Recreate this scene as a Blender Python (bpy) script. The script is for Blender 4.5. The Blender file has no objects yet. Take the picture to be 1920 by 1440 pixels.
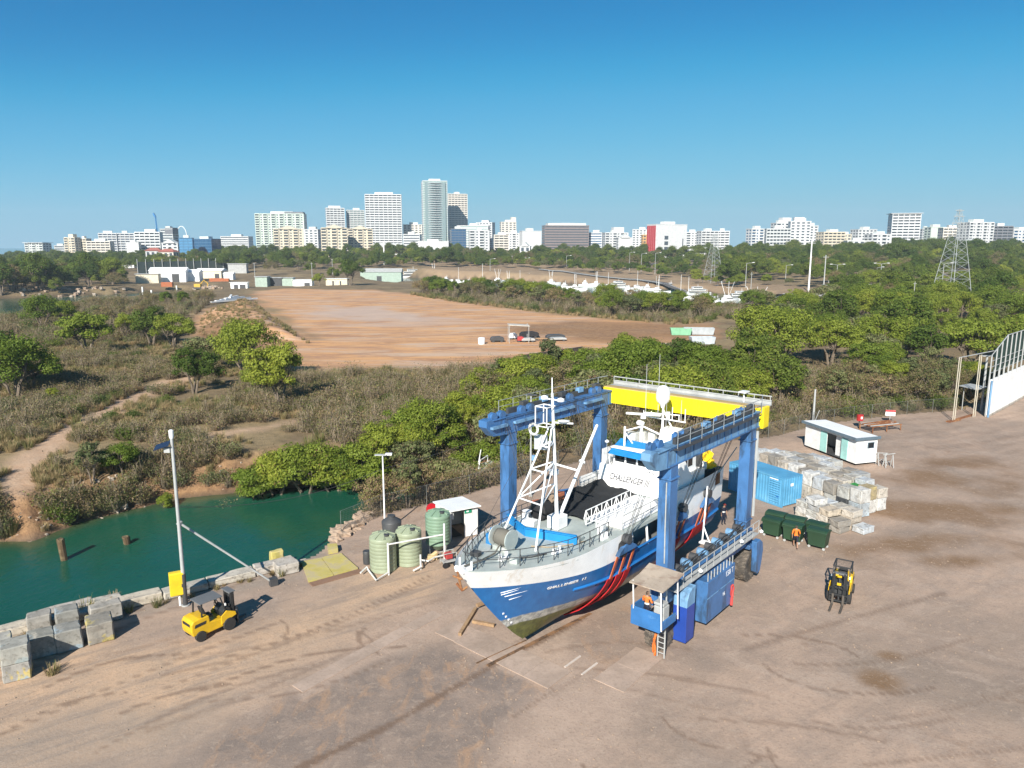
import bpy, bmesh, math, random
import numpy as np
from mathutils import Vector, Matrix

SC = bpy.context.scene
COL = SC.collection
PI = math.pi
rad = math.radians

# ------------------------------------------------------------------ camera
CAM_H = 22.0
PITCH = rad(10.32)
FPX = 1400.0                      # focal length in pixels of the 1920 px wide photo
cam_d = bpy.data.cameras.new('camera')
cam_d.sensor_width = 36.0
cam_d.lens = 36.0 * FPX / 1920.0
cam_d.clip_start = 0.5
cam_d.clip_end = 80000.0
cam = bpy.data.objects.new('camera', cam_d)
COL.objects.link(cam)
cam.location = (0, 0, CAM_H)
cam.rotation_euler = (PI / 2 - PITCH, 0, 0)
SC.camera = cam

# ------------------------------------------------------------------ light
SUN_EL = rad(31.5)
SUN_FROM = Vector((-0.29, -0.957, 0)).normalized()
world = bpy.data.worlds.new('World')
SC.world = world
world.use_nodes = True
wn = world.node_tree
wn.nodes.clear()
sky = wn.nodes.new('ShaderNodeTexSky')
sky.sky_type = 'NISHITA'
sky.sun_disc = False
sky.sun_elevation = SUN_EL
sky.sun_rotation = math.atan2(SUN_FROM.x, SUN_FROM.y)
sky.altitude = 0
sky.air_density = 0.4
sky.dust_density = 0.1
sky.ozone_density = 8.0
bg = wn.nodes.new('ShaderNodeBackground')
bg.inputs['Strength'].default_value = 0.12
wo = wn.nodes.new('ShaderNodeOutputWorld')
# one tone curve over the whole sky, like the camera's own rendering of a clear tropical sky
sc1 = wn.nodes.new('ShaderNodeVectorMath'); sc1.operation = 'SCALE'; sc1.inputs['Scale'].default_value = 0.075
crv = wn.nodes.new('ShaderNodeRGBCurve')
for ci, pts in enumerate([[(0, 0), (0.041, 0.010), (0.0705, 0.072), (0.122, 0.155), (0.22, 0.225), (0.29, 0.25), (1, 0.36)],
                          [(0, 0), (0.095, 0.191), (0.162, 0.355), (0.275, 0.45), (0.51, 0.475), (1, 0.55)],
                          [(0, 0), (0.25, 0.444), (0.407, 0.606), (0.604, 0.63), (0.776, 0.605), (1, 0.62)]]):
    cv = crv.mapping.curves[ci]
    while len(cv.points) < len(pts): cv.points.new(0.5, 0.5)
    for pt_, (a_, b_) in zip(cv.points, pts): pt_.location = (a_, b_); pt_.handle_type = 'AUTO_CLAMPED'
crv.mapping.update()
sc2 = wn.nodes.new('ShaderNodeVectorMath'); sc2.operation = 'SCALE'; sc2.inputs['Scale'].default_value = 0.765 / 0.12
wn.links.new(sky.outputs[0], sc1.inputs[0]); wn.links.new(sc1.outputs[0], crv.inputs['Color'])
wn.links.new(crv.outputs[0], sc2.inputs[0]); wn.links.new(sc2.outputs[0], bg.inputs['Color'])
wn.links.new(bg.outputs[0], wo.inputs['Surface'])
sun_d = bpy.data.lights.new('sun', 'SUN')
sun_d.energy = 4.8
sun_d.angle = rad(0.53)
sun_d.color = (1.0, 0.94, 0.85)
sun = bpy.data.objects.new('sun', sun_d)
COL.objects.link(sun)
sv = Vector((SUN_FROM.x * math.cos(SUN_EL), SUN_FROM.y * math.cos(SUN_EL), math.sin(SUN_EL)))
sun.rotation_euler = (-sv).to_track_quat('-Z', 'Y').to_euler()
sun.location = sv * 300
SC.view_settings.view_transform = 'Standard'
SC.view_settings.look = 'None'
SC.view_settings.exposure = 0.7
SC.view_settings.gamma = 1.0
SC.view_settings.use_curve_mapping = False
SC.cycles.max_bounces = 6
SC.cycles.transparent_max_bounces = 16

# ------------------------------------------------------------------ helpers
def P(u, v, z=0.0):
    """ground point seen at photo pixel (u, v) on the level z"""
    xr = (u - 960) / FPX
    yu = -(v - 720) / FPX
    d = (xr, math.cos(PITCH) + yu * math.sin(PITCH), -math.sin(PITCH) + yu * math.cos(PITCH))
    t = (z - CAM_H) / d[2]
    return (d[0] * t, d[1] * t)

def PD(u, v, D):
    """point at forward distance D (world y) seen at pixel (u, v)"""
    xr = (u - 960) / FPX
    yu = -(v - 720) / FPX
    d = (xr, math.cos(PITCH) + yu * math.sin(PITCH), -math.sin(PITCH) + yu * math.cos(PITCH))
    t = D / d[1]
    return (d[0] * t, D, CAM_H + d[2] * t)

class MB:
    """collects shapes and links them as ONE mesh object"""
    def __init__(s):
        s.v = []; s.f = []; s.m = []
    def add(s, vs, fs, mi=0):
        o = len(s.v)
        s.v += [tuple(p) for p in vs]
        for f in fs:
            s.f.append(tuple(o + i for i in f)); s.m.append(mi)
    def box(s, c, d, rz=0.0, mi=0, R=None, taper=None):
        x, y, z = d[0] / 2, d[1] / 2, d[2] / 2
        t = taper or 1.0
        pts = [(-x, -y, -z), (x, -y, -z), (x, y, -z), (-x, y, -z), (-x * t, -y * t, z), (x * t, -y * t, z), (x * t, y * t, z), (-x * t, y * t, z)]
        if R is None:
            R = Matrix.Rotation(rz, 3, 'Z')
        C = Vector(c)
        s.add([C + R @ Vector(p) for p in pts], [(0, 3, 2, 1), (4, 5, 6, 7), (0, 1, 5, 4), (1, 2, 6, 5), (2, 3, 7, 6), (3, 0, 4, 7)], mi)
        return s
    def bb(s, x0, x1, y0, y1, z0, z1, mi=0):
        return s.box(((x0 + x1) / 2, (y0 + y1) / 2, (z0 + z1) / 2), (abs(x1 - x0), abs(y1 - y0), abs(z1 - z0)), mi=mi)
    def beam(s, p0, p1, w, h=None, mi=0, up=(0, 0, 1)):
        p0 = Vector(p0); p1 = Vector(p1); h = h or w
        d = p1 - p0; L = d.length; d.normalize()
        u = Vector(up)
        if abs(d.dot(u)) > 0.98: u = Vector((1, 0, 0))
        y = u.cross(d).normalized(); z = d.cross(y)
        R = Matrix((d, y, z)).transposed()
        return s.box((p0 + p1) / 2, (L, w, h), mi=mi, R=R)
    def tube(s, p0, p1, r0, r1=None, n=8, mi=0, cap=True):
        r1 = r0 if r1 is None else r1
        p0 = Vector(p0); p1 = Vector(p1); d = (p1 - p0).normalized()
        u = Vector((0, 0, 1)) if abs(d.z) < 0.95 else Vector((1, 0, 0))
        a = d.cross(u).normalized(); b = d.cross(a)
        vs = []
        for p, r in ((p0, r0), (p1, r1)):
            for i in range(n):
                t = 2 * PI * i / n
                vs.append(p + a * (r * math.cos(t)) + b * (r * math.sin(t)))
        fs = [(i, (i + 1) % n, n + (i + 1) % n, n + i) for i in range(n)]
        if cap: fs += [tuple(range(n - 1, -1, -1)), tuple(range(n, 2 * n))]
        s.add(vs, fs, mi)
        return s
    def path(s, pts, r, n=6, mi=0, closed=False):
        pts = [Vector(p) for p in pts]
        if closed: pts = pts + [pts[0]]
        N = len(pts); vs = []
        for k, p in enumerate(pts):
            if closed and k in (0, N - 1): d = pts[1] - pts[-2]
            else: d = pts[min(k + 1, N - 1)] - pts[max(k - 1, 0)]
            d.normalize()
            u = Vector((0, 0, 1)) if abs(d.z) < 0.95 else Vector((1, 0, 0))
            a = d.cross(u).normalized(); b = d.cross(a)
            rr = r[k] if isinstance(r, (list, tuple)) else r
            for i in range(n):
                t = 2 * PI * i / n
                vs.append(p + a * (rr * math.cos(t)) + b * (rr * math.sin(t)))
        fs = []
        for k in range(N - 1):
            for i in range(n):
                fs.append((k * n + i, k * n + (i + 1) % n, (k + 1) * n + (i + 1) % n, (k + 1) * n + i))
        if not closed: fs += [tuple(range(n - 1, -1, -1)), tuple(range((N - 1) * n, N * n))]
        s.add(vs, fs, mi)
        return s
    def lathe(s, prof, n=20, c=(0, 0, 0), mi=0, R=None):
        C = Vector(c); R = R or Matrix.Identity(3); vs = []
        for r, z in prof:
            for i in range(n):
                t = 2 * PI * i / n
                vs.append(C + R @ Vector((r * math.cos(t), r * math.sin(t), z)))
        fs = []
        for k in range(len(prof) - 1):
            for i in range(n):
                fs.append((k * n + i, k * n + (i + 1) % n, (k + 1) * n + (i + 1) % n, (k + 1) * n + i))
        fs += [tuple(range(n - 1, -1, -1)), tuple(range((len(prof) - 1) * n, len(prof) * n))]
        s.add(vs, fs, mi)
        return s
    def prism(s, poly, a0, a1, axis='z', mi=0):
        """extrude a polygon; axis z: poly is (x,y); axis y: poly is (x,z); axis x: poly is (y,z)"""
        def pt(p, a):
            return (p[0], p[1], a) if axis == 'z' else ((p[0], a, p[1]) if axis == 'y' else (a, p[0], p[1]))
        n = len(poly)
        vs = [pt(p, a0) for p in poly] + [pt(p, a1) for p in poly]
        fs = [tuple(range(n - 1, -1, -1)), tuple(range(n, 2 * n))] + [(i, (i + 1) % n, n + (i + 1) % n, n + i) for i in range(n)]
        s.add(vs, fs, mi)
        return s
    def build(s, name, mats, parent=None, smooth=False, bevel=0.0, kind=None, loc=None):
        me = bpy.data.meshes.new(name)
        me.from_pydata(s.v, [], s.f)
        if not isinstance(mats, (list, tuple)): mats = [mats]
        for m in mats: me.materials.append(m)
        if len(mats) > 1: me.polygons.foreach_set('material_index', s.m)
        bm = bmesh.new(); bm.from_mesh(me)
        bmesh.ops.recalc_face_normals(bm, faces=bm.faces)
        bm.to_mesh(me); bm.free()
        if smooth:
            me.polygons.foreach_set('use_smooth', [True] * len(me.polygons))
            try: me.set_sharp_from_angle(angle=rad(38))
            except Exception: pass
        o = bpy.data.objects.new(name, me)
        COL.objects.link(o)
        if parent is not None: o.parent = parent
        if loc is not None: o.location = loc
        if bevel:
            b = o.modifiers.new('bevel', 'BEVEL'); b.width = bevel; b.segments = 2; b.limit_method = 'ANGLE'; b.angle_limit = rad(40)
        if kind: o['kind'] = kind
        return o

def tag(o, label, cat, group=None):
    o['label'] = label; o['category'] = cat
    if group: o['group'] = group
    return o

def thing(name, label, cat, loc=(0, 0, 0), rz=0.0, group=None):
    o = bpy.data.objects.new(name, None)
    o.empty_display_size = 0.3
    COL.objects.link(o)
    o.location = loc; o.rotation_euler = (0, 0, rz)
    return tag(o, label, cat, group)

def dup(root, loc, rz, label, group=None, scale=None):
    r = root.copy(); COL.objects.link(r)
    r.location = loc; r.rotation_euler = (0, 0, rz)
    if scale: r.scale = scale if isinstance(scale, (tuple, list)) else (scale,) * 3
    r['label'] = label
    if group: r['group'] = group
    for ch in list(root.children):
        c = ch.copy(); COL.objects.link(c); c.parent = r
        for g in ch.children:
            d = g.copy(); COL.objects.link(d); d.parent = c
    return r

def text_mesh(name, body, size, mat, parent, loc, rot, extrude=0.004, shear=0.0, scale_x=1.0, align='CENTER', bold=0.0):
    cu = bpy.data.curves.new(name, 'FONT')
    cu.body = body; cu.size = size; cu.extrude = extrude; cu.shear = shear
    cu.align_x = align; cu.align_y = 'CENTER'; cu.resolution_u = 3
    cu.offset = bold
    t = bpy.data.objects.new(name + '_tmp', cu); COL.objects.link(t)
    dg = bpy.context.evaluated_depsgraph_get()
    me = bpy.data.meshes.new_from_object(t.evaluated_get(dg))
    bpy.data.objects.remove(t); bpy.data.curves.remove(cu)
    me.name = name; me.materials.clear(); me.materials.append(mat)
    o = bpy.data.objects.new(name, me); COL.objects.link(o)
    o.parent = parent; o.location = loc; o.rotation_euler = rot; o.scale = (scale_x, 1, 1)
    return o

# ------------------------------------------------------------------ materials
MATS = {}
def nt_new(name):
    m = bpy.data.materials.new(name); m.use_nodes = True
    nt = m.node_tree; nt.nodes.clear()
    out = nt.nodes.new('ShaderNodeOutputMaterial')
    b = nt.nodes.new('ShaderNodeBsdfPrincipled')
    nt.links.new(b.outputs[0], out.inputs['Surface'])
    return m, nt, b
def mixc(nt, fac, a, b):
    n = nt.nodes.new('ShaderNodeMix'); n.data_type = 'RGBA'
    for sock, val in ((n.inputs[0], fac), (n.inputs[6], a), (n.inputs[7], b)):
        if isinstance(val, (int, float)): sock.default_value = val
        elif isinstance(val, (tuple, list)): sock.default_value = tuple(val) + ((1,) if len(val) == 3 else ())
        else: nt.links.new(val, sock)
    return n.outputs[2]
def math_n(nt, op, a, b=0.0, clamp=False):
    n = nt.nodes.new('ShaderNodeMath'); n.operation = op; n.use_clamp = clamp
    for sock, val in ((n.inputs[0], a), (n.inputs[1], b)):
        if isinstance(val, (int, float)): sock.default_value = val
        else: nt.links.new(val, sock)
    return n.outputs[0]
def noise_n(nt, coord, scale, detail=4, rough=0.6, dist=0.0, stretch=None):
    n = nt.nodes.new('ShaderNodeTexNoise')
    n.inputs['Scale'].default_value = scale; n.inputs['Detail'].default_value = detail
    n.inputs['Roughness'].default_value = rough; n.inputs['Distortion'].default_value = dist
    if stretch:
        mp = nt.nodes.new('ShaderNodeMapping'); mp.inputs['Scale'].default_value = stretch
        nt.links.new(coord, mp.inputs[0]); coord = mp.outputs[0]
    nt.links.new(coord, n.inputs['Vector'])
    return n.outputs[0]
def ramp_n(nt, fac, lo, hi):
    n = nt.nodes.new('ShaderNodeMapRange'); n.inputs[1].default_value = lo; n.inputs[2].default_value = hi
    n.clamp = True
    nt.links.new(fac, n.inputs[0]); return n.outputs[0]
def coord(nt, which='Object'):
    return nt.nodes.new('ShaderNodeTexCoord').outputs[which]
def geo_pos(nt):
    return nt.nodes.new('ShaderNodeNewGeometry').outputs['Position']
def bump_n(nt, b, h, strength=0.3, dist=0.05):
    n = nt.nodes.new('ShaderNodeBump'); n.inputs['Strength'].default_value = strength; n.inputs['Distance'].default_value = dist
    nt.links.new(h, n.inputs['Height']); nt.links.new(n.outputs[0], b.inputs['Normal'])

def M(name, col=(0.5, 0.5, 0.5), rough=0.55, metal=0.0, wear=None, wear_amt=0.25, wear_scale=1.5, streak=False, bump=0.0, rnd=0.0, spec=0.5, var=0.2):
    """painted / worn procedural surface: base colour, blotchy tone shift, patches of a wear colour"""
    if name in MATS: return MATS[name]
    m, nt, b = nt_new(name)
    c = coord(nt)
    n1 = noise_n(nt, c, 0.9, 5, 0.65)
    dark = tuple(x * (1 - var) for x in col); lite = tuple(min(1, x * 1.12) for x in col)
    base = mixc(nt, ramp_n(nt, n1, 0.3, 0.7), dark, lite)
    if wear:
        n2 = noise_n(nt, c, wear_scale, 7, 0.7, 0.3, (1, 1, 0.25) if streak else None)
        lo = 0.68 - wear_amt * 0.5
        base = mixc(nt, math_n(nt, 'MULTIPLY', ramp_n(nt, n2, lo, lo + 0.12), 0.85), base, wear)
    if rnd:
        oi = nt.nodes.new('ShaderNodeObjectInfo')
        hs = nt.nodes.new('ShaderNodeHueSaturation')
        v = nt.nodes.new('ShaderNodeMapRange'); v.inputs[3].default_value = 1 - rnd; v.inputs[4].default_value = 1 + rnd
        nt.links.new(oi.outputs['Random'], v.inputs[0]); nt.links.new(v.outputs[0], hs.inputs['Value'])
        nt.links.new(base, hs.inputs['Color']); base = hs.outputs[0]
    nt.links.new(base, b.inputs['Base Color'])
    b.inputs['Roughness'].default_value = rough; b.inputs['Metallic'].default_value = metal
    b.inputs['Specular IOR Level'].default_value = spec
    if bump: bump_n(nt, b, noise_n(nt, c, 6, 6, 0.7), bump, 0.03)
    MATS[name] = m
    return m

def M_obj(name, colors, rough=0.8):
    """colour picked per object from a list, with stains"""
    if name in MATS: return MATS[name]
    m, nt, b = nt_new(name)
    oi = nt.nodes.new('ShaderNodeObjectInfo')
    cr = nt.nodes.new('ShaderNodeValToRGB'); cr.color_ramp.interpolation = 'CONSTANT'
    els = cr.color_ramp.elements
    while len(els) < len(colors): els.new(0.5)
    for i, c in enumerate(colors):
        els[i].position = i / len(colors); els[i].color = tuple(c) + (1,)
    nt.links.new(oi.outputs['Random'], cr.inputs[0])
    c = coord(nt)
    n = noise_n(nt, geo_pos(nt), 1.1, 8, 0.7, 0.4)
    base = mixc(nt, math_n(nt, 'MULTIPLY', ramp_n(nt, n, 0.45, 0.72), 0.75), cr.outputs[0], (0.27, 0.235, 0.19))
    n2 = noise_n(nt, geo_pos(nt), 3.5, 6, 0.7)
    base = mixc(nt, math_n(nt, 'MULTIPLY', ramp_n(nt, n2, 0.53, 0.66), 0.75), base, (0.13, 0.11, 0.085))
    nt.links.new(base, b.inputs['Base Color']); b.inputs['Roughness'].default_value = rough
    bump_n(nt, b, n2, 0.4, 0.05)
    MATS[name] = m
    return m

# ------------------------------------------------------------------ numpy noise and geometry
def vnoise(x, y, seed=0):
    xi = np.floor(x).astype(np.int64); yi = np.floor(y).astype(np.int64)
    fx = x - xi; fy = y - yi
    fx = fx * fx * (3 - 2 * fx); fy = fy * fy * (3 - 2 * fy)
    def h(a, b):
        n = (a * 374761393 + b * 668265263 + seed * 974634777) & 0x7fffffff
        n = ((n ^ (n >> 13)) * 1274126177) & 0x7fffffff
        return ((n ^ (n >> 16)) & 0xffff) / 65535.0
    return (h(xi, yi) * (1 - fx) + h(xi + 1, yi) * fx) * (1 - fy) + (h(xi, yi + 1) * (1 - fx) + h(xi + 1, yi + 1) * fx) * fy
def fbm(x, y, s, seed=0, oct=4):
    r = 0; a = 0.5; t = 0
    for k in range(oct):
        r = r + a * vnoise(x / s, y / s, seed + k); t += a; a *= 0.5; s *= 0.5
    return r / t
def sstep(a, b, x):
    t = np.clip((x - a) / (b - a), 0, 1)
    return t * t * (3 - 2 * t)
def poly_sd(x, y, poly):
    """signed distance, negative inside"""
    x = np.asarray(x, float); y = np.asarray(y, float)
    d2 = np.full(x.shape, 1e18); inside = np.zeros(x.shape, bool)
    n = len(poly)
    for i in range(n):
        ax, ay = poly[i]; bx, by = poly[(i + 1) % n]
        ex, ey = bx - ax, by - ay
        L = ex * ex + ey * ey + 1e-12
        t = np.clip(((x - ax) * ex + (y - ay) * ey) / L, 0, 1)
        d2 = np.minimum(d2, (x - ax - t * ex) ** 2 + (y - ay - t * ey) ** 2)
        if ay != by:
            c = (ay > y) != (by > y)
            inside ^= c & (x < ex * (y - ay) / (by - ay) + ax)
    d = np.sqrt(d2)
    return np.where(inside, -d, d)
def line_d(x, y, pts):
    d2 = np.full(np.shape(x), 1e18)
    for (ax, ay), (bx, by) in zip(pts[:-1], pts[1:]):
        ex, ey = bx - ax, by - ay
        t = np.clip(((x - ax) * ex + (y - ay) * ey) / (ex * ex + ey * ey + 1e-12), 0, 1)
        d2 = np.minimum(d2, (x - ax - t * ex) ** 2 + (y - ay - t * ey) ** 2)
    return np.sqrt(d2)
# ------------------------------------------------------------------ the setting: water, terrain, yard
WATER_Z = -2.2
BC = (7.55, 46.7); BAX = (0.644, 0.765)          # middle of the travel lift and its long axis (pointing aft)
def to_sr(x, y):
    dx = x - BC[0]; dy = y - BC[1]
    return -(dx * BAX[0] + dy * BAX[1]), dx * BAX[1] - dy * BAX[0]
def W(s, r, z=0.0):
    return (BC[0] - s * BAX[0] + r * BAX[1], BC[1] - s * BAX[1] - r * BAX[0], z)
BOAT_RZ = math.atan2(-BAX[1], -BAX[0])

def px_poly(pts, z=0.0):
    return [P(u, v, z) for u, v in pts]

Q0 = Vector(P(0, 1190)); Q1 = Vector(P(560, 1052)); QD = (Q1 - Q0).normalized()
QL = Q0 - QD * 90
YARD = [tuple(QL), tuple(Q0), tuple(Q1)] + px_poly([(590, 1038), (622, 1012), (660, 985), (715, 962), (800, 943), (880, 922), (945, 903), (1010, 880), (1090, 862), (1200, 842), (1340, 826), (1440, 818), (1525, 798), (1600, 785), (1700, 774), (1790, 768), (1840, 755)]) + [(78, 118), (120, 150), (170, 120), (170, -40), (-150, -40)]
CREEK = [tuple(QL), tuple(Q0 - QD * 2), tuple(Q1)] + px_poly([(590, 1038), (625, 1014), (655, 985), (690, 962), (760, 944), (840, 925), (925, 898), (960, 876), (930, 868), (860, 880), (780, 893)], -1.0) + px_poly([(690, 908), (600, 911), (480, 918), (330, 940), (260, 955), (150, 980), (60, 1012), (0, 1016), (-200, 1050), (-600, 1110)], WATER_Z) + [(-140, 20)]
BAY = px_poly([(-900, 720), (-250, 650), (-60, 618), (20, 603), (60, 588), (130, 576), (190, 570), (280, 561), (360, 553), (350, 546), (280, 548), (200, 553), (100, 557), (0, 561), (-300, 566), (-900, 580)], WATER_Z)
MARINA = px_poly([(690, 533), (740, 538), (800, 536), (950, 548), (1150, 563), (1300, 576), (1400, 584), (1455, 580), (1440, 560), (1320, 547), (1200, 540), (1050, 531), (900, 526), (760, 521), (705, 521)], WATER_Z)
FIELD = px_poly([(470, 546), (540, 541), (700, 544), (790, 552), (880, 566), (1000, 583), (1150, 598), (1260, 607), (1345, 604), (1345, 640), (1230, 652), (1120, 668), (1000, 682), (900, 690), (740, 692), (600, 697), (530, 690), (500, 664), (395, 640), (420, 618), (560, 628), (585, 636), (545, 610), (490, 575)], 0.8)
MOUND = px_poly([(372, 618), (380, 585), (430, 570), (480, 563), (505, 585), (560, 622), (580, 634), (500, 636), (420, 632)], 1.5)
TRACK = [P(u, v, 0.8) for u, v in [(60, 1000), (30, 900), (120, 815), (210, 770), (255, 742), (300, 722), (345, 708)]]
TRACK2 = [P(u, v, 0.8) for u, v in [(210, 800), (330, 830), (430, 815), (560, 790)]]

def H_land(x, y):
    x = np.asarray(x, float); y = np.asarray(y, float)
    R = np.sqrt(x * x + y * y)
    az = x / np.maximum(np.abs(y), 1.0)
    base = 0.9 + (fbm(x, y, 22, 3) - 0.5) * 1.2 + (fbm(x, y, 6, 9) - 0.5) * 0.5
    sd_y = poly_sd(x, y, YARD)
    base = base * sstep(0.0, 9.0, sd_y) + (-0.12) * (1 - sstep(0.0, 9.0, sd_y))
    fd = poly_sd(x, y, FIELD)
    base = base * sstep(-1, 6, fd) + 0.8 * (1 - sstep(-1, 6, fd))
    md = poly_sd(x, y, MOUND)
    base = base + 2.6 * (1 - sstep(-7, 1, md)) * (0.8 + 0.4 * fbm(x, y, 7, 21))
    fac = 0.34 + 0.66 * sstep(-0.62, -0.3, az)
    hill = 10.0 * fac * sstep(430, 880, y) + 5.0 * sstep(0.2, 0.6, az) * sstep(240, 600, y)
    hill = hill + (fbm(x, y, 140, 31) - 0.5) * 5.0 * sstep(420, 700, y)
    hill = hill * (1 - sstep(1700, 2300, y)) - 8 * sstep(2000, 2400, y) - 12 * sstep(0, 1, (y - 900) / 500) * sstep(0.62, 0.72, -az)
    h = base + hill
    for poly, k in ((CREEK, 1.0), (BAY, 1.6), (MARINA, 1.4)):
        d = poly_sd(x, y, poly) + (fbm(x, y, 5, 41) - 0.5) * 2.4 * k
        t = sstep(-2.6 * k, 4.6 * k, d)
        h = -3.6 + (h + 3.6) * t
    return h
def hz(x, y):
    return float(H_land(np.array([x]), np.array([y]))[0])

def polar_grid(r0, r1, nr, a0, a1, na):
    rr = np.exp(np.linspace(math.log(r0), math.log(r1), nr))
    aa = np.radians(np.linspace(a0, a1, na))
    Rg, Ag = np.meshgrid(rr, aa, indexing='ij')
    x = (Rg * np.sin(Ag)).ravel(); y = (Rg * np.cos(Ag)).ravel()
    i = np.arange(nr - 1)[:, None] * na + np.arange(na - 1)[None, :]
    q = np.stack([i, i + 1, i + na + 1, i + na], -1).reshape(-1, 4)[:, ::-1]
    return x, y, q
def np_mesh(name, verts, quads, mat, colors=None, smooth=False, kind=None):
    used = np.unique(quads); remap = np.full(len(verts), -1); remap[used] = np.arange(len(used))
    verts = verts[used]; quads = remap[quads]
    me = bpy.data.meshes.new(name)
    k = quads.shape[1]
    me.vertices.add(len(verts)); me.vertices.foreach_set('co', verts.astype(np.float32).ravel())
    me.loops.add(quads.size); me.loops.foreach_set('vertex_index', quads.astype(np.int32).ravel())
    me.polygons.add(len(quads)); me.polygons.foreach_set('loop_start', np.arange(0, quads.size, k, dtype=np.int32))
    if smooth: me.polygons.foreach_set('use_smooth', np.ones(len(quads), bool))
    me.update(calc_edges=True)
    for cname, c in (colors or {}).items():
        at = me.attributes.new(cname, 'FLOAT_COLOR', 'POINT')
        cc = np.ones((len(used), 4), np.float32); cc[:, :3] = np.clip(c[used], 0, 1)
        at.data.foreach_set('color', cc.ravel())
    me.materials.append(mat)
    o = bpy.data.objects.new(name, me); COL.objects.link(o)
    if kind: o['kind'] = kind
    return o
def attr_rgb(nt, name):
    a = nt.nodes.new('ShaderNodeAttribute'); a.attribute_name = name
    s = nt.nodes.new('ShaderNodeSeparateColor'); nt.links.new(a.outputs['Color'], s.inputs[0])
    return s.outputs[0], s.outputs[1], s.outputs[2]

# --- water
m_water, nt, b = nt_new('creek_water')
pz = geo_pos(nt)
nw = noise_n(nt, pz, 0.035, 4, 0.6)
cw = mixc(nt, ramp_n(nt, nw, 0.35, 0.7), (0.008, 0.068, 0.040), (0.014, 0.098, 0.060))
wr_, wg_, wb_ = attr_rgb(nt, 'wa')
cw = mixc(nt, math_n(nt, 'MULTIPLY', wr_, 0.85), cw, (0.075, 0.085, 0.035))
nt.links.new(cw, b.inputs['Base Color'])
b.inputs['Roughness'].default_value = 0.12; b.inputs['IOR'].default_value = 1.33
bump_n(nt, b, noise_n(nt, pz, 1.6, 5, 0.65, 0.6, (1, 0.6, 1)), 0.35, 0.12)
x, y, q = polar_grid(20, 70000, 420, -78, 78, 300)
hw_ = np.full(len(x), -9.0); nr_ = (x * x + y * y < 700 ** 2); hw_[nr_] = H_land(x[nr_], y[nr_])
wa = np.zeros((len(x), 3)); wa[:, 0] = sstep(-3.55, -2.3, hw_ + (fbm(x, y, 3, 61) - 0.5) * 0.5)
np_mesh('water', np.stack([x, y, np.full(len(x), WATER_Z)], -1), q, m_water, {'wa': wa}, kind='structure')

# --- land
m_land, nt, b = nt_new('scrub_land')
g = geo_pos(nt)
r_, g_, b_ = attr_rgb(nt, 'tm'); r2, g2, b2 = attr_rgb(nt, 'tn')
n1 = noise_n(nt, g, 0.12, 6, 0.7); n2 = noise_n(nt, g, 0.9, 7, 0.75); n3 = noise_n(nt, g, 5.0, 4, 0.7)
base = mixc(nt, ramp_n(nt, n1, 0.35, 0.65), (0.17, 0.125, 0.075), (0.25, 0.185, 0.11))
base = mixc(nt, math_n(nt, 'MULTIPLY', ramp_n(nt, n2, 0.5, 0.68), 0.75), base, (0.115, 0.10, 0.05))
grass = mixc(nt, ramp_n(nt, n2, 0.35, 0.7), (0.36, 0.27, 0.15), (0.20, 0.155, 0.085))
base = mixc(nt, g_, base, grass)
red = mixc(nt, ramp_n(nt, noise_n(nt, g, 0.045, 6, 0.65, 0.5, (1, 2.2, 1)), 0.36, 0.66), (0.68, 0.375, 0.165), (0.55, 0.315, 0.175))
red = mixc(nt, math_n(nt, 'MULTIPLY', ramp_n(nt, noise_n(nt, g, 0.09, 7, 0.7, 0.4, (1, 2.6, 1)), 0.48, 0.62), 0.85), red, (0.40, 0.23, 0.15))
red = mixc(nt, math_n(nt, 'MULTIPLY', ramp_n(nt, noise_n(nt, g, 0.35, 7, 0.75, 0.8, (0.7, 2.0, 1)), 0.52, 0.64), 0.5), red, (0.44, 0.25, 0.13))
red = mixc(nt, math_n(nt, 'MULTIPLY', ramp_n(nt, noise_n(nt, g, 0.06, 7, 0.7, 0.6, (0.6, 3.5, 1)), 0.50, 0.60), 0.75), red, (0.56, 0.43, 0.33))
red = mixc(nt, math_n(nt, 'MULTIPLY', ramp_n(nt, noise_n(nt, g, 0.10, 8, 0.75, 1.0, (0.5, 2.2, 1)), 0.53, 0.60), 0.7), red, (0.36, 0.20, 0.12))
base = mixc(nt, r_, base, red)
base = mixc(nt, math_n(nt, 'MULTIPLY', math_n(nt, 'MULTIPLY', r_, g_), 0.0), base, red)
base = mixc(nt, b_, base, mixc(nt, ramp_n(nt, n2, 0.3, 0.7), (0.47, 0.30, 0.19), (0.55, 0.40, 0.28)))
base = mixc(nt, r2, base, mixc(nt, ramp_n(nt, n2, 0.35, 0.65), (0.36, 0.215, 0.11), (0.15, 0.085, 0.05)))
base = mixc(nt, g2, base, mixc(nt, ramp_n(nt, n1, 0.35, 0.65), (0.56, 0.43, 0.34), (0.48, 0.36, 0.30)))
base = mixc(nt, b2, base, (0.075, 0.06, 0.045))
nt.links.new(base, b.inputs['Base Color']); b.inputs['Roughness'].default_value = 0.95; b.inputs['Specular IOR Level'].default_value = 0.2
hb = math_n(nt, 'ADD', n2, math_n(nt, 'MULTIPLY', n3, 0.4))
bump_n(nt, b, hb, 0.7, 0.25)
x, y, q = polar_grid(38, 2600, 420, -57, 57, 470)
z = H_land(x, y)
fd = poly_sd(x, y, FIELD); nz = fbm(x, y, 12, 51); nz2 = fbm(x, y, 4, 57)
tm = np.zeros((len(x), 3)); tn = np.zeros((len(x), 3))
tm[:, 0] = 1 - sstep(-6, 3, fd + (nz - 0.5) * 12)
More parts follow.
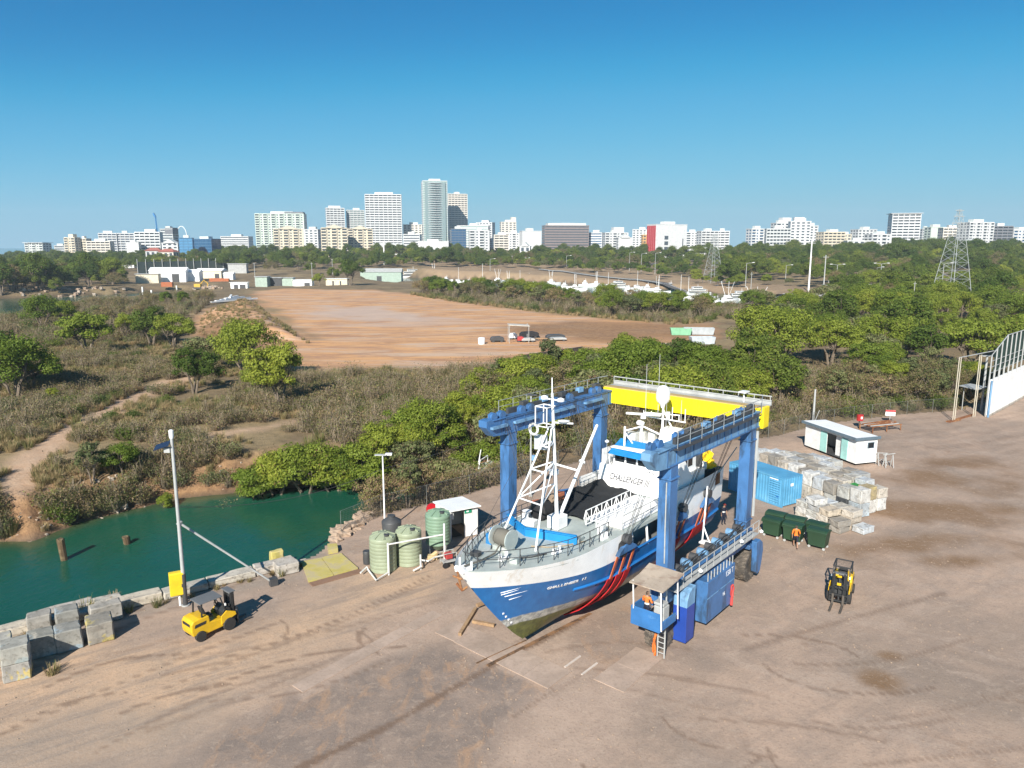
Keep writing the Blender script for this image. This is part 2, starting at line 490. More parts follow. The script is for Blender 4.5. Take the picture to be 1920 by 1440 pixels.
tm[:, 0] = np.maximum(tm[:, 0], 0.9 * (1 - sstep(-2, 6, poly_sd(x, y, MOUND) + (nz - 0.5) * 8)))
md = poly_sd(x, y, MOUND)
mm = 1 - sstep(-4, 3, md + (nz2 - 0.5) * 6)
zone = px_poly([(560, 705), (700, 698), (1000, 690), (1250, 660), (1250, 690), (1050, 730), (1000, 800), (700, 780), (560, 760)], 0.8)
zg = 1 - sstep(-6, 6, poly_sd(x, y, zone))
tm[:, 1] = np.clip(np.maximum.reduce([mm * 0.0, zg * sstep(0.38, 0.55, nz), sstep(0.52, 0.62, nz) * 0.75]), 0, 1)
tr = np.minimum(line_d(x, y, TRACK), line_d(x, y, TRACK2) + 1.2)
tm[:, 2] = 1 - sstep(1.0, 3.4, tr + (nz2 - 0.5) * 3.0)
road_v = px_poly([(760, 500), (1000, 505), (1180, 513), (1500, 540), (1660, 556), (1640, 580), (1440, 560), (1300, 546), (1180, 540), (1000, 530), (820, 522)], 1.0)
tm[:, 2] = np.maximum(tm[:, 2], 0.35 * (1 - sstep(-10, 5, poly_sd(x, y, road_v) + (nz - 0.5) * 20)))
cd = poly_sd(x, y, CREEK)
tn[:, 0] = (1 - sstep(2.0, 7.0, cd + (nz2 - 0.5) * 5)) * sstep(-2, 0.5, cd)
tn[:, 0] = np.maximum(tn[:, 0], (1 - sstep(0.0, 3.0, poly_sd(x, y, px_poly([(378, 640), (390, 612), (430, 616), (470, 640), (500, 660), (440, 655)], 1.2))+ (nz2 - .5) * 3)))
tn[:, 0] = np.maximum(tn[:, 0], 0.8 * (1 - sstep(-9, 5, poly_sd(x, y, px_poly([(930, 612), (1080, 602), (1200, 606), (1340, 606), (1340, 636), (1200, 646), (1090, 640), (960, 628)], 0.8)) + (nz - 0.5) * 16)))
pale = px_poly([(560, 590), (640, 597), (760, 605), (860, 598), (800, 590), (700, 575), (600, 570)], 0.8)
pale2 = px_poly([(640, 610), (760, 600), (900, 606), (760, 612)], 0.8)
tn[:, 1] = np.maximum((1 - sstep(-8, 4, poly_sd(x, y, pale) + (nz - 0.5) * 26 + (nz2 - 0.5) * 8)) * 0.9, (1 - sstep(-3, 3, poly_sd(x, y, pale2) + (nz - .5) * 8)) * 0.6)
tn[:, 2] = 1 - sstep(WATER_Z - 0.2, WATER_Z + 0.45, z + (nz2 - 0.5) * 0.3)
sdy = poly_sd(x, y, YARD)
keep = ~np.all((sdy < -1.2)[q], axis=1)
np_mesh('land', np.stack([x, y, z], -1), q[keep], m_land, {'tm': tm, 'tn': tn}, smooth=True, kind='structure')

# --- yard
QANG0 = math.atan2(QD.y, QD.x)
m_yard, nt, b = nt_new('yard_dirt')
g = geo_pos(nt)
r_, g_, b_ = attr_rgb(nt, 'ym'); r2, g2, b2 = attr_rgb(nt, 'yn')
n1 = noise_n(nt, g, 0.10, 6, 0.65, 0.6); n2 = noise_n(nt, g, 0.55, 8, 0.72, 0.4); n3 = noise_n(nt, g, 7.0, 5, 0.75); n4 = noise_n(nt, g, 30.0, 3, 0.7)
base = mixc(nt, ramp_n(nt, n1, 0.34, 0.62), (0.285, 0.22, 0.172), (0.45, 0.325, 0.245))
base = mixc(nt, math_n(nt, 'MULTIPLY', ramp_n(nt, n2, 0.46, 0.66), 0.6), base, (0.255, 0.2, 0.165))
n5 = noise_n(nt, g, 0.22, 6, 0.7, 1.2, (1.0, 1.6, 1))
base = mixc(nt, math_n(nt, 'MULTIPLY', ramp_n(nt, n5, 0.52, 0.64), 0.55), base, (0.42, 0.325, 0.26))
base = mixc(nt, math_n(nt, 'MULTIPLY', ramp_n(nt, noise_n(nt, g, 0.16, 7, 0.72, 1.0), 0.60, 0.70), 0.6), base, (0.27, 0.165, 0.10))
sandy = mixc(nt, ramp_n(nt, n2, 0.36, 0.66), (0.57, 0.385, 0.25), (0.42, 0.305, 0.215))
mpq = nt.nodes.new('ShaderNodeMapping'); mpq.inputs['Rotation'].default_value = (0, 0, -QANG0); nt.links.new(g, mpq.inputs[0])
strk = noise_n(nt, mpq.outputs[0], 0.6, 7, 0.68, 0.5, (0.16, 1.3, 1))
sandy = mixc(nt, math_n(nt, 'MULTIPLY', ramp_n(nt, strk, 0.48, 0.60), 0.75), sandy, (0.30, 0.23, 0.18))
sandy = mixc(nt, math_n(nt, 'MULTIPLY', ramp_n(nt, noise_n(nt, mpq.outputs[0], 0.9, 6, 0.7, 0.6, (0.2, 1.4, 1)), 0.55, 0.66), 0.7), sandy, (0.54, 0.37, 0.25))
base = mixc(nt, math_n(nt, 'MULTIPLY', ramp_n(nt, strk, 0.50, 0.66), 0.35), base, (0.235, 0.185, 0.15))
base = mixc(nt, g_, base, sandy)
asph = mixc(nt, ramp_n(nt, n2, 0.42, 0.62), (0.205, 0.165, 0.14), (0.31, 0.235, 0.185))
oran = noise_n(nt, g, 0.42, 8, 0.68, 0.9, (1.6, 0.8, 1))
asph = mixc(nt, math_n(nt, 'MULTIPLY', ramp_n(nt, oran, 0.52, 0.64), 0.75), asph, (0.42, 0.26, 0.155))
base = mixc(nt, r_, base, asph)
base = mixc(nt, math_n(nt, 'MULTIPLY', b_, math_n(nt, 'ADD', 0.45, math_n(nt, 'MULTIPLY', n2, 0.75))), base, (0.21, 0.125, 0.065))
base = mixc(nt, r2, base, mixc(nt, ramp_n(nt, n2, 0.35, 0.65), (0.48, 0.36, 0.28), (0.39, 0.285, 0.22)))
base = mixc(nt, b2, base, mixc(nt, ramp_n(nt, n3, 0.45, 0.62), (0.20, 0.175, 0.15), (0.40, 0.35, 0.30)))
base = mixc(nt, math_n(nt, 'MULTIPLY', g2, 1.0, True), base, (0.17, 0.11, 0.075))
speck = ramp_n(nt, n4, 0.62, 0.70)
base = mixc(nt, math_n(nt, 'MULTIPLY', speck, 0.6), base, (0.62, 0.54, 0.46))
base = mixc(nt, math_n(nt, 'MULTIPLY', ramp_n(nt, n3, 0.52, 0.66), 0.42), base, (0.17, 0.125, 0.095))
base = mixc(nt, math_n(nt, 'MULTIPLY', ramp_n(nt, noise_n(nt, g, 2.2, 6, 0.75, 0.5), 0.55, 0.63), 0.3), base, (0.50, 0.39, 0.30))
nt.links.new(base, b.inputs['Base Color']); b.inputs['Roughness'].default_value = 0.92; b.inputs['Specular IOR Level'].default_value = 0.25
bump_n(nt, b, math_n(nt, 'ADD', math_n(nt, 'MULTIPLY', n3, 0.5), n2), 0.5, 0.08)
x, y, q = polar_grid(11, 190, 430, -58, 58, 520)
s_, r__ = to_sr(x, y)
nzA = fbm(x, y, 5, 71); nzB = fbm(x, y, 1.6, 77); nzC = fbm(x, y, 14, 83)
ym = np.zeros((len(x), 3)); yn = np.zeros((len(x), 3))
dk = px_poly([(690, 1238), (840, 1198), (1035, 1292), (955, 1350), (905, 1450), (250, 1460), (450, 1340)])
ym[:, 0] = (1 - sstep(-1.2, 0.5, poly_sd(x, y, dk) + (nzA - 0.5) * 2.2 * sstep(30, 34, -y + 68))) * (0.65 + 0.5 * nzC)
dk2 = px_poly([(1060, 1190), (1190, 1120), (1210, 1180), (1230, 1230), (1130, 1270), (1060, 1240)])
ym[:, 0] = np.maximum(ym[:, 0], 0.55 * (1 - sstep(-0.8, 0.3, poly_sd(x, y, dk2))))
left = px_poly([(-300, 1260), (200, 1215), (330, 1195), (560, 1105), (700, 1060), (860, 1050), (870, 1130), (550, 1292), (300, 1400), (-300, 1500)])
ym[:, 1] = (1 - sstep(-3, 2, poly_sd(x, y, left) + (nzC - 0.5) * 9)) * (0.72 + 0.5 * nzA)
for (u, v, ra, rb) in [(1850, 902, 10, 5), (1690, 1020, 6.0, 2.4), (1760, 955, 8, 2.6), (1815, 1050, 5, 1.6), (1650, 1275, 0.9, 1.0), (1640, 950, 4.5, 2.2), (1800, 870, 7, 3), (1670, 1230, 0.8, 0.5)]:
    cx, cy = P(u, v); dd = np.sqrt(((x - cx) / ra) ** 2 + ((y - cy) / rb) ** 2)
    ym[:, 2] = np.maximum(ym[:, 2], 1 - sstep(0.35, 1.35, dd + (nzA - 0.5) * 1.6 + (nzC - 0.5) * 1.4 + (nzB - 0.5) * 0.6))
# pale concrete wheel strips, the cross strip in front of the keel slot
def strip(s0, s1, r0, r1, soft=0.12, wob=0.25):
    inx = np.minimum(s_ - s0, s1 - s_); iny = np.minimum(r__ - r0, r1 - r__)
    return sstep(-soft, soft, np.minimum(inx, iny) + (nzB - 0.5) * wob)
yn[:, 0] = np.maximum.reduce([strip(9.5, 21.5, -6.6, -5.3, 0.35, 0.6) * 0.75, strip(9.2, 13.2, -3.2, 5.2, 0.08, 0.1) * 0.45, strip(9.0, 12.8, 5.4, 7.4, .08, .2) * 0.6,
                              (1 - sstep(0.2, 2.6, line_d(x, y, [P(1060, 1330), P(1180, 1290), P(1010, 1440)]) + (nzA - 0.5) * 2.5)) * 0.7,
                              (1 - sstep(0.3, 1.1, np.sqrt(((x - P(1555, 1230)[0]) / 1.3) ** 2 + ((y - P(1555, 1230)[1]) / 0.55) ** 2) + (nzB - 0.5))) * 0.8])
def trk(pts, w, amp=0.7):
    d = line_d(x, y, [P(u, v) for u, v in pts]) + (nzB - 0.5) * w * 1.2
    return (1 - sstep(w * 0.4, w, d)) * amp
T = [trk([(560, 1440), (720, 1365), (935, 1240)], 0.28, 0.8), trk([(935, 1240), (1010, 1203), (1095, 1158)], 0.24, 1.0), trk([(905, 1232), (1000, 1190)], 0.09, 0.8),
     trk([(845, 1187), (1040, 1292)], 0.10, 0.5), trk([(1040, 1292), (960, 1345)], 0.08, .5)]
rr2 = random.Random(5)
for k in range(16):                                    # tyre marks, long sweeps through the dirt
    u0 = rr2.uniform(-100, 500); v0 = rr2.uniform(1225, 1420)
    L = rr2.uniform(200, 520); sl = -rr2.uniform(0.22, 0.42); bend = rr2.uniform(-25, 25)
    T.append(trk([(u0 + L * t, v0 + sl * L * t + bend * math.sin(PI * t)) for t in np.linspace(0, 1, 9)], rr2.uniform(0.10, 0.2), rr2.uniform(0.3, 0.7)))
for cu, cv, rx, ry, a0, a1 in [(760, 1195, 90, 34, 150, 235), (770, 1195, 96, 38, 150, 230), (640, 1210, 60, 30, -20, 60), (480, 1180, 60, 28, -30, 40), (1240, 1420, 150, 75, 190, 290), (1250, 1430, 135, 64, 190, 290), (1180, 1390, 260, 90, 250, 340), (1640, 1220, 220, 80, 200, 300), (1500, 1330, 260, 90, 190, 260), (1420, 1250, 200, 60, 20, 100), (1700, 1400, 260, 110, 180, 270)]:
    T.append(trk([(cu + rx * math.cos(rad(a)), cv - ry * math.sin(rad(a))) for a in np.linspace(a0, a1, 12)], 0.13, 0.6))
for k in range(14):
    u0 = rr2.uniform(1000, 1900); v0 = rr2.uniform(1180, 1440); L = rr2.uniform(150, 420); sl = rr2.uniform(-0.5, 0.25); bend = rr2.uniform(-30, 30)
    T.append(trk([(u0 + L * t, v0 + sl * L * t + bend * math.sin(PI * t)) for t in np.linspace(0, 1, 8)], rr2.uniform(0.10, 0.22), rr2.uniform(0.2, 0.5)))
for k in range(12):
    u0 = rr2.uniform(1640, 1800); v0 = rr2.uniform(785, 880); L = rr2.uniform(120, 300)
    T.append(trk([(u0 + L * t, v0 - 0.16 * L * t + 8 * math.sin(PI * t)) for t in np.linspace(0, 1, 6)], 0.4, rr2.uniform(0.15, 0.35)))
yn[:, 1] = np.maximum.reduce(T)
gr = px_poly([(-100, 1380), (180, 1340), (470, 1290), (440, 1360), (330, 1450), (-100, 1500)])
qd = line_d(x, y, [tuple(QL), tuple(Q0), tuple(Q1)])
yn[:, 2] = np.maximum((1 - sstep(-1.5, 1.5, poly_sd(x, y, gr) + (nzA - 0.5) * 5)) * 0.4, (1 - sstep(1.6, 3.2, qd + (nzA - 0.5) * 2)) * 0.5)
sdy = poly_sd(x, y, YARD)
keep = np.all((sdy < 0.0)[q], axis=1)
zz = (fbm(x, y, 3.0, 91) - 0.5) * 0.05 * sstep(0, 2, -sdy) - 0.02
zz = np.where(sdy > -0.6, -0.01, zz)
np_mesh('yard_ground', np.stack([x, y, zz], -1), q[keep], m_yard, {'ym': ym, 'yn': yn}, smooth=True, kind='structure')
# quay face below the kerb blocks, down into the water
m_conc = M('old_concrete', (0.46, 0.42, 0.36), 0.9, wear=(0.22, 0.19, 0.15), wear_amt=0.35, wear_scale=0.8, bump=0.4)
nq = Vector((-QD.y, QD.x))
mb = MB()
A = QL; Bq = Q1 + QD * 0.6
mb.prism([tuple(A + nq * 0.25), tuple(Bq + nq * 0.25), tuple(Bq - nq * 0.35), tuple(A - nq * 0.35)], -4.0, -0.02)
mb.build('quay_wall', m_conc, kind='structure')

# concrete of the wheel tracks and the cross apron, each slab a thin piece with open joints
m_slab, nt, b = nt_new('dusty_slab'); g = geo_pos(nt)
n1 = noise_n(nt, g, 0.5, 7, 0.7, 0.5); n2 = noise_n(nt, g, 5.0, 6, 0.75)
base = mixc(nt, ramp_n(nt, n1, 0.36, 0.64), (0.33, 0.25, 0.195), (0.47, 0.355, 0.28))
base = mixc(nt, math_n(nt, 'MULTIPLY', ramp_n(nt, n2, 0.52, 0.66), 0.4), base, (0.22, 0.16, 0.12))
nt.links.new(base, b.inputs['Base Color']); b.inputs['Roughness'].default_value = 0.92; bump_n(nt, b, n2, 0.3, 0.03)
def sr_sheet(name, pts, z, mat, parent=None):
    mb = MB(); n = len(pts); top = [W(s, r, z) for s, r in pts]; bot = [W(s, r, z - 0.08) for s, r in pts]
    mb.add(top + bot, [tuple(range(n))] + [(i, (i + 1) % n, n + (i + 1) % n, n + i) for i in range(n)]); return mb.build(name, mat, parent, kind=None if parent else 'structure')
ap = sr_sheet('concrete_apron', [(10.95, -5.0), (12.75, -5.0), (12.75, -3.42), (10.95, -3.42)], 0.008, m_slab)
for k in range(4): sr_sheet('slab', [(10.95, -3.40 + k * 1.72), (12.8 + 0.05 * k, -3.40 + k * 1.72), (12.85 + 0.05 * k, -1.70 + k * 1.72), (10.95, -1.70 + k * 1.72)], 0.008 + 0.003 * (k % 2), m_slab, ap)
st_ = sr_sheet('wheel_track', [(11.0, -7.0), (13.4, -6.95), (13.4, -6.05), (11.0, -6.1)], 0.007, m_slab)
for k in range(3): sr_sheet('slab', [(13.43 + k * 2.6, -6.95 + 0.08 * k), (16.0 + k * 2.6, -6.88 + 0.08 * k), (16.0 + k * 2.6, -5.98 + 0.09 * k), (13.43 + k * 2.6, -6.05 + 0.09 * k)], 0.007, m_slab, st_)
nw_ = sr_sheet('near_wheel_track', [(6.6, 4.8), (8.7, 4.8), (8.7, 6.5), (6.6, 6.5)], 0.007, m_slab); sr_sheet('slab', [(8.73, 4.8), (10.8, 4.75), (10.8, 6.6), (8.73, 6.5)], 0.015, m_slab, nw_)
m_slot = M('slot_rust', (0.10, 0.06, 0.035), 0.9, wear=(0.28, 0.15, 0.07), wear_amt=0.5)
sr_sheet('keel_slot', [(13.4, -0.40), (13.4, -0.18), (5.0, 0.75), (5.0, 0.55)], 0.024, m_slot); sr_sheet('slot_edge', [(13.6, -0.95), (13.6, -0.89), (10.0, -0.35), (10.0, -0.41)], 0.024, m_slot)
m_line = M('worn_line', (0.60, 0.52, 0.45), 0.9)
for r in (2.95, 4.05): sr_sheet('painted_line', [(9.4, r - 0.05), (10.85, r - 0.05), (10.85, r + 0.05), (9.4, r + 0.05)], 0.022, m_line)
# ------------------------------------------------------------------ shared paints
m_white = M('white_paint', (0.84, 0.84, 0.83), 0.4, wear=(0.66, 0.64, 0.60), wear_amt=0.18, wear_scale=1.2, var=0.06)
m_whiteclean = M('white_clean', (0.88, 0.88, 0.87), 0.4, var=0.04)
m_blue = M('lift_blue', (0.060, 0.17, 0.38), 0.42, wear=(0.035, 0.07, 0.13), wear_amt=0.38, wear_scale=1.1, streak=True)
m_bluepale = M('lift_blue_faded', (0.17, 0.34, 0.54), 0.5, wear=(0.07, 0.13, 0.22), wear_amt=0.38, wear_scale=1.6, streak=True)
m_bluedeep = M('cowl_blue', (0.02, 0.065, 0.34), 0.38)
m_yellow = M('beam_yellow', (0.90, 0.68, 0.012), 0.45, var=0.08)
m_red = M('sling_red', (0.50, 0.012, 0.018), 0.75)
m_orange = M('sling_orange', (0.58, 0.14, 0.05), 0.75)
m_black = M('black_rubber', (0.018, 0.018, 0.02), 0.7)
m_tarp = M('black_netting', (0.014, 0.016, 0.018), 0.85, bump=0.5)
m_grey = M('galvanised', (0.42, 0.43, 0.42), 0.5, wear=(0.28, 0.26, 0.23), wear_amt=0.2)
m_dkgrey = M('dark_steel', (0.06, 0.062, 0.065), 0.55)
m_deck = M('deck_grey', (0.40, 0.45, 0.43), 0.65, wear=(0.52, 0.53, 0.50), wear_amt=0.25, wear_scale=0.7)
m_rust = M('rust', (0.22, 0.085, 0.035), 0.9, wear=(0.40, 0.20, 0.08), wear_amt=0.4)
m_wire = M('wire_rope', (0.05, 0.05, 0.05), 0.6)
m_glass = M('dark_glass', (0.015, 0.02, 0.025), 0.08)
m_tyre = M('tyre_dusty', (0.075, 0.065, 0.055), 0.9, wear=(0.20, 0.165, 0.13), wear_amt=0.4, wear_scale=2.5, bump=0.3)
m_teal = M('hydraulic_blue', (0.03, 0.20, 0.46), 0.45)
m_tan = M('dusty_board', (0.42, 0.345, 0.27), 0.9, wear=(0.28, 0.20, 0.15), wear_amt=0.35)
m_netyellow = M('net_yellow', (0.85, 0.58, 0.01), 0.7)
m_awning = M('awning_blue', (0.01, 0.24, 0.58), 0.6)

# hull paint: fouled olive bottom, scuffed pale boot-top, blue topsides with ragged edges
m_hull, nt, b = nt_new('hull_paint')
c = coord(nt); sp = nt.nodes.new('ShaderNodeSeparateXYZ'); nt.links.new(c, sp.inputs[0])
na = noise_n(nt, c, 0.8, 6, 0.65, 0.0, (0.6, 1, 1)); nb = noise_n(nt, c, 3.0, 6, 0.7); ns = noise_n(nt, c, 2.2, 5, 0.6, 0, (1, 1, 0.08))
zw = math_n(nt, 'ADD', sp.outputs[2], math_n(nt, 'MULTIPLY', math_n(nt, 'SUBTRACT', na, 0.5), 0.5))
zw = math_n(nt, 'ADD', zw, math_n(nt, 'MULTIPLY', sp.outputs[0], -0.012))
olive = mixc(nt, ramp_n(nt, nb, 0.35, 0.65), (0.055, 0.065, 0.022), (0.15, 0.16, 0.045))
boot = mixc(nt, ramp_n(nt, nb, 0.42, 0.6), (0.24, 0.25, 0.25), (0.52, 0.52, 0.48))
blue = mixc(nt, ramp_n(nt, ns, 0.35, 0.7), (0.010, 0.125, 0.37), (0.018, 0.175, 0.47))
blue = mixc(nt, math_n(nt, 'MULTIPLY', ramp_n(nt, nb, 0.60, 0.70), 0.25), blue, (0.06, 0.18, 0.42))
col_ = mixc(nt, ramp_n(nt, zw, 1.62, 1.72), olive, boot)
col_ = mixc(nt, ramp_n(nt, math_n(nt, 'ADD', sp.outputs[2], math_n(nt, 'MULTIPLY', math_n(nt, 'SUBTRACT', ns, 0.5), 0.35)), 2.36, 2.44), col_, blue)
nt.links.new(col_, b.inputs['Base Color']); b.inputs['Roughness'].default_value = 0.33

# ------------------------------------------------------------------ fishing boat (local x = towards the bow, y = towards the camera's side)
boat = thing('fishing_boat', 'blue and white steel fishing trawler hanging in red slings of the travel lift', 'fishing boat', (BC[0], BC[1], 0), BOAT_RZ)
KEEL = 0.55
def stem(z): return 10.8 + 5.0 * max(0.0, (z - 0.6) / 5.6) ** 0.85
def hbr(s, z):
    full = float(np.interp(z, [0.55, 0.75, 1.1, 1.7, 2.4, 3.2, 4.5, 6.4], [0.10, 0.6, 1.35, 1.95, 2.42, 2.78, 3.13, 3.22]))
    Le = 9.8 - 3.2 * (z - 0.6) / 5.6
    p = float(np.interp(z, [0.6, 6.2], [1.25, 0.72]))
    t = max(0.0, min(1.0, (stem(z) - s) / Le))
    w = full * math.sin(PI / 2 * t) ** p
    if s < -2.5:
        k = (-s - 2.5) / 6.0
        w *= 1 - 0.12 * k * k
        if z < 2.6: w *= max(0.12, 1 - 0.75 * k * (2.6 - z) / 2.0)
    return w
def zsplit(s): return 4.55 + 0.62 * max(0.0, min(1.0, (s - 5) / 10.5)) ** 1.4
def zsheer(s): return 6.0 + 0.32 * max(0.0, (s - 6) / 9.7) ** 2
STERN = -8.25
def shell(mb, levels, s0, s1=None, ns_=40, mi=0):
    """both sides of the hull between level functions; levels: list of f(s)->z"""
    for side in (1, -1):
        rows = []
        for fz in levels:
            row = []
            zb = fz(14.0)
            end = stem(zb) if s1 is None else s1
            for k in range(ns_ + 1):
                u = k / ns_
                u = 1 - (1 - u) ** 1.35 if s1 is None else u
                s = s0 + (end - s0) * u
                z = fz(s)
                if s1 is None and k == ns_: s = stem(z)
                row.append((s, side * hbr(s, z), z))
            rows.append(row)
        vs = [p for row in rows for p in row]; n = ns_ + 1
        fs = [(i * n + k, i * n + k + 1, (i + 1) * n + k + 1, (i + 1) * n + k) for i in range(len(rows) - 1) for k in range(ns_)]
        mb.add(vs, fs, mi)
def lin(a): return lambda s: a
mb = MB()
low = [0.55, 0.7, 0.95, 1.3, 1.7, 2.1, 2.5, 3.0, 3.5, 4.0]
shell(mb, [lin(a) for a in low] + [zsplit], STERN, ns_=44)
tr = [(STERN, hbr(STERN, a) * sd, a) for sd in (1, -1) for a in (low + [zsplit(STERN)] if sd == 1 else (low + [zsplit(STERN)])[::-1])]
mb.add(tr, [tuple(range(len(tr)))])
hull = mb.build('hull', m_hull, boat, smooth=True)
hull['label'] = 'blue hull with scuffed pale boot-top and olive green fouled bottom'
mb = MB(); shell(mb, [zsplit, lambda s: (zsplit(s) + zsheer(s)) / 2, zsheer], 5.75, ns_=30)
mb.build('bow_bulwark', M('hull_white', (0.87, 0.87, 0.86), 0.38, wear=(0.70, 0.64, 0.55), wear_amt=0.26, wear_scale=1.6, streak=True, var=0.05), boat, smooth=True)
mb = MB(); shell(mb, [zsplit, lambda s: 5.7, lambda s: 6.75 + 0.02 * (s + 8)], STERN, 0.9, ns_=12)
tr = [(STERN, -2.75, 4.5), (STERN, 2.75, 4.5), (STERN, 2.83, 6.7), (STERN, -2.83, 6.7)]
mb.add(tr, [(0, 1, 2, 3)])
mb.build('stern_bulwark', m_white, boat, smooth=True)
for sd in (1, -1):                                            # raised rubbing strakes along the topsides
    mb = MB(); mb.path([(s, sd * (hbr(s, 3.55) + 0.03), 3.55 + 0.02 * (s > 6) * (s - 6)) for s in np.linspace(-8.1, 9.2, 24)], 0.11, 6); mb.build('rubbing_strake', M('strake_blue', (0.018, 0.165, 0.47), 0.35), boat, smooth=True)
mb = MB()
N = 24
edge = [(s, hbr(s, 5.98) - 0.04) for s in [-1.2, 0, 2, 4, 6, 7.5, 9, 10, 11, 12, 13, 13.8, 14.4, 14.9, 15.2, 15.45]]
vs = []; fs = []
for s, r in edge: vs += [(s, r, zsheer(s) - 0.05), (s, -r, zsheer(s) - 0.05), (s, r, zsheer(s) - 0.25), (s, -r, zsheer(s) - 0.25)]
for k in range(len(edge) - 1):
    a = 4 * k
    fs += [(a, a + 4, a + 5, a + 1), (a + 2, a + 3, a + 7, a + 6), (a, a + 2, a + 6, a + 4), (a + 1, a + 5, a + 7, a + 3)]
fs.append((0, 1, 3, 2))
mb.add(vs, fs); mb.build('upper_deck', m_deck, boat)
mb = MB(); mb.bb(-1.2, 5.7, -2.05, 2.05, 3.5, 5.76); mb.build('fish_hold_casing', M('casing_grey', (0.30, 0.31, 0.30), 0.7), boat)
mb = MB(); mb.bb(-8.0, 7.5, -2.6, 2.6, 3.3, 3.42); mb.build('main_deck', m_dkgrey, boat)
for s in (4.3, 2.6):                                          # posts of the open side alley
    for sd in (1, -1): MB().tube((s, sd * 3.05, 4.4), (s, sd * 2.9, 5.8), 0.07).build('alley_post', m_white, boat)
for sd in (1, -1): MB().path([(s, sd * (hbr(s, 4.6) + 0.01), zsplit(s) + 0.03) for s in np.linspace(0.8, 5.9, 8)], 0.07, 6).build('bulwark_cap_rail', M('strake_blue'), boat)
# pale deck strip with a raised coaming, black netting spread over the hatch
mb = MB(); mb.box((2.4, 1.55, 6.04), (5.6, 2.6, 0.10)); mb.build('hatch_coaming', m_white, boat, bevel=0.02)
m_ = MB(); nx, ny = 26, 16; vs = []; rn = random.Random(3)
for i in range(nx + 1):
    for j in range(ny + 1):
        s = -0.7 + 6.2 * i / nx; r = -3.0 + 3.3 * j / ny
        if i > nx * 0.75: r += 0.35 * (i / nx - 0.75) * 4 * (1 - j / ny)
        zz = 6.02 + 0.10 * (math.sin(s * 3.1 + r * 2.2) + math.sin(s * 1.3 - r * 4.0)) * 0.5 + rn.uniform(0, 0.06) + (0.45 * math.exp(-((r + 2.5) / 0.35) ** 2) if s < 3 else 0) + 0.12
        vs.append((s, r, zz))
m_.add(vs, [(i * (ny + 1) + j, (i + 1) * (ny + 1) + j, (i + 1) * (ny + 1) + j + 1, i * (ny + 1) + j + 1) for i in range(nx) for j in range(ny)])
m_.build('hatch_netting', m_tarp, boat, smooth=True)
# blue breakwater on the foredeck
mb = MB()
pts = [(8.5, -3.0), (9.15, -1.75), (9.55, -0.85), (9.1, 0.6), (8.7, 2.1)]
for (a, b_) in zip(pts[:-1], pts[1:]):
    mb.beam((a[0], a[1], 6.25), (b_[0], b_[1], 6.25), 0.06, 0.52)
    mb.beam((a[0] + 0.05, a[1], 6.52), (b_[0] + 0.05, b_[1], 6.52), 0.2, 0.05)
mb.build('breakwater', m_awning, boat)
# anchor winch with wound rope
wch = MB()
wch.lathe([(0.22, -0.55), (0.36, -0.5), (0.46, -0.2), (0.48, 0.1), (0.42, 0.42), (0.25, 0.5)], 16, (11.9, -0.45, 6.75), R=Matrix.Rotation(PI / 2, 3, 'X'))
wd = wch.build('anchor_winch_drum', M('rope_grey', (0.16, 0.15, 0.125), 0.95, bump=1.0), boat, smooth=True)
for yy in (-1.02, 0.1): MB().lathe([(0.55, -0.03), (0.55, 0.03)], 18, (11.9, yy, 6.75), R=Matrix.Rotation(PI / 2, 3, 'X')).build('winch_cheek', m_deck, boat)
MB().bb(11.6, 12.2, -1.0, 0.1, 6.0, 6.3).build('winch_bed', m_deck, boat)
mb = MB(); mb.bb(11.3, 11.9, -1.75, -1.2, 6.05, 6.65); mb.tube((11.6, -1.5, 6.6), (11.6, -1.5, 6.95), 0.14); mb.tube((11.2, -1.3, 6.5), (11.9, -1.1, 6.75), 0.1)
mb.build('winch_motor', m_teal, boat, bevel=0.03)
mb = MB(); mb.path([(12.3, -0.3, 6.6), (13.0, -0.1, 6.3), (14.2, 0.05, 6.35), (15.5, 0.1, 6.5)], 0.05, 6); mb.build('anchor_rope', M('rope_grey'), boat)
for (s, r) in [(10.4, 2.0), (10.4, -2.2), (13.0, 0.5), (7.0, 2.75), (7.2, -2.7)]:
    mb = MB()
    for d in (-0.18, 0.18): mb.tube((s + d, r, zsheer(s) - 0.05), (s + d * 1.5, r, zsheer(s) + 0.32), 0.09)
    mb.box((s, r, zsheer(s) + 0.02), (0.6, 0.25, 0.1)); mb.build('mooring_bitt', m_white, boat)
mb = MB()
mb.box((15.45, 0, 6.3), (0.7, 0.55, 0.16)); mb.tube((15.75, -0.25, 6.42), (15.75, 0.25, 6.42), 0.12); mb.tube((15.3, -0.4, 6.3), (15.3, -0.4, 6.75), 0.06); mb.tube((15.3, 0.4, 6.3), (15.3, 0.4, 6.75), 0.06)
mb.build('bow_roller', m_white, boat)
mb = MB(); mb.tube((15.9, 0, 6.3), (15.6, 0, 5.2), 0.06); mb.beam((15.62, -0.35, 5.5), (15.55, 0.0, 5.2), 0.1); mb.beam((15.62, 0.35, 5.5), (15.55, 0.0, 5.2), 0.1); mb.tube((15.9, -0.3, 6.0), (15.9, 0.3, 6.0), 0.05)
mb.build('anchor', m_rust, boat)
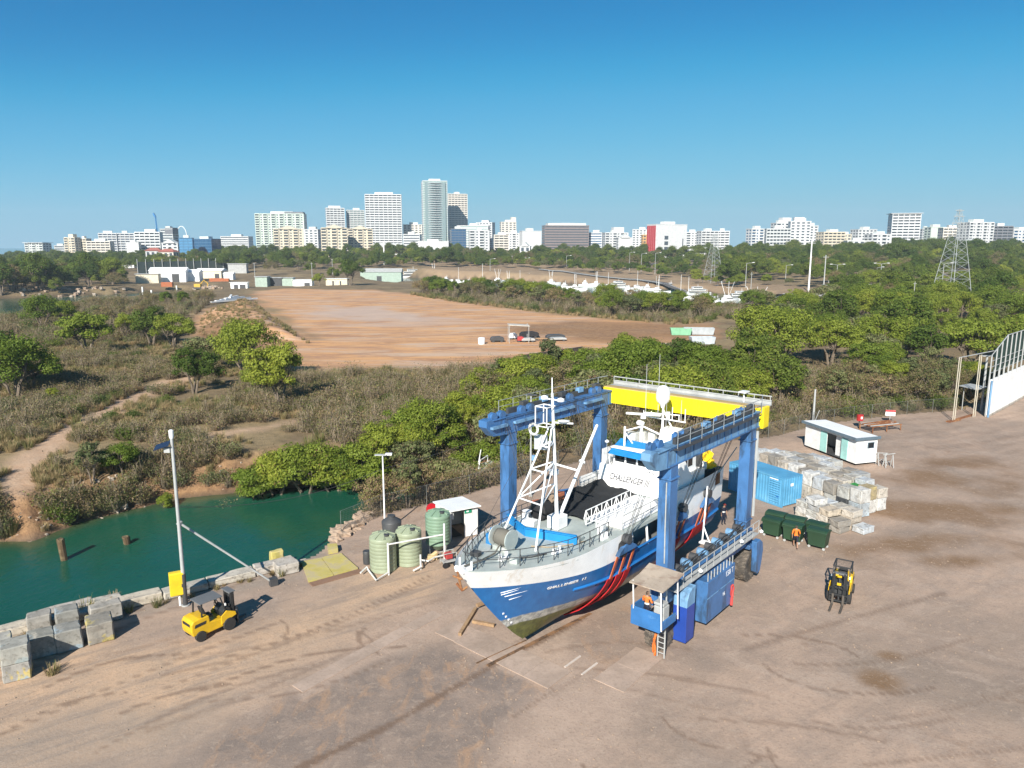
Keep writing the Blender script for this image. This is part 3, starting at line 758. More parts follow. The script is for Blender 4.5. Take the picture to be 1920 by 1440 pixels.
# dark wire rails round the foredeck
for sd in (1, -1):
    mb = MB()
    ss = list(np.linspace(6.6, 14.9, 10))
    pos = [(s, sd * max(0.15, hbr(s, 5.95) - 0.42), zsheer(s)) for s in ss]
    for hgt in (0.42, 0.85): mb.path([(p[0], p[1], p[2] + hgt) for p in pos], 0.022, 5)
    for p in pos:
        mb.tube((p[0], p[1], p[2] - 0.05), (p[0], p[1], p[2] + 0.87), 0.028, n=5)
        mb.tube((p[0] - 0.35, p[1], p[2] - 0.05), (p[0], p[1], p[2] + 0.6), 0.02, n=4)
    mb.build('bow_rail', m_dkgrey, boat)
mb = MB(); mb.path([(14.9, 0.5, 7.1), (15.25, 0.25, 7.12), (15.35, 0, 7.12), (15.25, -0.25, 7.12), (14.9, -0.5, 7.1)], 0.025, 5); mb.build('bow_rail_loop', m_dkgrey, boat)
# foremast: raked main pole, two forward legs, braces, lamp, basket and spreader
MT = (7.55, -0.35)
mb = MB(); mb.tube((7.25, -0.35, 6.6), (7.75, -0.4, 14.0), 0.12, 0.075, 10); mb.tube((7.75, -0.4, 14.0), (7.78, -0.4, 14.9), 0.04, 0.03)
mast = mb.build('foremast', m_white, boat, smooth=True)
mb = MB(); mb.box((7.2, -0.35, 6.35), (0.95, 0.8, 0.75)); mb.build('mast_step', m_white, boat, bevel=0.04)
J = (7.95, -0.45, 12.1)
LEGS = [((10.6, -1.75, 6.0), J), ((10.9, 0.95, 6.0), (7.9, -0.3, 12.1))]
for a, b_ in LEGS: MB().tube(a, b_, 0.062, 0.05).build('mast_leg', m_white, boat, smooth=True)
mb = MB()
def on(a, b_, t): return tuple(a[i] + (b_[i] - a[i]) * t for i in range(3))
mp = lambda t: on((7.25, -0.35, 6.6), (7.75, -0.4, 14.0), t)
for t, tm_ in ((0.36, 0.28), (0.62, 0.46), (0.83, 0.62)):
    a = on(*LEGS[0], t); b_ = on(*LEGS[1], t); c_ = mp(tm_)
    mb.tube(a, b_, 0.045, n=6); mb.tube(b_, c_, 0.045, n=6); mb.tube(a, c_, 0.045, n=6)
mb.tube(on(*LEGS[1], 0.36), mp(0.46), 0.04, n=6); mb.tube(on(*LEGS[0], 0.36), mp(0.46), 0.04, n=6)
mb.build('mast_brace', m_white, boat)
mb = MB(); mb.box((8.05, -0.95, 11.15), (0.12, 0.75, 0.85), rz=0.4); mb.beam((8.0, -0.9, 11.15), (7.6, -0.4, 11.2), 0.06); mb.build('floodlight', M('lamp_grey', (0.5, 0.53, 0.55), 0.3), mast)
mb = MB()
for zz in (12.2, 13.3):
    q4 = [(8.5, -1.0, zz), (8.5, -0.2, zz), (7.75, -0.2, zz), (7.75, -1.0, zz)]
    mb.path(q4, 0.035, 5, closed=True)
for q_ in [(8.5, -1.0), (8.5, -0.2), (7.75, -1.0)]: mb.tube((q_[0], q_[1], 12.2), (q_[0], q_[1], 13.3), 0.035, n=5)
mb.build('crows_nest', m_white, mast)
mb = MB(); mb.tube((7.75, -1.0, 13.65), (7.75, 0.25, 13.65), 0.045, n=6)
for yy in (-0.95, 0.2): mb.lathe([(0.05, 0), (0.2, 0.02), (0.2, 0.16), (0.06, 0.22)], 10, (7.75, yy, 13.6))
mb.build('mast_spreader', m_white, mast)
mb = MB(); mb.tube((7.6, -0.4, 12.3), (7.3, 0.75, 12.35), 0.05, n=6); mb.tube((7.6, -0.4, 9.9), (7.0, 0.8, 9.6), 0.06, n=6); mb.lathe([(0.0, -0.06), (0.35, 0), (0.0, 0.06)], 12, (7.45, 0.2, 12.45)); mb.lathe([(0.28, 0), (0.28, 0.25)], 12, (7.1, -0.7, 9.1))
mb.build('mast_fitting', m_white, mast, kind='stuff')
lr = MB(); lr.path([(8.55, -0.95 + 0.0, 12.05 + 0.0)] * 1 + [], 0.1) if False else None
lr.path([(8.6, -1.05 + 0.3 * math.cos(a), 12.0 + 0.3 * math.sin(a)) for a in np.linspace(0, 2 * PI, 17)[:-1]], 0.075, 6, closed=True)
lr.build('life_ring', M('ring_black', (0.03, 0.03, 0.03), 0.6, wear=(0.8, 0.8, 0.78), wear_amt=0.5, wear_scale=2.0), mast)
mb = MB(); mb.tube((6.7, -0.45, 6.7), (3.0, -0.5, 11.3), 0.12, 0.085, 10); mb.lathe([(0.2, -0.06), (0.2, 0.06)], 12, (4.6, -0.47, 9.31), R=Matrix.Rotation(rad(-38.8), 3, 'Y'))
mb.build('cargo_boom', m_white, boat, smooth=True)
mb = MB()
mb.path([(7.7, -0.4, 13.9), (-2.2, -0.5, 9.9)], 0.012, 4); mb.path([(7.7, -0.4, 13.9), (15.4, 0, 6.6)], 0.012, 4); mb.path([(3.0, -0.5, 11.3), (7.7, -0.4, 13.6)], 0.012, 4); mb.path([(4.6, -0.5, 9.3), (4.6, -2.9, 6.2)], 0.012, 4)
mb.build('mast_stay', m_wire, boat)
for (s, r, d, mt) in [(9.9, -1.9, (0.7, 0.5, 0.35), m_deck), (8.2, 1.6, (0.8, 0.8, 0.22), m_deck), (7.9, -1.9, (0.6, 0.9, 0.3), m_white), (12.9, 1.2, (0.45, 0.45, 0.3), m_deck), (6.4, 2.2, (0.5, 0.35, 0.6), m_white), (13.6, -0.9, (0.4, 0.5, 0.25), m_dkgrey)]:
    MB().box((s, r, zsheer(s) - 0.05 + d[2] / 2), d, rz=0.2).build('deck_locker', mt, boat, bevel=0.03)
for k, pth in enumerate([[(12.4, -0.9), (11.0, -2.0), (9.6, -2.5), (8.6, -2.2)], [(10.6, 0.4), (10.1, 1.2), (9.3, 1.7), (8.0, 2.2)], [(13.2, 0.3), (12.6, 0.9), (11.8, 1.4), (10.9, 1.7)]]):
    MB().path([(a, b_, zsheer(a)) for a, b_ in pth], 0.035, 5).build('deck_rope', [m_dkgrey, M('rope_tan', (0.38, 0.30, 0.2), 0.9), m_wire][k], boat)
# black fairlead drum and gear on the far rail
mb = MB(); mb.lathe([(0.5, -0.45), (0.6, -0.4), (0.6, 0.4), (0.5, 0.45)], 16, (6.7, -1.9, 6.55), R=Matrix.Rotation(PI / 2, 3, 'Y')); mb.build('net_drum', m_black, boat, smooth=True)
mb = MB(); mb.lathe([(0.45, 0), (0.12, 0.15), (0.1, 0.5), (0.3, 0.62)], 12, (7.6, -2.3, 6.0)); mb.build('ventilator', m_white, boat, smooth=True)
rn = random.Random(8)
for k in range(5):
    s = 3.0 + k * 0.75; mb = MB()
    mb.box((s, -2.85, 6.35 + rn.uniform(0, 0.2)), (rn.uniform(0.4, 0.9), rn.uniform(0.3, 0.5), rn.uniform(0.3, 0.6)), rz=rn.uniform(-0.5, 0.5))
    mb.build('fish_crate', [M('crate_blue', (0.06, 0.16, 0.36), 0.6), M('crate_orange', (0.42, 0.14, 0.07), 0.7), M('crate_tan', (0.33, 0.24, 0.17), 0.8)][k % 3], boat, bevel=0.03)
# white truss gangway standing along the deck
mb = MB()
g0 = (6.3, 1.05); g1 = (1.4, 1.05)
for zz in (6.2, 6.55, 7.05): mb.tube((g0[0], g0[1], zz), (g1[0], g1[1], zz), 0.035, n=5)
mb.path([(6.3, 1.05, 6.2), (6.5, 1.05, 6.6), (6.3, 1.05, 7.05)], 0.035, 5)
npan = 9
for k in range(npan + 1):
    s = g0[0] + (g1[0] - g0[0]) * k / npan
    mb.tube((s, 1.05, 6.2), (s, 1.05, 7.05), 0.025, n=4)
    if k < npan: mb.tube((s, 1.05, 6.2 if k % 2 else 7.05), (s + (g1[0] - g0[0]) / npan, 1.05, 7.05 if k % 2 else 6.2), 0.025, n=4)
mb.tube((6.3, 1.75, 6.15), (1.4, 1.75, 6.15), 0.03, n=5); mb.tube((6.3, 1.75, 6.95), (1.4, 1.75, 6.95), 0.03, n=5)
for k in range(6): mb.tube((6.3 - k * 0.98, 1.75, 6.1), (6.3 - k * 0.98, 1.75, 6.95), 0.022, n=4)
mb.build('truss_gangway', m_white, boat)
mb = MB()
for sd, s0, s1 in ((1, -1.0, 5.4), (-1, -1.2, 2.0)):
    for hgt in (0.45, 0.9): mb.tube((s0, sd * 2.95, 6.0 + hgt), (s1, sd * 2.95, 6.0 + hgt), 0.025, n=5)
    for k in range(7): mb.tube((s0 + (s1 - s0) * k / 6, sd * 2.95, 5.9), (s0 + (s1 - s0) * k / 6, sd * 2.95, 6.9), 0.022, n=4)
mb.build('deck_rail', m_grey, boat)
# wheelhouse: sloping name board, bridge, windows, awning, mast deck
mb = MB()
mb.prism([(-0.95, 5.98), (-1.25, 7.45), (-1.38, 7.45), (-1.1, 5.98)], -3.0, 3.0, axis='y')
board = mb.build('name_board', m_whiteclean, boat)
text_mesh('name_lettering', 'CHALLENGER III', 0.6, M('letter_grey', (0.10, 0.10, 0.11), 0.6), board, (-1.085, -0.62, 6.75), (PI / 2 - rad(11.5), 0, PI / 2), shear=0.3, scale_x=0.70, bold=0.012)
mb = MB(); mb.bb(-5.2, -1.25, -2.85, 2.85, 5.9, 7.3); mb.build('deckhouse', m_white, boat)
mb = MB(); mb.bb(-4.9, -1.9, -2.35, 2.35, 7.3, 8.55); mb.build('bridge', m_white, boat, bevel=0.04)
for k in range(5):
    r0 = -2.2 + k * 0.9
    MB().bb(-1.9, -1.87, r0, r0 + 0.75, 7.62, 8.3).build('bridge_window', m_glass, boat)
for k in range(3):
    for sd in (1, -1):
        MB().bb(-2.8 - k * 0.75, -2.2 - k * 0.75, sd * 2.35, sd * 2.38, 7.65, 8.3).build('bridge_window', m_glass, boat)
mb = MB(); mb.bb(-5.0, -1.75, -2.5, 2.5, 8.55, 8.63); mb.build('bridge_roof', m_white, boat)
for sd in (1, -1): MB().prism([(-1.3, 5.9), (-1.35, 8.45), (-2.2, 8.45), (-3.4, 6.8), (-3.5, 5.9)], sd * 2.86, sd * 2.92, axis='y').build('wing_plate', m_whiteclean, boat)
mb = MB(); vs = [(-1.1, -2.3, 8.35), (-1.3, 0.9, 8.25), (-3.3, 0.6, 8.82), (-3.2, -2.6, 8.9)]
mb.add(vs + [(p[0], p[1], p[2] - 0.05) for p in vs], [(0, 1, 2, 3), (4, 7, 6, 5), (0, 4, 5, 1), (1, 5, 6, 2), (2, 6, 7, 3), (3, 7, 4, 0)])
mb.build('awning', m_awning, boat)
for q_ in [(-1.2, -2.2), (-1.3, 0.8)]: MB().tube((q_[0], q_[1], 7.3), (q_[0], q_[1], 8.3), 0.03, n=5).build('awning_post', m_white, boat)
fp = [(-2.4, -1.8), (-3.7, -1.25), (-4.6, -1.9)]
for q_ in fp: MB().tube((q_[0], q_[1], 8.6), (q_[0], q_[1], 10.0), 0.075, n=8).build('roof_post', m_white, boat)
mb = MB(); mb.tube((-2.4, -1.8, 9.7), (-3.7, -1.25, 9.85), 0.06, n=6); mb.tube((-3.7, -1.25, 9.9), (-4.3, 0.4, 9.2), 0.06, n=6); mb.tube((-2.4, -1.8, 9.6), (-3.0, -1.4, 8.6), 0.06, n=6)
mb.build('roof_frame', m_white, boat)
for (a, b_) in [((-3.6, -1.9), (0.55, 0.75)), ((-4.3, -1.5), (0.6, 0.6)), ((-4.5, -0.8), (0.5, 0.5))]:
    MB().box((a[0], a[1], 9.0), (b_[0], b_[1], 0.75)).build('air_conditioner', M('unit_grey', (0.6, 0.6, 0.57), 0.6), boat, bevel=0.03)
mb = MB(); mb.prism([(-3.4, 8.63), (-3.9, 9.9), (-4.9, 9.9), (-5.0, 8.63)], 0.1, 1.3, axis='y'); mb.build('funnel', m_white, boat, bevel=0.05)
mb = MB()
mb.tube((-3.9, 0.25, 9.0), (-4.0, 0.2, 11.6), 0.10, 0.07); mb.tube((-4.5, 0.7, 9.8), (-4.0, 0.2, 11.2), 0.06)
mb.tube((-4.0, -1.4, 10.55), (-4.0, 1.9, 10.55), 0.05, n=6); mb.tube((-3.6, -1.0, 10.9), (-4.3, 1.3, 10.9), 0.04, n=6)
for r in (-1.3, -0.7, 0.9, 1.4, 1.85): mb.tube((-4.0, r, 10.55), (-4.0, r, 10.95 + 0.5 * (r in (0.9, 1.85))), 0.03, n=5)
radm = mb.build('radar_mast', m_white, boat)
mb = MB(); mb.beam((-3.2, -2.2, 10.75), (-3.7, 0.2, 10.85), 0.16, 0.13); mb.lathe([(0.2, 0), (0.16, 0.25)], 10, (-3.45, -1.0, 10.5)); mb.build('radar_scanner', m_white, radm)
mb = MB(); mb.lathe([(0.0, 0.0), (0.28, 0.02), (0.3, 0.14), (0.22, 0.26), (0.0, 0.32)], 14, (-3.7, -1.35, 9.98)); mb.build('antenna_dome', m_white, radm, smooth=True)
mb = MB(); mb.lathe([(0.12, 11.3), (0.2, 11.55), (0.42, 11.75), (0.47, 11.95), (0.47, 12.35), (0.40, 12.62), (0.22, 12.8), (0.0, 12.86)], 18, (-4.1, 0.1, 0)); mb.build('satellite_dome', m_whiteclean, radm, smooth=True)
mb = MB(); mb.lathe([(0.13, 10.6), (0.13, 11.1)], 10, (-3.95, 0.62, 0)); mb.build('horn', m_white, radm)
for (s, r, z0, z1) in [(-4.2, -0.3, 10.9, 14.9), (-3.9, -1.1, 10.6, 14.2), (-2.6, 1.2, 8.6, 12.5), (-1.6, -2.7, 7.3, 8.9), (-4.1, 1.5, 10.6, 12.0)]:
    MB().tube((s, r, z0), (s, r, z1), 0.022, 0.012, 5).build('whip_antenna', M('antenna_grey', (0.55, 0.55, 0.55), 0.5), boat)
MB().lathe([(0.0, 0), (0.13, 0.06), (0.15, 0.14), (0.0, 0.24)], 10, (-1.6, -2.7, 8.85)).build('gps_dome', m_white, boat)
# after deck: gear shelter, heap of yellow net, white raft canister, patch of rust
mb = MB(); mb.bb(-8.0, -5.2, -2.5, 2.5, 5.0, 5.2); mb.build('after_deck', m_dkgrey, boat)
mb = MB(); mb.bb(-5.3, -5.2, -2.6, 2.6, 5.2, 8.4); mb.build('shelter_bulkhead', m_dkgrey, boat)
mb = MB(); nu, nv = 22, 12; rn = random.Random(12); vs = []
for i in range(nv + 1):
    ph = PI / 2 * i / nv
    for j in range(nu):
        th = 2 * PI * j / nu; k = 1 + rn.uniform(-0.14, 0.14)
        vs.append((-6.95 + 1.05 * math.cos(th) * math.cos(ph) * k, 1.55 + 1.15 * math.sin(th) * math.cos(ph) * k, 6.85 + 1.35 * math.sin(ph) * k))
mb.add(vs, [(i * nu + j, i * nu + (j + 1) % nu, (i + 1) * nu + (j + 1) % nu, (i + 1) * nu + j) for i in range(nv) for j in range(nu)])
mb.build('yellow_net_heap', m_netyellow, boat)
mb = MB(); mb.bb(-7.9, -5.9, -0.6, 2.4, 5.2, 6.6); mb.build('net_bin', m_dkgrey, boat)
mb = MB(); mb.lathe([(0.0, -0.6), (0.26, -0.55), (0.33, -0.3), (0.33, 0.3), (0.26, 0.55), (0.0, 0.6)], 14, (-5.75, 2.1, 7.25), R=Matrix.Rotation(PI / 2, 3, 'X') @ Matrix.Rotation(0.5, 3, 'Y')); mb.build('life_raft_canister', m_white, boat, smooth=True)
mb = MB(); mb.box((-7.0, hbr(-7.0, 6.2) + 0.0, 6.15), (0.75, 0.05, 0.8)); mb.build('rusty_scupper_plate', m_rust, boat)
mb = MB(); mb.tube((-7.2, 2.9, 6.4), (-8.6, 3.6, 8.2), 0.04, n=5); mb.tube((-8.0, -2.0, 6.5), (-8.0, -2.0, 8.3), 0.05, n=5); mb.tube((-8.0, 2.0, 6.5), (-8.0, 2.0, 8.1), 0.05, n=5); mb.tube((-8.0, -2.0, 8.1), (-8.0, 2.0, 8.1), 0.05, n=5); mb.build('stern_frame', m_grey, boat)
# marks on the hull side
def hull_frame(s, z):
    p = Vector((s, hbr(s, z), z)); ps = Vector((s - 0.2, hbr(s - 0.2, z), z)); pz_ = Vector((s, hbr(s, z + 0.2), z + 0.2))
    tx = (ps - p).normalized(); tz = (pz_ - p); tz = (tz - tx * tz.dot(tx)).normalized(); n = tx.cross(tz)
    if n.y < 0: n = -n
    Rm = Matrix((tx, tz, tx.cross(tz))).transposed()
    return p + n * 0.012, Rm.to_euler()
sN = 11.05
for ch in 'CHALLENGER II':
    if ch != ' ':
        p_, e_ = hull_frame(sN, 4.28)
        text_mesh('hull_letter', ch, 0.30, m_whiteclean, hull, p_, e_, extrude=0.006, bold=0.012)
    sN -= 0.185
for k, (s0, z0, ln) in enumerate([(13.55, 4.55, 1.0), (13.2, 4.2, 1.15), (12.85, 3.9, 0.9), (13.45, 4.38, 0.8)]):
    mb = MB(); mb.path([(s, hbr(s, z0 + 0.04 * q_) + 0.012, z0 + 0.06 * q_) for q_, s in enumerate(np.linspace(s0, s0 - ln, 5))], 0.022, 4)
    mb.build('bow_stripe', m_whiteclean, hull)
for k in range(4):
    z_ = 2.9 - k * 0.28; s_k = stem(z_) - 0.45
    MB().box((s_k, hbr(s_k, z_) + 0.02, z_), (0.11, 0.04, 0.09)).build('draught_mark', m_whiteclean, hull)
mb = MB()
for k in range(7): 
    s = -0.2 - 0.55 * k
    mb.path([(s + 0.2 * math.sin(k), hbr(s, 4.1) + 0.01, 4.25), (s + 0.25, hbr(s, 4.0) + 0.02, 3.85)], 0.02, 4)
fd_ = MB(); fd_.path([(1.0 + 0.26 * math.cos(a), hbr(1.0, 4.2) + 0.06, 4.2 + 0.3 * math.sin(a)) for a in np.linspace(0, 2 * PI, 13)[:-1]], 0.09, 6, closed=True); fd_.build('tyre_fender', m_black, boat)
for s, z_ in ((5.95, 5.15),):
    f_ = MB(); f_.lathe([(0.0, -0.5), (0.28, -0.35), (0.32, 0), (0.28, 0.35), (0.0, 0.5)], 12, (s - 0.1, hbr(s, z_) + 0.05, z_)); f_.build('buoy_fender', m_black, boat, smooth=True)

# ------------------------------------------------------------------ travel lift
lift = thing('travel_lift', 'blue four legged mobile boat hoist with yellow rear cross beam straddling the trawler', 'boat hoist', (BC[0], BC[1], 0), BOAT_RZ)
LS, LR = 5.3, 5.7
for s in (LS, -LS):
    for r in (LR, -LR):
        mb = MB(); mb.bb(s - 0.42, s + 0.42, r - 0.36, r + 0.36, 2.7, 10.5)
        mb.bb(s - 0.5, s + 0.5, r - 0.44, r + 0.44, 9.72, 9.82); mb.bb(s - 0.5, s + 0.5, r - 0.44, r + 0.44, 4.3, 4.38)
        mb.build('leg', m_blue, lift, bevel=0.03)
for r in (LR, -LR):
    sg = 1 if r > 0 else -1
    mb = MB()
    mb.prism([(-6.22, 10.5), (-6.22, 11.55), (6.6, 11.55), (7.3, 11.65), (7.75, 11.6), (7.75, 11.2), (7.1, 10.55), (6.0, 10.45)], r - 0.33, r + 0.33, axis='y')
    mb.bb(-5.6, 7.2, r - 0.42, r + 0.42, 11.55, 11.6)
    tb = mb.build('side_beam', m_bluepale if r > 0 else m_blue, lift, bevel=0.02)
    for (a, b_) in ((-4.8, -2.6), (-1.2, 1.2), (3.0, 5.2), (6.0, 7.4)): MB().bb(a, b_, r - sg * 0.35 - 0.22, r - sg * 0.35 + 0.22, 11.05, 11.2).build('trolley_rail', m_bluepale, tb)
    for s in (-4.6, -3.9, -1.1, 0.6, 3.3, 4.2, 6.2, 7.0):
        mb = MB(); mb.lathe([(0.29, -0.14), (0.29, -0.09), (0.2, -0.05), (0.2, 0.05), (0.29, 0.09), (0.29, 0.14)], 14, (s, r - sg * 0.18, 11.75), R=Matrix.Rotation(PI / 2, 3, 'X'))
        mb.bb(s - 0.24, s + 0.24, r - sg * 0.18 - 0.2, r - sg * 0.18 - 0.16, 11.4, 11.95)
        mb.build('rope_sheave', m_blue, tb, smooth=True)
    mb = MB()
    for zz in (12.05, 12.45): mb.tube((-5.8, r + sg * 0.6, zz), (5.6, r + sg * 0.6, zz), 0.022, n=5)
    for k in range(9): mb.tube((-5.8 + k * 1.42, r + sg * 0.6, 11.5), (-5.8 + k * 1.42, r + sg * 0.6, 12.45), 0.026, n=4)
    mb.tube((-5.8, r + sg * 0.6, 12.45), (-6.6, r + sg * 0.3, 12.5), 0.03, n=5)
    mb.build('walkway_rail', M('rail_dull', (0.27, 0.29, 0.30), 0.5), tb)
    mb = MB(); mb.bb(-5.6, 5.6, r + sg * 0.34, r + sg * 0.72, 11.42, 11.46); mb.bb(-5.5, 5.2, r + sg * 0.1, r + sg * 0.3, 11.6, 11.95); mb.build('walkway', m_dkgrey, tb)
    for k in range(13): MB().bb(-5.9 + k * 1.0, -5.86 + k * 1.0, r - 0.37, r + 0.37, 10.53, 11.5).build('stiffener', m_blue, tb)
    for zz in (10.5, 11.47): MB().bb(-6.2, 6.0, r - 0.41, r + 0.41, zz, zz + 0.06).build('flange', m_blue, tb)
    for k in range(5):
        s_k = -4.9 + k * 2.1; MB().box((s_k, r + sg * 0.2, 12.0), (0.6, 0.35, 0.35)).build('valve_box', m_bluepale if k % 2 else m_dkgrey, tb, bevel=0.03)
# yellow cross beam
mb = MB(); mb.bb(-7.0, -6.25, -6.1, 6.1, 10.55, 11.7)
cb = mb.build('cross_beam', m_yellow, lift, bevel=0.02)
mb = MB()
for k in range(30):
    r = -6.1 + k * 0.425
    if r < 6.0: mb.bb(-6.25, -6.235, r, r + 0.015, 10.6, 11.65)
mb.build('beam_joint', M('joint_ochre', (0.50, 0.36, 0.01), 0.6), cb, kind='stuff')
mb = MB(); mb.bb(-7.75, -7.0, -6.1, 6.2, 11.68, 11.74); mb.build('cross_walkway', m_grey, cb)
mb = MB()
for zz in (12.0, 12.3): mb.tube((-7.7, -6.1, zz), (-7.7, 6.2, zz), 0.045, n=6)
for k in range(12): mb.tube((-7.7, -6.1 + k * 1.11, 11.7), (-7.7, -6.1 + k * 1.11, 12.3), 0.03, n=5)
mb.bb(-7.73, -7.67, -6.1, 6.2, 11.75, 11.95)
mb.build('cross_walkway_rail', m_grey, cb)
mb = MB(); mb.bb(-6.95, -6.3, -6.05, 6.05, 11.7, 11.77); mb.build('beam_top_plate', M('dusty_ochre', (0.46, 0.33, 0.14), 0.8), cb)
MB().bb(-7.1, -6.15, 6.1, 6.32, 10.4, 11.8).build('beam_end_plate', m_yellow, cb, bevel=0.03)
mb = MB(); mb.box((-7.4, 4.4, 12.45), (0.7, 0.5, 0.08)); mb.tube((-7.4, 4.4, 11.75), (-7.4, 4.4, 12.45), 0.05); mb.build('beam_lamp', m_white, cb)
# bottom beams with hydraulic gear
rn = random.Random(4)
for r in (LR, -LR):
    sg = 1 if r > 0 else -1
    mb = MB(); mb.bb(-6.2, 6.2, r - 0.36, r + 0.36, 2.55, 3.55); mb.build('bottom_beam', m_blue, lift, bevel=0.03)
    mb = MB(); mb.bb(-5.7, 5.6, r + sg * 0.37, r + sg * 0.95, 3.42, 3.48); mb.build('service_walkway', m_grey, lift)
    mb = MB()
    for zz in (3.9, 4.35): mb.tube((-5.7, r + sg * 0.92, zz), (4.9, r + sg * 0.92, zz), 0.028, n=5)
    for k in range(12): mb.tube((-5.7 + k * 0.96, r + sg * 0.92, 3.4), (-5.7 + k * 0.96, r + sg * 0.92, 4.35), 0.025, n=4)
    mb.build('service_rail', m_grey, lift)
    for k in range(9 if r > 0 else 4):
        s = -4.4 + k * 1.02 if r > 0 else -4.4 + k * 2.2
        mb = MB()
        mb.lathe([(0.24, -0.22), (0.24, 0.22)], 12, (s, r - sg * 0.05, 3.98), R=Matrix.Rotation(PI / 2, 3, 'X')); mb.lathe([(0.15, -0.4), (0.15, -0.22)], 10, (s, r - sg * 0.05, 3.98), R=Matrix.Rotation(PI / 2, 3, 'X'))
        mb.bb(s - 0.22, s + 0.22, r - 0.25, r + 0.15, 3.55, 3.8)
        mb.build('winch_motor', m_bluepale if k % 2 else m_dkgrey, lift, smooth=True)
    mb = MB()
    for k in range(7):
        z0 = 3.68 + 0.09 * k; y0 = r + sg * (0.2 + 0.05 * (k % 3))
        mb.path([(s, y0 + 0.05 * math.sin(s * 1.7 + k), z0 + 0.04 * math.sin(s * 2.3 + 2 * k)) for s in np.linspace(-5.4, 5.4, 22)], 0.03, 4)
    mb.build('hydraulic_hose', m_dkgrey, lift)
# wheels with yokes
def wheel_mesh(name, parent, loc, rad_, wid, tread=22):
    t = MB(); hw = wid / 2
    t.lathe([(rad_ * 0.56, -hw * 0.8), (rad_ * 0.8, -hw), (rad_ * 0.95, -hw * 0.92), (rad_, -hw * 0.6), (rad_, hw * 0.6), (rad_ * 0.95, hw * 0.92), (rad_ * 0.8, hw), (rad_ * 0.56, hw * 0.8)], 32, loc, R=Matrix.Rotation(PI / 2, 3, 'X'))
    for k in range(tread):
        a = 2 * PI * k / tread
        for sd in (1, -1):
            c_ = Vector(loc) + Vector((math.cos(a + sd * 0.06) * rad_ * 1.0, sd * hw * 0.48, math.sin(a + sd * 0.06) * rad_ * 1.0))
            Rm = Matrix.Rotation(-a + PI / 2, 3, 'Y') @ Matrix.Rotation(sd * 0.45, 3, 'Z')
            t.box(c_, (rad_ * 0.13, hw * 1.0, rad_ * 0.09), R=Rm)
    w_ = t.build(name, m_tyre, parent, smooth=True)
    h = MB(); h.lathe([(rad_ * 0.15, -hw * 0.75), (rad_ * 0.56, -hw * 0.7), (rad_ * 0.56, hw * 0.7), (rad_ * 0.15, hw * 0.75)], 20, loc, R=Matrix.Rotation(PI / 2, 3, 'X'))
    h.build('rim', m_blue, w_, smooth=True)
    return w_
for s in (LS, -LS):
    for r in (LR, -LR):
        sg = 1 if r > 0 else -1
        wheel_mesh('wheel', lift, (s - 0.45 if s < 0 else s + 0.35, r + sg * 0.05, 1.0), 1.02, 0.95)
        mb = MB()
        ox = s - 0.45 if s < 0 else s + 0.35
        yk = [(ox + 0.3, 2.9), (ox - 0.35, 2.9), (ox - 0.8, 2.6), (ox - 0.95, 2.0), (ox - 0.8, 1.3), (ox - 0.6, 0.62), (ox - 0.2, 0.5), (ox + 0.15, 0.75), (ox + 0.15, 1.6), (ox + 0.2, 2.3)]
        mb.prism(yk, r + sg * 0.58, r + sg * 0.95, axis='y')
        mb.bb(ox - 0.7, ox + 0.5, r - sg * 0.2, r + sg * 0.6, 2.3, 2.62)
        if not (s > 0 and r > 0): mb.build('wheel_yoke', m_blue, lift, bevel=0.06)
# front cowl over the near steering gear (curved pale top, deep blue box)
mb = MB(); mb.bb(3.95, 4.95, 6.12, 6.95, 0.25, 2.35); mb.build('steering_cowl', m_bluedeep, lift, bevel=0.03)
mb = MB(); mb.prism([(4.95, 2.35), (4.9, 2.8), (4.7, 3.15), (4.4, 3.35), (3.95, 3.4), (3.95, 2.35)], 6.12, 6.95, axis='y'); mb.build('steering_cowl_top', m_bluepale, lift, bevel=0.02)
# power pack panel with lettering
mb = MB(); mb.bb(-1.15, 2.6, 6.0, 7.05, 0.5, 3.05); pp = mb.build('power_pack', m_blue, lift, bevel=0.03)
mb = MB(); mb.bb(-1.15, 2.6, 7.05, 7.07, 2.02, 2.07); mb.build('panel_seam', m_bluepale, pp)
text_mesh('capacity_lettering', '150 T', 0.5, m_whiteclean, pp, (-0.35, 7.06, 2.72), (PI / 2, 0, PI), scale_x=0.95)
text_mesh('unit_lettering', '16', 0.34, m_whiteclean, pp, (0.35, 7.06, 1.55), (PI / 2, 0, PI))
mb = MB()
for k in range(9): mb.box((-0.95 + k * 0.42, 6.95, 3.3), (0.05, 0.05, 0.5))
mb.build('panel_grille', m_grey, pp)
mb = MB(); mb.path([(-0.75 + 0.16 * math.cos(a) * (1 + 0.15 * math.sin(3 * a)), 7.12 + 0.02 * math.sin(5 * a), 1.35 + 0.42 * math.sin(a)) for a in np.linspace(0, 6 * PI, 44)], 0.05, 5); mb.tube((-0.75, 7.12, 0.95), (-0.72, 7.12, 0.45), 0.09); mb.build('red_hose_coil', M('hose_red', (0.52, 0.06, 0.05), 0.6), lift)
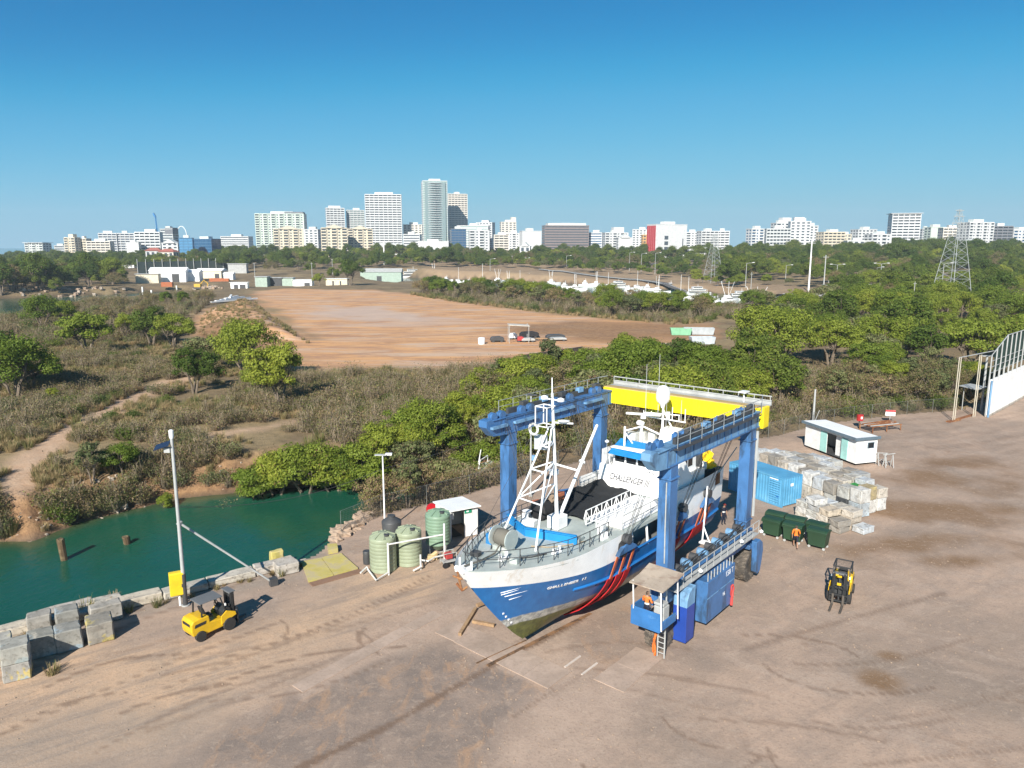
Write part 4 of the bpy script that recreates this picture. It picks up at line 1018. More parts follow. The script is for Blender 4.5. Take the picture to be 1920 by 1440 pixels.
# operator station at the front
mb = MB(); vs = [(8.45, 5.3, 4.72), (8.45, 7.3, 4.75), (6.25, 7.35, 5.0), (6.25, 5.25, 5.02), (7.4, 5.3, 4.8), (7.4, 7.3, 4.82)]
mb.add(vs + [(p[0], p[1], p[2] - 0.06) for p in vs], [(0, 1, 5, 4), (4, 5, 2, 3), (6, 10, 11, 7), (10, 9, 8, 11), (0, 6, 7, 1), (1, 7, 11, 5), (5, 11, 8, 2), (2, 8, 9, 3), (3, 9, 10, 4), (4, 10, 6, 0)])
mb.build('canopy', m_tan, lift)
for q_ in ((8.2, 5.4), (8.2, 7.05), (6.4, 7.05), (6.4, 5.4)): MB().tube((q_[0] - 0.2, q_[1], 2.3), (q_[0], q_[1], 4.75), 0.04, n=6).build('canopy_post', m_white, lift)
mb = MB()
mb.bb(6.3, 8.1, 5.25, 7.0, 2.2, 2.28); mb.bb(8.02, 8.1, 5.25, 7.0, 2.28, 3.25); mb.bb(6.5, 8.02, 5.25, 5.32, 2.28, 3.25); mb.bb(6.3, 8.02, 6.93, 7.0, 2.28, 2.7)
mb.build('operator_platform', M('platform_blue', (0.035, 0.16, 0.40), 0.45, wear=(0.12, 0.28, 0.5), wear_amt=0.2), lift, bevel=0.02)
mb = MB(); mb.bb(7.0, 7.6, 6.35, 6.95, 2.28, 3.4); mb.box((7.3, 6.6, 3.5), (0.5, 0.6, 0.15)); mb.build('control_console', m_grey, lift, bevel=0.03)
mb = MB(); mb.bb(6.5, 7.6, 5.4, 6.8, 1.95, 2.2); mb.build('platform_bracket', m_dkgrey, lift)
mb = MB()
for yy in (6.2, 6.62): mb.tube((6.75, yy, 0.05), (6.75, yy, 4.6), 0.045, n=6)
for k in range(14): mb.tube((6.75, 6.2, 0.3 + k * 0.3), (6.75, 6.62, 0.3 + k * 0.3), 0.028, n=5)
mb.build('boarding_ladder', m_grey, lift)
mb = MB(); mb.path([(6.9 + 0.05 * math.sin(9 * t), 6.1 + 0.06 * math.cos(7 * t), 1.4 - 1.25 * t) for t in np.linspace(0, 1, 14)], 0.075, 5); mb.path([(6.95 + 0.12 * math.cos(a), 6.08, 0.62 + 0.3 * math.sin(a)) for a in np.linspace(0, 4 * PI, 24)], 0.04, 5); mb.build('orange_strap', M('strap_orange', (0.75, 0.18, 0.03), 0.7), lift)
mb = MB(); mb.path([(5.3 + 0.47, 5.75 + 0.1, 9.6), (5.75, 5.85, 7.0), (5.78, 5.9, 5.0)], 0.04, 5); mb.path([(-5.8, 6.12, 10.3), (-5.85, 6.12, 4.5)], 0.09, 6); mb.build('leg_conduit', m_grey, lift)
mb = MB(); mb.tube((-1.6, 4.6, 3.5), (-2.0, 4.6, 7.2), 0.05); mb.tube((-1.6, 5.2, 3.5), (-1.7, 4.6, 4.6), 0.05); mb.box((-1.6, 5.0, 3.62), (0.5, 1.0, 0.1)); mb.build('davit_post', m_white, lift)
for (s, z_) in ((2.9, 3.7), (-2.8, 3.7), (-6.0, 3.4)): MB().lathe([(0.0, 0), (0.12, 0.05), (0.14, 0.14), (0.0, 0.25)], 10, (s, 6.7, z_)).build('work_lamp', m_whiteclean, lift)
# slings, spreaders and wire falls
def sling(s, upper=True):
    """webbing strap: hangs straight from the spreader, then wraps the turn of the bilge and the keel"""
    top = (hbr(s, 4.6) + 0.26, 5.0)
    pts = [top] + [(hbr(s - 0.3, z_) + 0.09, z_) for z_ in np.linspace(3.6, 0.62, 14)] + [(0.0, 0.44)]
    hullp = []                                                # outer hull of the section seen from the strap
    for p in pts:
        while len(hullp) >= 2 and (hullp[-1][0] - hullp[-2][0]) * (p[1] - hullp[-2][1]) - (hullp[-1][1] - hullp[-2][1]) * (p[0] - hullp[-2][0]) >= 0: hullp.pop()
        hullp.append(p)
    def cut(t0, t1):
        P_ = [Vector((q[0], q[1])) for q in hullp]; d = [0]
        for a, b_ in zip(P_[:-1], P_[1:]): d.append(d[-1] + (b_ - a).length)
        n = 14; out = []
        for k in range(n + 1):
            t = d[-1] * (t0 + (t1 - t0) * k / n)
            m_ = max(i for i in range(len(d)) if d[i] <= t + 1e-6); m_ = min(m_, len(d) - 2)
            f_ = (t - d[m_]) / max(1e-6, d[m_ + 1] - d[m_]); out.append(P_[m_].lerp(P_[m_ + 1], f_))
        return out
    def strap(name, mat, parent, path_, w, th):
        mb = MB(); vs = []; fs = []
        for k, q in enumerate(path_):
            tt = path_[min(k + 1, len(path_) - 1)] - path_[max(k - 1, 0)]; nn = Vector((-tt.y, tt.x)).normalized() * th
            vs += [(s - w, q.x, q.y), (s + w, q.x, q.y), (s - w, q.x + nn.x, q.y + nn.y), (s + w, q.x + nn.x, q.y + nn.y)]
        for k in range(len(path_) - 1):
            a = 4 * k; fs += [(a, a + 1, a + 5, a + 4), (a + 2, a + 6, a + 7, a + 3), (a, a + 4, a + 6, a + 2), (a + 1, a + 3, a + 7, a + 5)]
        fs += [(0, 2, 3, 1), (len(vs) - 4, len(vs) - 3, len(vs) - 1, len(vs) - 2)]
        mb.add(vs, fs); return mb.build(name, mat, parent)
    near = cut(0.26, 1.0); full_ = near + [Vector((-q.x, q.y)) for q in near[::-1][1:]]
    sl = strap('sling', m_red, lift, full_, 0.33, 0.05)
    up_ = cut(0.0, 0.27); strap('sling_strop', m_orange, sl, up_, 0.11, 0.05); strap('sling_strop', m_orange, sl, [Vector((-q.x, q.y)) for q in up_], 0.11, 0.05)
for s in (6.55, 5.65, 4.75, -0.75, -1.5, -4.0, -4.75, -5.5): sling(s)
for (sa, sb) in ((4.6, 6.7), (-1.7, -0.55), (-5.7, -3.8)):
    for sd in (1, -1):
        y0 = sd * (hbr((sa + sb) / 2, 4.6) + 0.3)
        mb = MB(); mb.prism([(sa, 5.0), (sb, 5.0), (sb - 0.2, 5.2), ((sa + sb) / 2 + 0.25, 5.5), ((sa + sb) / 2 - 0.25, 5.5), (sa + 0.2, 5.2)], y0 - 0.12, y0 + 0.12, axis='y'); mb.build('spreader', m_blue, lift, bevel=0.02)
        mb = MB(); mb.lathe([(0.28, -0.2), (0.28, 0.2)], 12, ((sa + sb) / 2, y0, 5.75), R=Matrix.Rotation(PI / 2, 3, 'X')); mb.build('hook_block', m_dkgrey, lift, smooth=True)
        mb = MB()
        for d in (-0.3, -0.15, 0.15, 0.3):
            mb.tube(((sa + sb) / 2 + d, y0, 5.8), ((sa + sb) / 2 + d * 1.6, sd * 5.25, 11.2), 0.016, n=4, cap=False)
        mb.build('wire_fall', m_wire, lift)
# ------------------------------------------------------------------ quay kerb blocks and loose concrete blocks
QANG = math.atan2(QD.y, QD.x)
m_kerb = M_obj('kerb_concrete', [(0.50, 0.46, 0.39), (0.44, 0.41, 0.35), (0.52, 0.46, 0.37), (0.46, 0.42, 0.37)])
def rough_block(name, d, mat, seed, jit=0.035, chamfer=0.05):
    rn = random.Random(seed); mb = MB(); x, y, z = d[0] / 2, d[1] / 2, d[2]
    nx, ny, nz_ = 3, 2, 2
    bm = bmesh.new()
    bmesh.ops.create_cube(bm, size=1.0)
    bmesh.ops.subdivide_edges(bm, edges=bm.edges[:], cuts=2, use_grid_fill=True)
    for v in bm.verts:
        v.co = Vector((v.co.x * d[0] + rn.uniform(-jit, jit), v.co.y * d[1] + rn.uniform(-jit, jit), (v.co.z + 0.5) * d[2] + (rn.uniform(-jit, jit) if v.co.z > -0.49 else 0)))
    me = bpy.data.meshes.new(name); bm.to_mesh(me); bm.free(); me.materials.append(mat)
    o = bpy.data.objects.new(name, me); COL.objects.link(o)
    b = o.modifiers.new('bevel', 'BEVEL'); b.width = chamfer; b.segments = 1; b.limit_method = 'ANGLE'; b.angle_limit = rad(50)
    return o
tpos = -13.0; k = 0; rn = random.Random(21)
ORD = ['first', 'second', 'third', 'fourth', 'fifth', 'sixth', 'seventh', 'eighth', 'ninth', 'tenth', 'eleventh', 'twelfth']
kerbs = []
while tpos < (Q1 - Q0).length - 1.0:
    L = rn.uniform(2.6, 3.7)
    c_ = Q0 + QD * (tpos + L / 2) - nq * (0.42 + rn.uniform(-0.08, 0.08))
    o = rough_block('kerb_block', (L - 0.07, 1.0, 0.5 + rn.uniform(-0.04, 0.06)), m_kerb, k)
    o.location = (c_.x, c_.y, 0.0); o.rotation_euler = (0, 0, QANG + rn.uniform(-0.02, 0.02))
    kerbs.append((tpos, o)); tpos += L; k += 1
vis = [o for t, o in kerbs if t > -2.0]; hid = [o for t, o in kerbs if t <= -2.0]
for i, o in enumerate(hid): tag(o, 'kerb block of the quay just outside the left picture edge, %s one out' % ORD[len(hid) - 1 - i], 'concrete block', 'kerb blocks along the quay')
for i, o in enumerate(vis): tag(o, 'weathered concrete kerb block on the quay edge, %s from the left picture edge' % ORD[min(i, 11)], 'concrete block', 'kerb blocks along the quay')
for i, (t, off, L) in enumerate([(3.4, 0.75, 2.9), (5.6, 0.35, 1.5)]):
    c_ = Q0 + QD * t + nq * off; o = rough_block('kerb_block', (L, 0.9, 0.55), m_kerb, 50 + i); o.location = (c_.x, c_.y, 0.0 if off < .5 else -0.05); o.rotation_euler = (0, 0, QANG + 0.05)
    tag(o, ['cracked tan concrete slab jutting over the water beside the kerb', 'small pale concrete slab beside the grass on the quay edge'][i], 'concrete block', 'kerb blocks along the quay')

def M_block(name, base, paints):
    """cast concrete with dirt and faded paint patches"""
    if name in MATS: return MATS[name]
    m, nt, b = nt_new(name); c = coord(nt)
    n1 = noise_n(nt, c, 1.2, 7, 0.7); n2 = noise_n(nt, c, 3.2, 6, 0.7)
    colr = mixc(nt, ramp_n(nt, n1, 0.3, 0.7), tuple(x * 0.5 for x in base), tuple(x * 0.95 for x in base))
    for i, p in enumerate(paints):
        n3 = noise_n(nt, c, 0.9 + 0.35 * i, 4, 0.6, 0.2, (1 + i, 1, 1.7 - 0.5 * i))
        colr = mixc(nt, math_n(nt, 'MULTIPLY', ramp_n(nt, n3, 0.53, 0.60), 0.75), colr, p)
    colr = mixc(nt, math_n(nt, 'MULTIPLY', ramp_n(nt, n2, 0.53, 0.66), 0.75), colr, (0.11, 0.10, 0.08))
    nt.links.new(colr, b.inputs['Base Color']); b.inputs['Roughness'].default_value = 0.9
    bump_n(nt, b, n2, 0.4, 0.04); MATS[name] = m
    return m
BK = [('A', (190, 1206), (1.35, 1.6, 1.2), 0.05, M_block('block_yellowmark', (0.36, 0.33, 0.28), [(0.50, 0.40, 0.10)]), 'square concrete block with a yellow paint mark nearest the light pole'),
      ('A2', (200, 1168), (1.7, 0.8, 1.1), 0.12, M_block('block_pale', (0.44, 0.41, 0.36), []), 'pale weathered slab block directly behind the yellow marked block'),
      ('B', (131, 1221), (1.28, 1.35, 1.2), 0.08, M_block('block_bluegrey', (0.38, 0.37, 0.33), [(0.27, 0.36, 0.42)]), 'blue-grey painted concrete block, middle one of the row of three'),
      ('B2', (129, 1182), (1.2, 1.1, 1.2), 0.06, MATS['block_bluegrey'], 'blue-grey block close behind the middle block of the row'),
      ('C', (81, 1233), (1.28, 1.35, 1.2), 0.10, M_block('block_stained', (0.37, 0.36, 0.31), [(0.25, 0.33, 0.36), (0.44, 0.40, 0.33)]), 'stained concrete block half in shadow beside the two block stack'),
      ('C2', (77, 1190), (1.2, 1.0, 1.15), 0.03, MATS['block_pale'], 'pale block close behind the half shadowed block'),
      ('E', (2, 1252), (1.3, 1.7, 1.3), 0.10, M_block('block_chalk', (0.52, 0.50, 0.44), [(0.55, 0.47, 0.22)]), 'chalky block with a faint yellow top at the left picture edge')]
for nm, (u, v), d, rr_, mt, lab in BK:
    x_, y_ = P(u, v); dirv = Vector((x_, y_)).normalized()
    o = rough_block('concrete_block', d, mt, hash(nm) % 97 if False else len(lab), 0.04, 0.06)
    o.location = (x_ + dirv.x * d[1] * 0.5, y_ + dirv.y * d[1] * 0.5, -0.02); o.rotation_euler = (0, 0, rad(30) + rr_)
    tag(o, lab, 'concrete block', 'big concrete blocks on the quay')
x_, y_ = P(36, 1278); dirv = Vector((x_, y_)).normalized()
for lv in range(2):
    o = rough_block('concrete_block', (1.25, 1.3, 0.95), M_block('block_graffiti', (0.42, 0.40, 0.36), [(0.30, 0.40, 0.46), (0.55, 0.42, 0.10)]) if lv == 0 else M_block('block_top', (0.44, 0.43, 0.38), [(0.30, 0.36, 0.36)]), 70 + lv, 0.03, 0.05)
    o.location = (x_ + dirv.x * 0.75, y_ + dirv.y * 0.75, -0.02 + 0.95 * lv); o.rotation_euler = (0, 0, rad(30) + 0.02 * lv)
    tag(o, ['lower block with blue and yellow paint in the two block stack at left', 'upper dirty grey block of the two block stack at left'][lv], 'concrete block', 'big concrete blocks on the quay')

# ------------------------------------------------------------------ light pole with solar panel, cabinet, leaning pipe
def light_pole(u, v, h, label, heads='none', r=0.09, group=None, z=None, mat=None):
    x_, y_ = P(u, v); zz = 0.0 if z is None else z
    t = thing('light_pole', label, 'light pole', (x_, y_, zz), 0, group)
    mb = MB(); mb.tube((0, 0, 0), (0, 0, h), r, r * 0.7, 10); mb.lathe([(r * 2, 0), (r * 2, 0.06)], 10); mb.build('pole', mat or m_grey, t, smooth=True)
    return t
lp = light_pole(348, 1135, 11.2, 'tall grey steel pole with a small solar panel by the creek', r=0.125)
mb = MB(); mb.box((-0.55, -0.1, 10.35), (0.95, 0.6, 0.05), R=Matrix.Rotation(rad(-18), 3, 'Y') @ Matrix.Rotation(rad(20), 3, 'X')); mb.build('solar_panel', M('solar_cells', (0.02, 0.035, 0.07), 0.15), lp)
mb = MB(); mb.box((-0.3, 0, 10.05), (0.35, 0.25, 0.3)); mb.tube((0, 0, 10.2), (-0.6, 0, 10.2), 0.04); mb.build('bracket', m_grey, lp)
MB().lathe([(0.1, 10.75), (0.14, 10.9), (0.14, 11.25), (0.08, 11.3)], 12).build('camera_head', m_white, lp, smooth=True)
MB().tube((0, 0, 0), (0, 0, 2.1), 0.15, n=12).build('pole_base', m_dkgrey, lp)
x_, y_ = P(335, 1136)
cab = thing('cabinet', 'bright yellow cabinet on a post beside the solar pole', 'cabinet', (x_, y_, 0), rad(28))
MB().bb(-0.42, 0.42, -0.22, 0.22, 0.75, 2.25).build('box', M('cabinet_yellow', (0.80, 0.56, 0.02), 0.45), cab, bevel=0.05)
MB().bb(-0.40, 0.40, -0.25, -0.22, 0.8, 2.2).build('door', M('cabinet_yellow'), cab, bevel=0.02)
MB().bb(0.25, 0.33, -0.29, -0.25, 1.3, 1.5).build('handle', m_dkgrey, cab)
mb = MB(); mb.tube((0.1, 0, 0), (0.1, 0, 0.8), 0.07); mb.build('post', m_white, cab)
a = P(343, 1125); b_ = P(513, 1097)
lpz = thing('leaning_pipe', 'long galvanised pipe slanting down from the solar pole to the quay', 'pipe', (a[0], a[1], 0))
mb = MB(); mb.tube((0.15, 0.1, 5.1), (b_[0] - a[0], b_[1] - a[1], 0.15), 0.075, 0.06, 8); mb.build('pipe', m_grey, lpz, smooth=True)
MB().box((b_[0] - a[0], b_[1] - a[1], 0.25), (0.5, 0.4, 0.5), rz=0.6).build('footing', m_dkgrey, lpz)
MB().tube((0.1, 0.05, 5.0), (0.2, 0.15, 5.25), 0.16).build('hinge', m_grey, lpz)
p2 = light_pole(722, 998, 6.3, 'slim white lamp post with flat twin lamp head behind the water tanks', r=0.075, mat=m_white)
mb = MB(); mb.box((-0.15, 0, 6.3), (0.9, 0.28, 0.07)); mb.build('lamp_head', m_grey, p2); mb = MB(); mb.box((0.45, 0.15, 6.32), (0.5, 0.35, 0.12)); mb.build('lamp_head', m_white, p2)
p3 = light_pole(995, 930, 9.3, 'lamp post with dark flat lamp behind the lift far front leg', r=0.10)
mb = MB(); mb.box((0, 0, 9.3), (1.0, 0.3, 0.1)); mb.build('lamp_head', m_dkgrey, p3)
MB().box((0.25, -0.1, 3.6), (0.35, 0.3, 0.45)).build('junction_box', m_bluepale, p3)
p4 = light_pole(1524, 797, 4.6, 'short grey steel post rising behind the white hut', r=0.16)
MB().tube((0.05, 0, 0.0), (0.75, 0.1, 1.9), 0.05).build('stay', m_grey, p4)

# ------------------------------------------------------------------ water tanks
m_tank = M('tank_green', (0.30, 0.345, 0.235), 0.55, wear=(0.36, 0.38, 0.29), wear_amt=0.2, wear_scale=0.9)
m_tank2 = M('tank_green_deep', (0.21, 0.32, 0.225), 0.5)
def water_tank(u, v, label, mat, raised=False):
    x_, y_ = P(u, v)
    t = thing('water_tank', label, 'water tank', (x_, y_, 0), 0, 'green water tanks')
    z0 = 0.75 if raised else 0.0; h = 2.15 if raised else 2.35; R_ = 0.92
    mb = MB(); prof = [(R_ * 0.98, z0)]
    for k in range(9):
        za = z0 + h * k / 9; prof += [(R_, za + 0.02), (R_, za + h / 9 - 0.03), (R_ * 0.985, za + h / 9)]
    prof += [(R_ * 0.96, z0 + h + 0.05)]
    mb.lathe(prof, 28); mb.build('barrel', mat, t, smooth=True)
    mb = MB(); mb.lathe([(R_ * 0.96, z0 + h + 0.04), (R_ * 0.80, z0 + h + 0.14), (0.3, z0 + h + 0.34), (0.0, z0 + h + 0.36)], 28); lid = mb.build('lid', mat, t, smooth=True)
    for k in range(8):
        a = 2 * PI * k / 8 + 0.3
        MB().beam((0.3 * math.cos(a), 0.3 * math.sin(a), z0 + h + 0.35), (0.86 * math.cos(a), 0.86 * math.sin(a), z0 + h + 0.12), 0.11, 0.08).build('rib', mat, lid)
    MB().lathe([(0.2, z0 + h + 0.2), (0.2, z0 + h + 0.33)], 14, (0.32, -0.35, 0)).build('hatch', m_dkgrey, lid)
    if raised:
        MB().lathe([(0.25, 0.2), (R_ * 0.98, 0.75)], 24).build('cone', mat, t, smooth=True)
        for k in range(4):
            a = PI / 4 + k * PI / 2; MB().tube((0.8 * math.cos(a), 0.8 * math.sin(a), 0), (0.85 * math.cos(a), 0.85 * math.sin(a), 0.8), 0.05).build('leg', m_grey, t)
    return t
water_tank(719, 1066, 'pale green ribbed water tank nearest the yellow mats', m_tank)
water_tank(767, 1054, 'pale green water tank standing between the two other tanks', m_tank)
water_tank(822, 1034, 'darker green water tank raised on a conical base beside the white kiosk', m_tank2, True)
x_, y_ = P(728, 1035)
bt = MB(); bt.lathe([(0.6, 0), (0.75, 1.9), (0.7, 2.0), (0.3, 2.25), (0.3, 2.4), (0.0, 2.42)], 16, (x_ + 0.1, y_ + 1.2, 0)); tag(bt.build('chemical_tank', m_dkgrey, smooth=True), 'dark grey round tank top showing behind the nearest green tank', 'tank')
m_pvc = M('pvc_white', (0.78, 0.78, 0.75), 0.45)
o0 = P(729, 1078)
pw = thing('pipework', 'white plastic pipes running in front of the green water tanks', 'pipes', (o0[0], o0[1], 0))
def rel(u, v, z, o=o0):
    q_ = P(u, v, z); return (q_[0] - o[0], q_[1] - o[1], z)
mb = MB(); mb.tube((0, 0, 0), (0, 0, 2.3), 0.07); mb.build('riser', m_pvc, pw)
mb = MB(); mb.tube((0, 0, 2.2), rel(833, 1002, 2.2), 0.055, n=6); mb.build('crossing_pipe', m_pvc, pw)
mb = MB(); e = rel(833, 1002, 2.2); mb.tube((e[0], e[1], 0), (e[0], e[1], 3.0), 0.07); mb.build('riser', m_pvc, pw)
mb = MB(); mb.path([rel(676, 1074, 0.25), rel(688, 1063, 0.3), rel(690, 1068, 0.25), rel(705, 1088, 0.15), (0, 0, 0.2)], 0.06, 6); mb.build('floor_pipe', m_pvc, pw)
mb = MB(); mb.path([rel(775, 1070, 0.2), rel(790, 1062, 0.3), rel(789, 1050, 0.25), rel(803, 1052, 0.3), rel(815, 1045, 0.3), rel(835, 1040, 0.25)], 0.06, 6); mb.build('floor_pipe', m_pvc, pw)
mb = MB(); q_ = rel(789, 1068, 0); mb.tube(q_, (q_[0], q_[1], 1.1), 0.06); mb.build('riser', m_pvc, pw)
x_, y_ = P(841, 1060)
pc = thing('pressure_pump', 'red and silver wheeled pump cart beside the bow', 'pump', (x_, y_, 0), 0.5)
MB().box((0, 0, 0.75), (0.5, 0.45, 0.4)).build('engine', M('pump_red', (0.42, 0.05, 0.05), 0.5), pc, bevel=0.04)
mb = MB(); mb.path([(-0.5, -0.3, 0.2), (-0.5, -0.3, 1.0), (0.5, -0.3, 1.0), (0.5, -0.3, 0.2)], 0.035, 5); mb.path([(-0.5, 0.3, 0.2), (-0.5, 0.3, 1.0), (0.5, 0.3, 1.0), (0.5, 0.3, 0.2)], 0.035, 5); mb.box((0, 0, 0.4), (1.0, 0.6, 0.08)); mb.build('frame', m_grey, pc)
for sx in (-0.4, 0.4): MB().lathe([(0.2, -0.05), (0.2, 0.05)], 14, (sx, -0.38, 0.2), R=Matrix.Rotation(PI / 2, 3, 'X')).build('wheel', m_black, pc)
x_, y_ = P(806, 1048)
vp = MB(); vp.tube((x_, y_, 0.15), (x_ + 0.5, y_ + 0.2, 0.45), 0.14); vp.box((x_ + 0.2, y_, 0.15), (0.7, 0.4, 0.3)); tag(vp.build('small_pump', M('pump_tan', (0.5, 0.38, 0.2), 0.6), bevel=0.02), 'tan pump unit on the ground below the raised tank', 'pump')
x_, y_ = P(688, 1063)
dr = MB(); dr.lathe([(0.27, 0), (0.29, 0.3), (0.27, 0.6), (0.29, 0.9), (0.26, 0.95)], 14, (x_ - 0.1, y_ + 0.6, 0)); tag(dr.build('drum', m_dkgrey, smooth=True), 'small black drum left of the nearest tank', 'drum')

# ------------------------------------------------------------------ kiosk, hose reel, yellow mats, timber, piles
sx0, sy0 = -4.67, 54.18; ang = rad(29.3)
ks = thing('kiosk', 'small white kiosk with open doorway and green sign behind the tanks', 'shed', (sx0, sy0, 0), ang)
m_cladw = M('white_cladding', (0.80, 0.80, 0.79), 0.5)
w_, d_ = 2.3, 2.9
mb = MB(); mb.bb(0.05, w_ - 0.05, d_ - 0.06, d_, 0, 2.1); mb.build('rear_wall', m_cladw, ks)
mb = MB(); mb.bb(0.0, 0.06, 0.0, d_, 0, 2.2); mb.build('side_wall', m_cladw, ks)
mb = MB(); mb.bb(w_ - 0.06, w_, 0.0, d_, 0, 2.2); mb.build('side_wall', m_cladw, ks)
mb = MB(); mb.bb(1.15, w_ - 0.06, 0.0, 0.05, 0, 2.2)
for k in range(7): mb.bb(1.2 + k * 0.15, 1.22 + k * 0.15, -0.015, 0.0, 0.02, 2.15)
fw = mb.build('front_panel', m_cladw, ks)
MB().bb(0.06, 0.25, 0.0, 0.05, 1.6, 2.2).build('lintel', m_cladw, ks)
MB().bb(0.06, 1.15, 0.4, d_ - .1, 0.01, 0.03).build('floor_slab', m_dkgrey, ks)
mb = MB(); vs = [(-0.15, -0.3, 2.42), (w_ + 0.15, -0.3, 2.42), (w_ + 0.15, d_ + 0.2, 2.15), (-0.15, d_ + 0.2, 2.15)]
mb.add(vs + [(p[0], p[1], p[2] - 0.09) for p in vs], [(0, 1, 2, 3), (4, 7, 6, 5), (0, 4, 5, 1), (1, 5, 6, 2), (2, 6, 7, 3), (3, 7, 4, 0)]); mb.build('roof', m_whiteclean, ks)
sg_ = MB(); sg_.bb(1.15, 1.75, -0.06, -0.03, 1.9, 2.2); sgo = sg_.build('sign', M('sign_green', (0.01, 0.30, 0.16), 0.5), ks)
MB().bb(1.3, 1.5, -0.072, -0.062, 2.0, 2.1).build('sign_mark', m_whiteclean, sgo)
x_, y_ = P(810, 981)
hr = thing('hose_reel', 'round red hose reel cover on a post left of the kiosk', 'hose reel', (x_, y_, 0), 0.3)
MB().lathe([(0.42, -0.12), (0.46, 0), (0.42, 0.12)], 20, (0, 0, 1.25), R=Matrix.Rotation(PI / 2, 3, 'X')).build('reel_cover', M('fire_red', (0.50, 0.01, 0.02), 0.45), hr, smooth=True)
MB().box((0.05, -0.15, 1.05), (0.2, 0.02, 0.26)).build('label_plate', m_whiteclean, hr)
MB().tube((0, 0.12, 0), (0, 0.12, 1.4), 0.05).build('post', m_grey, hr)
mat_c = [Vector((-15.01, 49.93)), Vector((-12.47, 51.44)), Vector((-10.7, 48.86)), Vector((-13.6, 46.67))]
m_mat = M('mat_yellow', (0.52, 0.44, 0.13), 0.85, wear=(0.44, 0.37, 0.22), wear_amt=0.45, wear_scale=0.9)
for i in range(2):
    for j in range(2):
        def bl(a, b): return (mat_c[0] * (1 - a) + mat_c[1] * a) * (1 - b) + (mat_c[3] * (1 - a) + mat_c[2] * a) * b
        e = 0.006
        cs = [bl(i / 2 + e, j / 2 + e), bl((i + 1) / 2 - e, j / 2 + e), bl((i + 1) / 2 - e, (j + 1) / 2 - e), bl(i / 2 + e, (j + 1) / 2 - e)]
        mb = MB(); mb.prism([tuple(c_) for c_ in cs], 0.005, 0.09 + 0.012 * i)
        tag(mb.build('ground_mat', m_mat), 'faded yellow ground mat, %s %s of the four' % ('water side' if j == 0 else 'yard side', 'left' if i == 0 else 'right'), 'ground mat', 'faded yellow ground mats')
mb = MB(); mb.prism([tuple(mat_c[3] + Vector((0.05, -0.05))), tuple(mat_c[2] + Vector((0.05, -0.05))), tuple(mat_c[2] + Vector((0.42, -0.55))), tuple(mat_c[3] + Vector((0.42, -0.55)))], 0.0, 0.05)
tag(mb.build('timber_sill', M('timber_brown', (0.24, 0.14, 0.09), 0.9), bevel=0.01), 'brown timber sill along the front of the yellow mats', 'timber')
mb = MB(); q4 = [P(616, 1040), P(634, 1036), P(632, 1027), P(614, 1028)]; mb.prism(q4, 0.0, 0.35); tag(mb.build('painted_step', m_mat), 'small yellow painted step by the rocks at the water edge', 'step')
o = rough_block('concrete_block', (1.5, 1.1, 0.75), m_kerb, 91); x_, y_ = P(537, 1072); o.location = (x_, y_, 0); o.rotation_euler = (0, 0, QANG); tag(o, 'grey concrete block at the end of the kerb by the yellow mats', 'concrete block', 'big concrete blocks on the quay')
o = rough_block('bollard_block', (0.9, 0.5, 0.9), m_mat, 92); x_, y_ = P(517, 1058); o.location = (x_, y_ + 0.3, 0); o.rotation_euler = (0, 0, QANG); tag(o, 'yellow topped bollard block at the end of the kerb', 'bollard')
m_timber = M('timber_tan', (0.40, 0.26, 0.14), 0.85, wear=(0.26, 0.16, 0.09), wear_amt=0.4)
for i, (a, b_, lab) in enumerate([((862, 1193), (892, 1144), 'long timber baulk on the ground ahead of the bow'), ((886, 1168), (927, 1176), 'short timber baulk lying across under the bow'), ((894, 1143), (909, 1137), 'stub of timber under the bow overhang')]):
    A_ = P(*a); B_ = P(*b_); z_ = 0.09 + (0.16 if i == 2 else 0)
    mb = MB(); mb.beam((A_[0], A_[1], z_ + 0.02), (B_[0], B_[1], z_ + 0.02), 0.2, 0.18); tag(mb.build('timber_baulk', m_timber, bevel=0.015), lab, 'timber', 'timber baulks under the bow')
m_pile = M('pile_wood', (0.10, 0.065, 0.035), 0.95, wear=(0.22, 0.17, 0.09), wear_amt=0.4, bump=0.8)
for (u, v, z1, lab) in [(122, 1050, -0.45, 'tall broken timber pile standing in the creek'), (240, 1020, -1.5, 'short timber pile stump in the middle of the creek')]:
    x_, y_ = P(u, v, WATER_Z); rn = random.Random(u); mb = MB()
    n = 9; vs = []; fs = []
    for lv, z_ in enumerate((-4.0, -2.2, -1.6, z1)):
        for i in range(n):
            a = 2 * PI * i / n; r_ = 0.27 * rn.uniform(0.85, 1.12); vs.append((x_ + r_ * math.cos(a) - 0.06 * lv, y_ + r_ * math.sin(a), z_ + (rn.uniform(-0.12, 0.1) if lv == 3 else 0)))
    for lv in range(3):
        for i in range(n): fs.append((lv * n + i, lv * n + (i + 1) % n, (lv + 1) * n + (i + 1) % n, (lv + 1) * n + i))
    fs.append(tuple(range(3 * n, 4 * n))); mb.add(vs, fs); tag(mb.build('timber_pile', m_pile), lab, 'pile', 'timber piles in the creek')

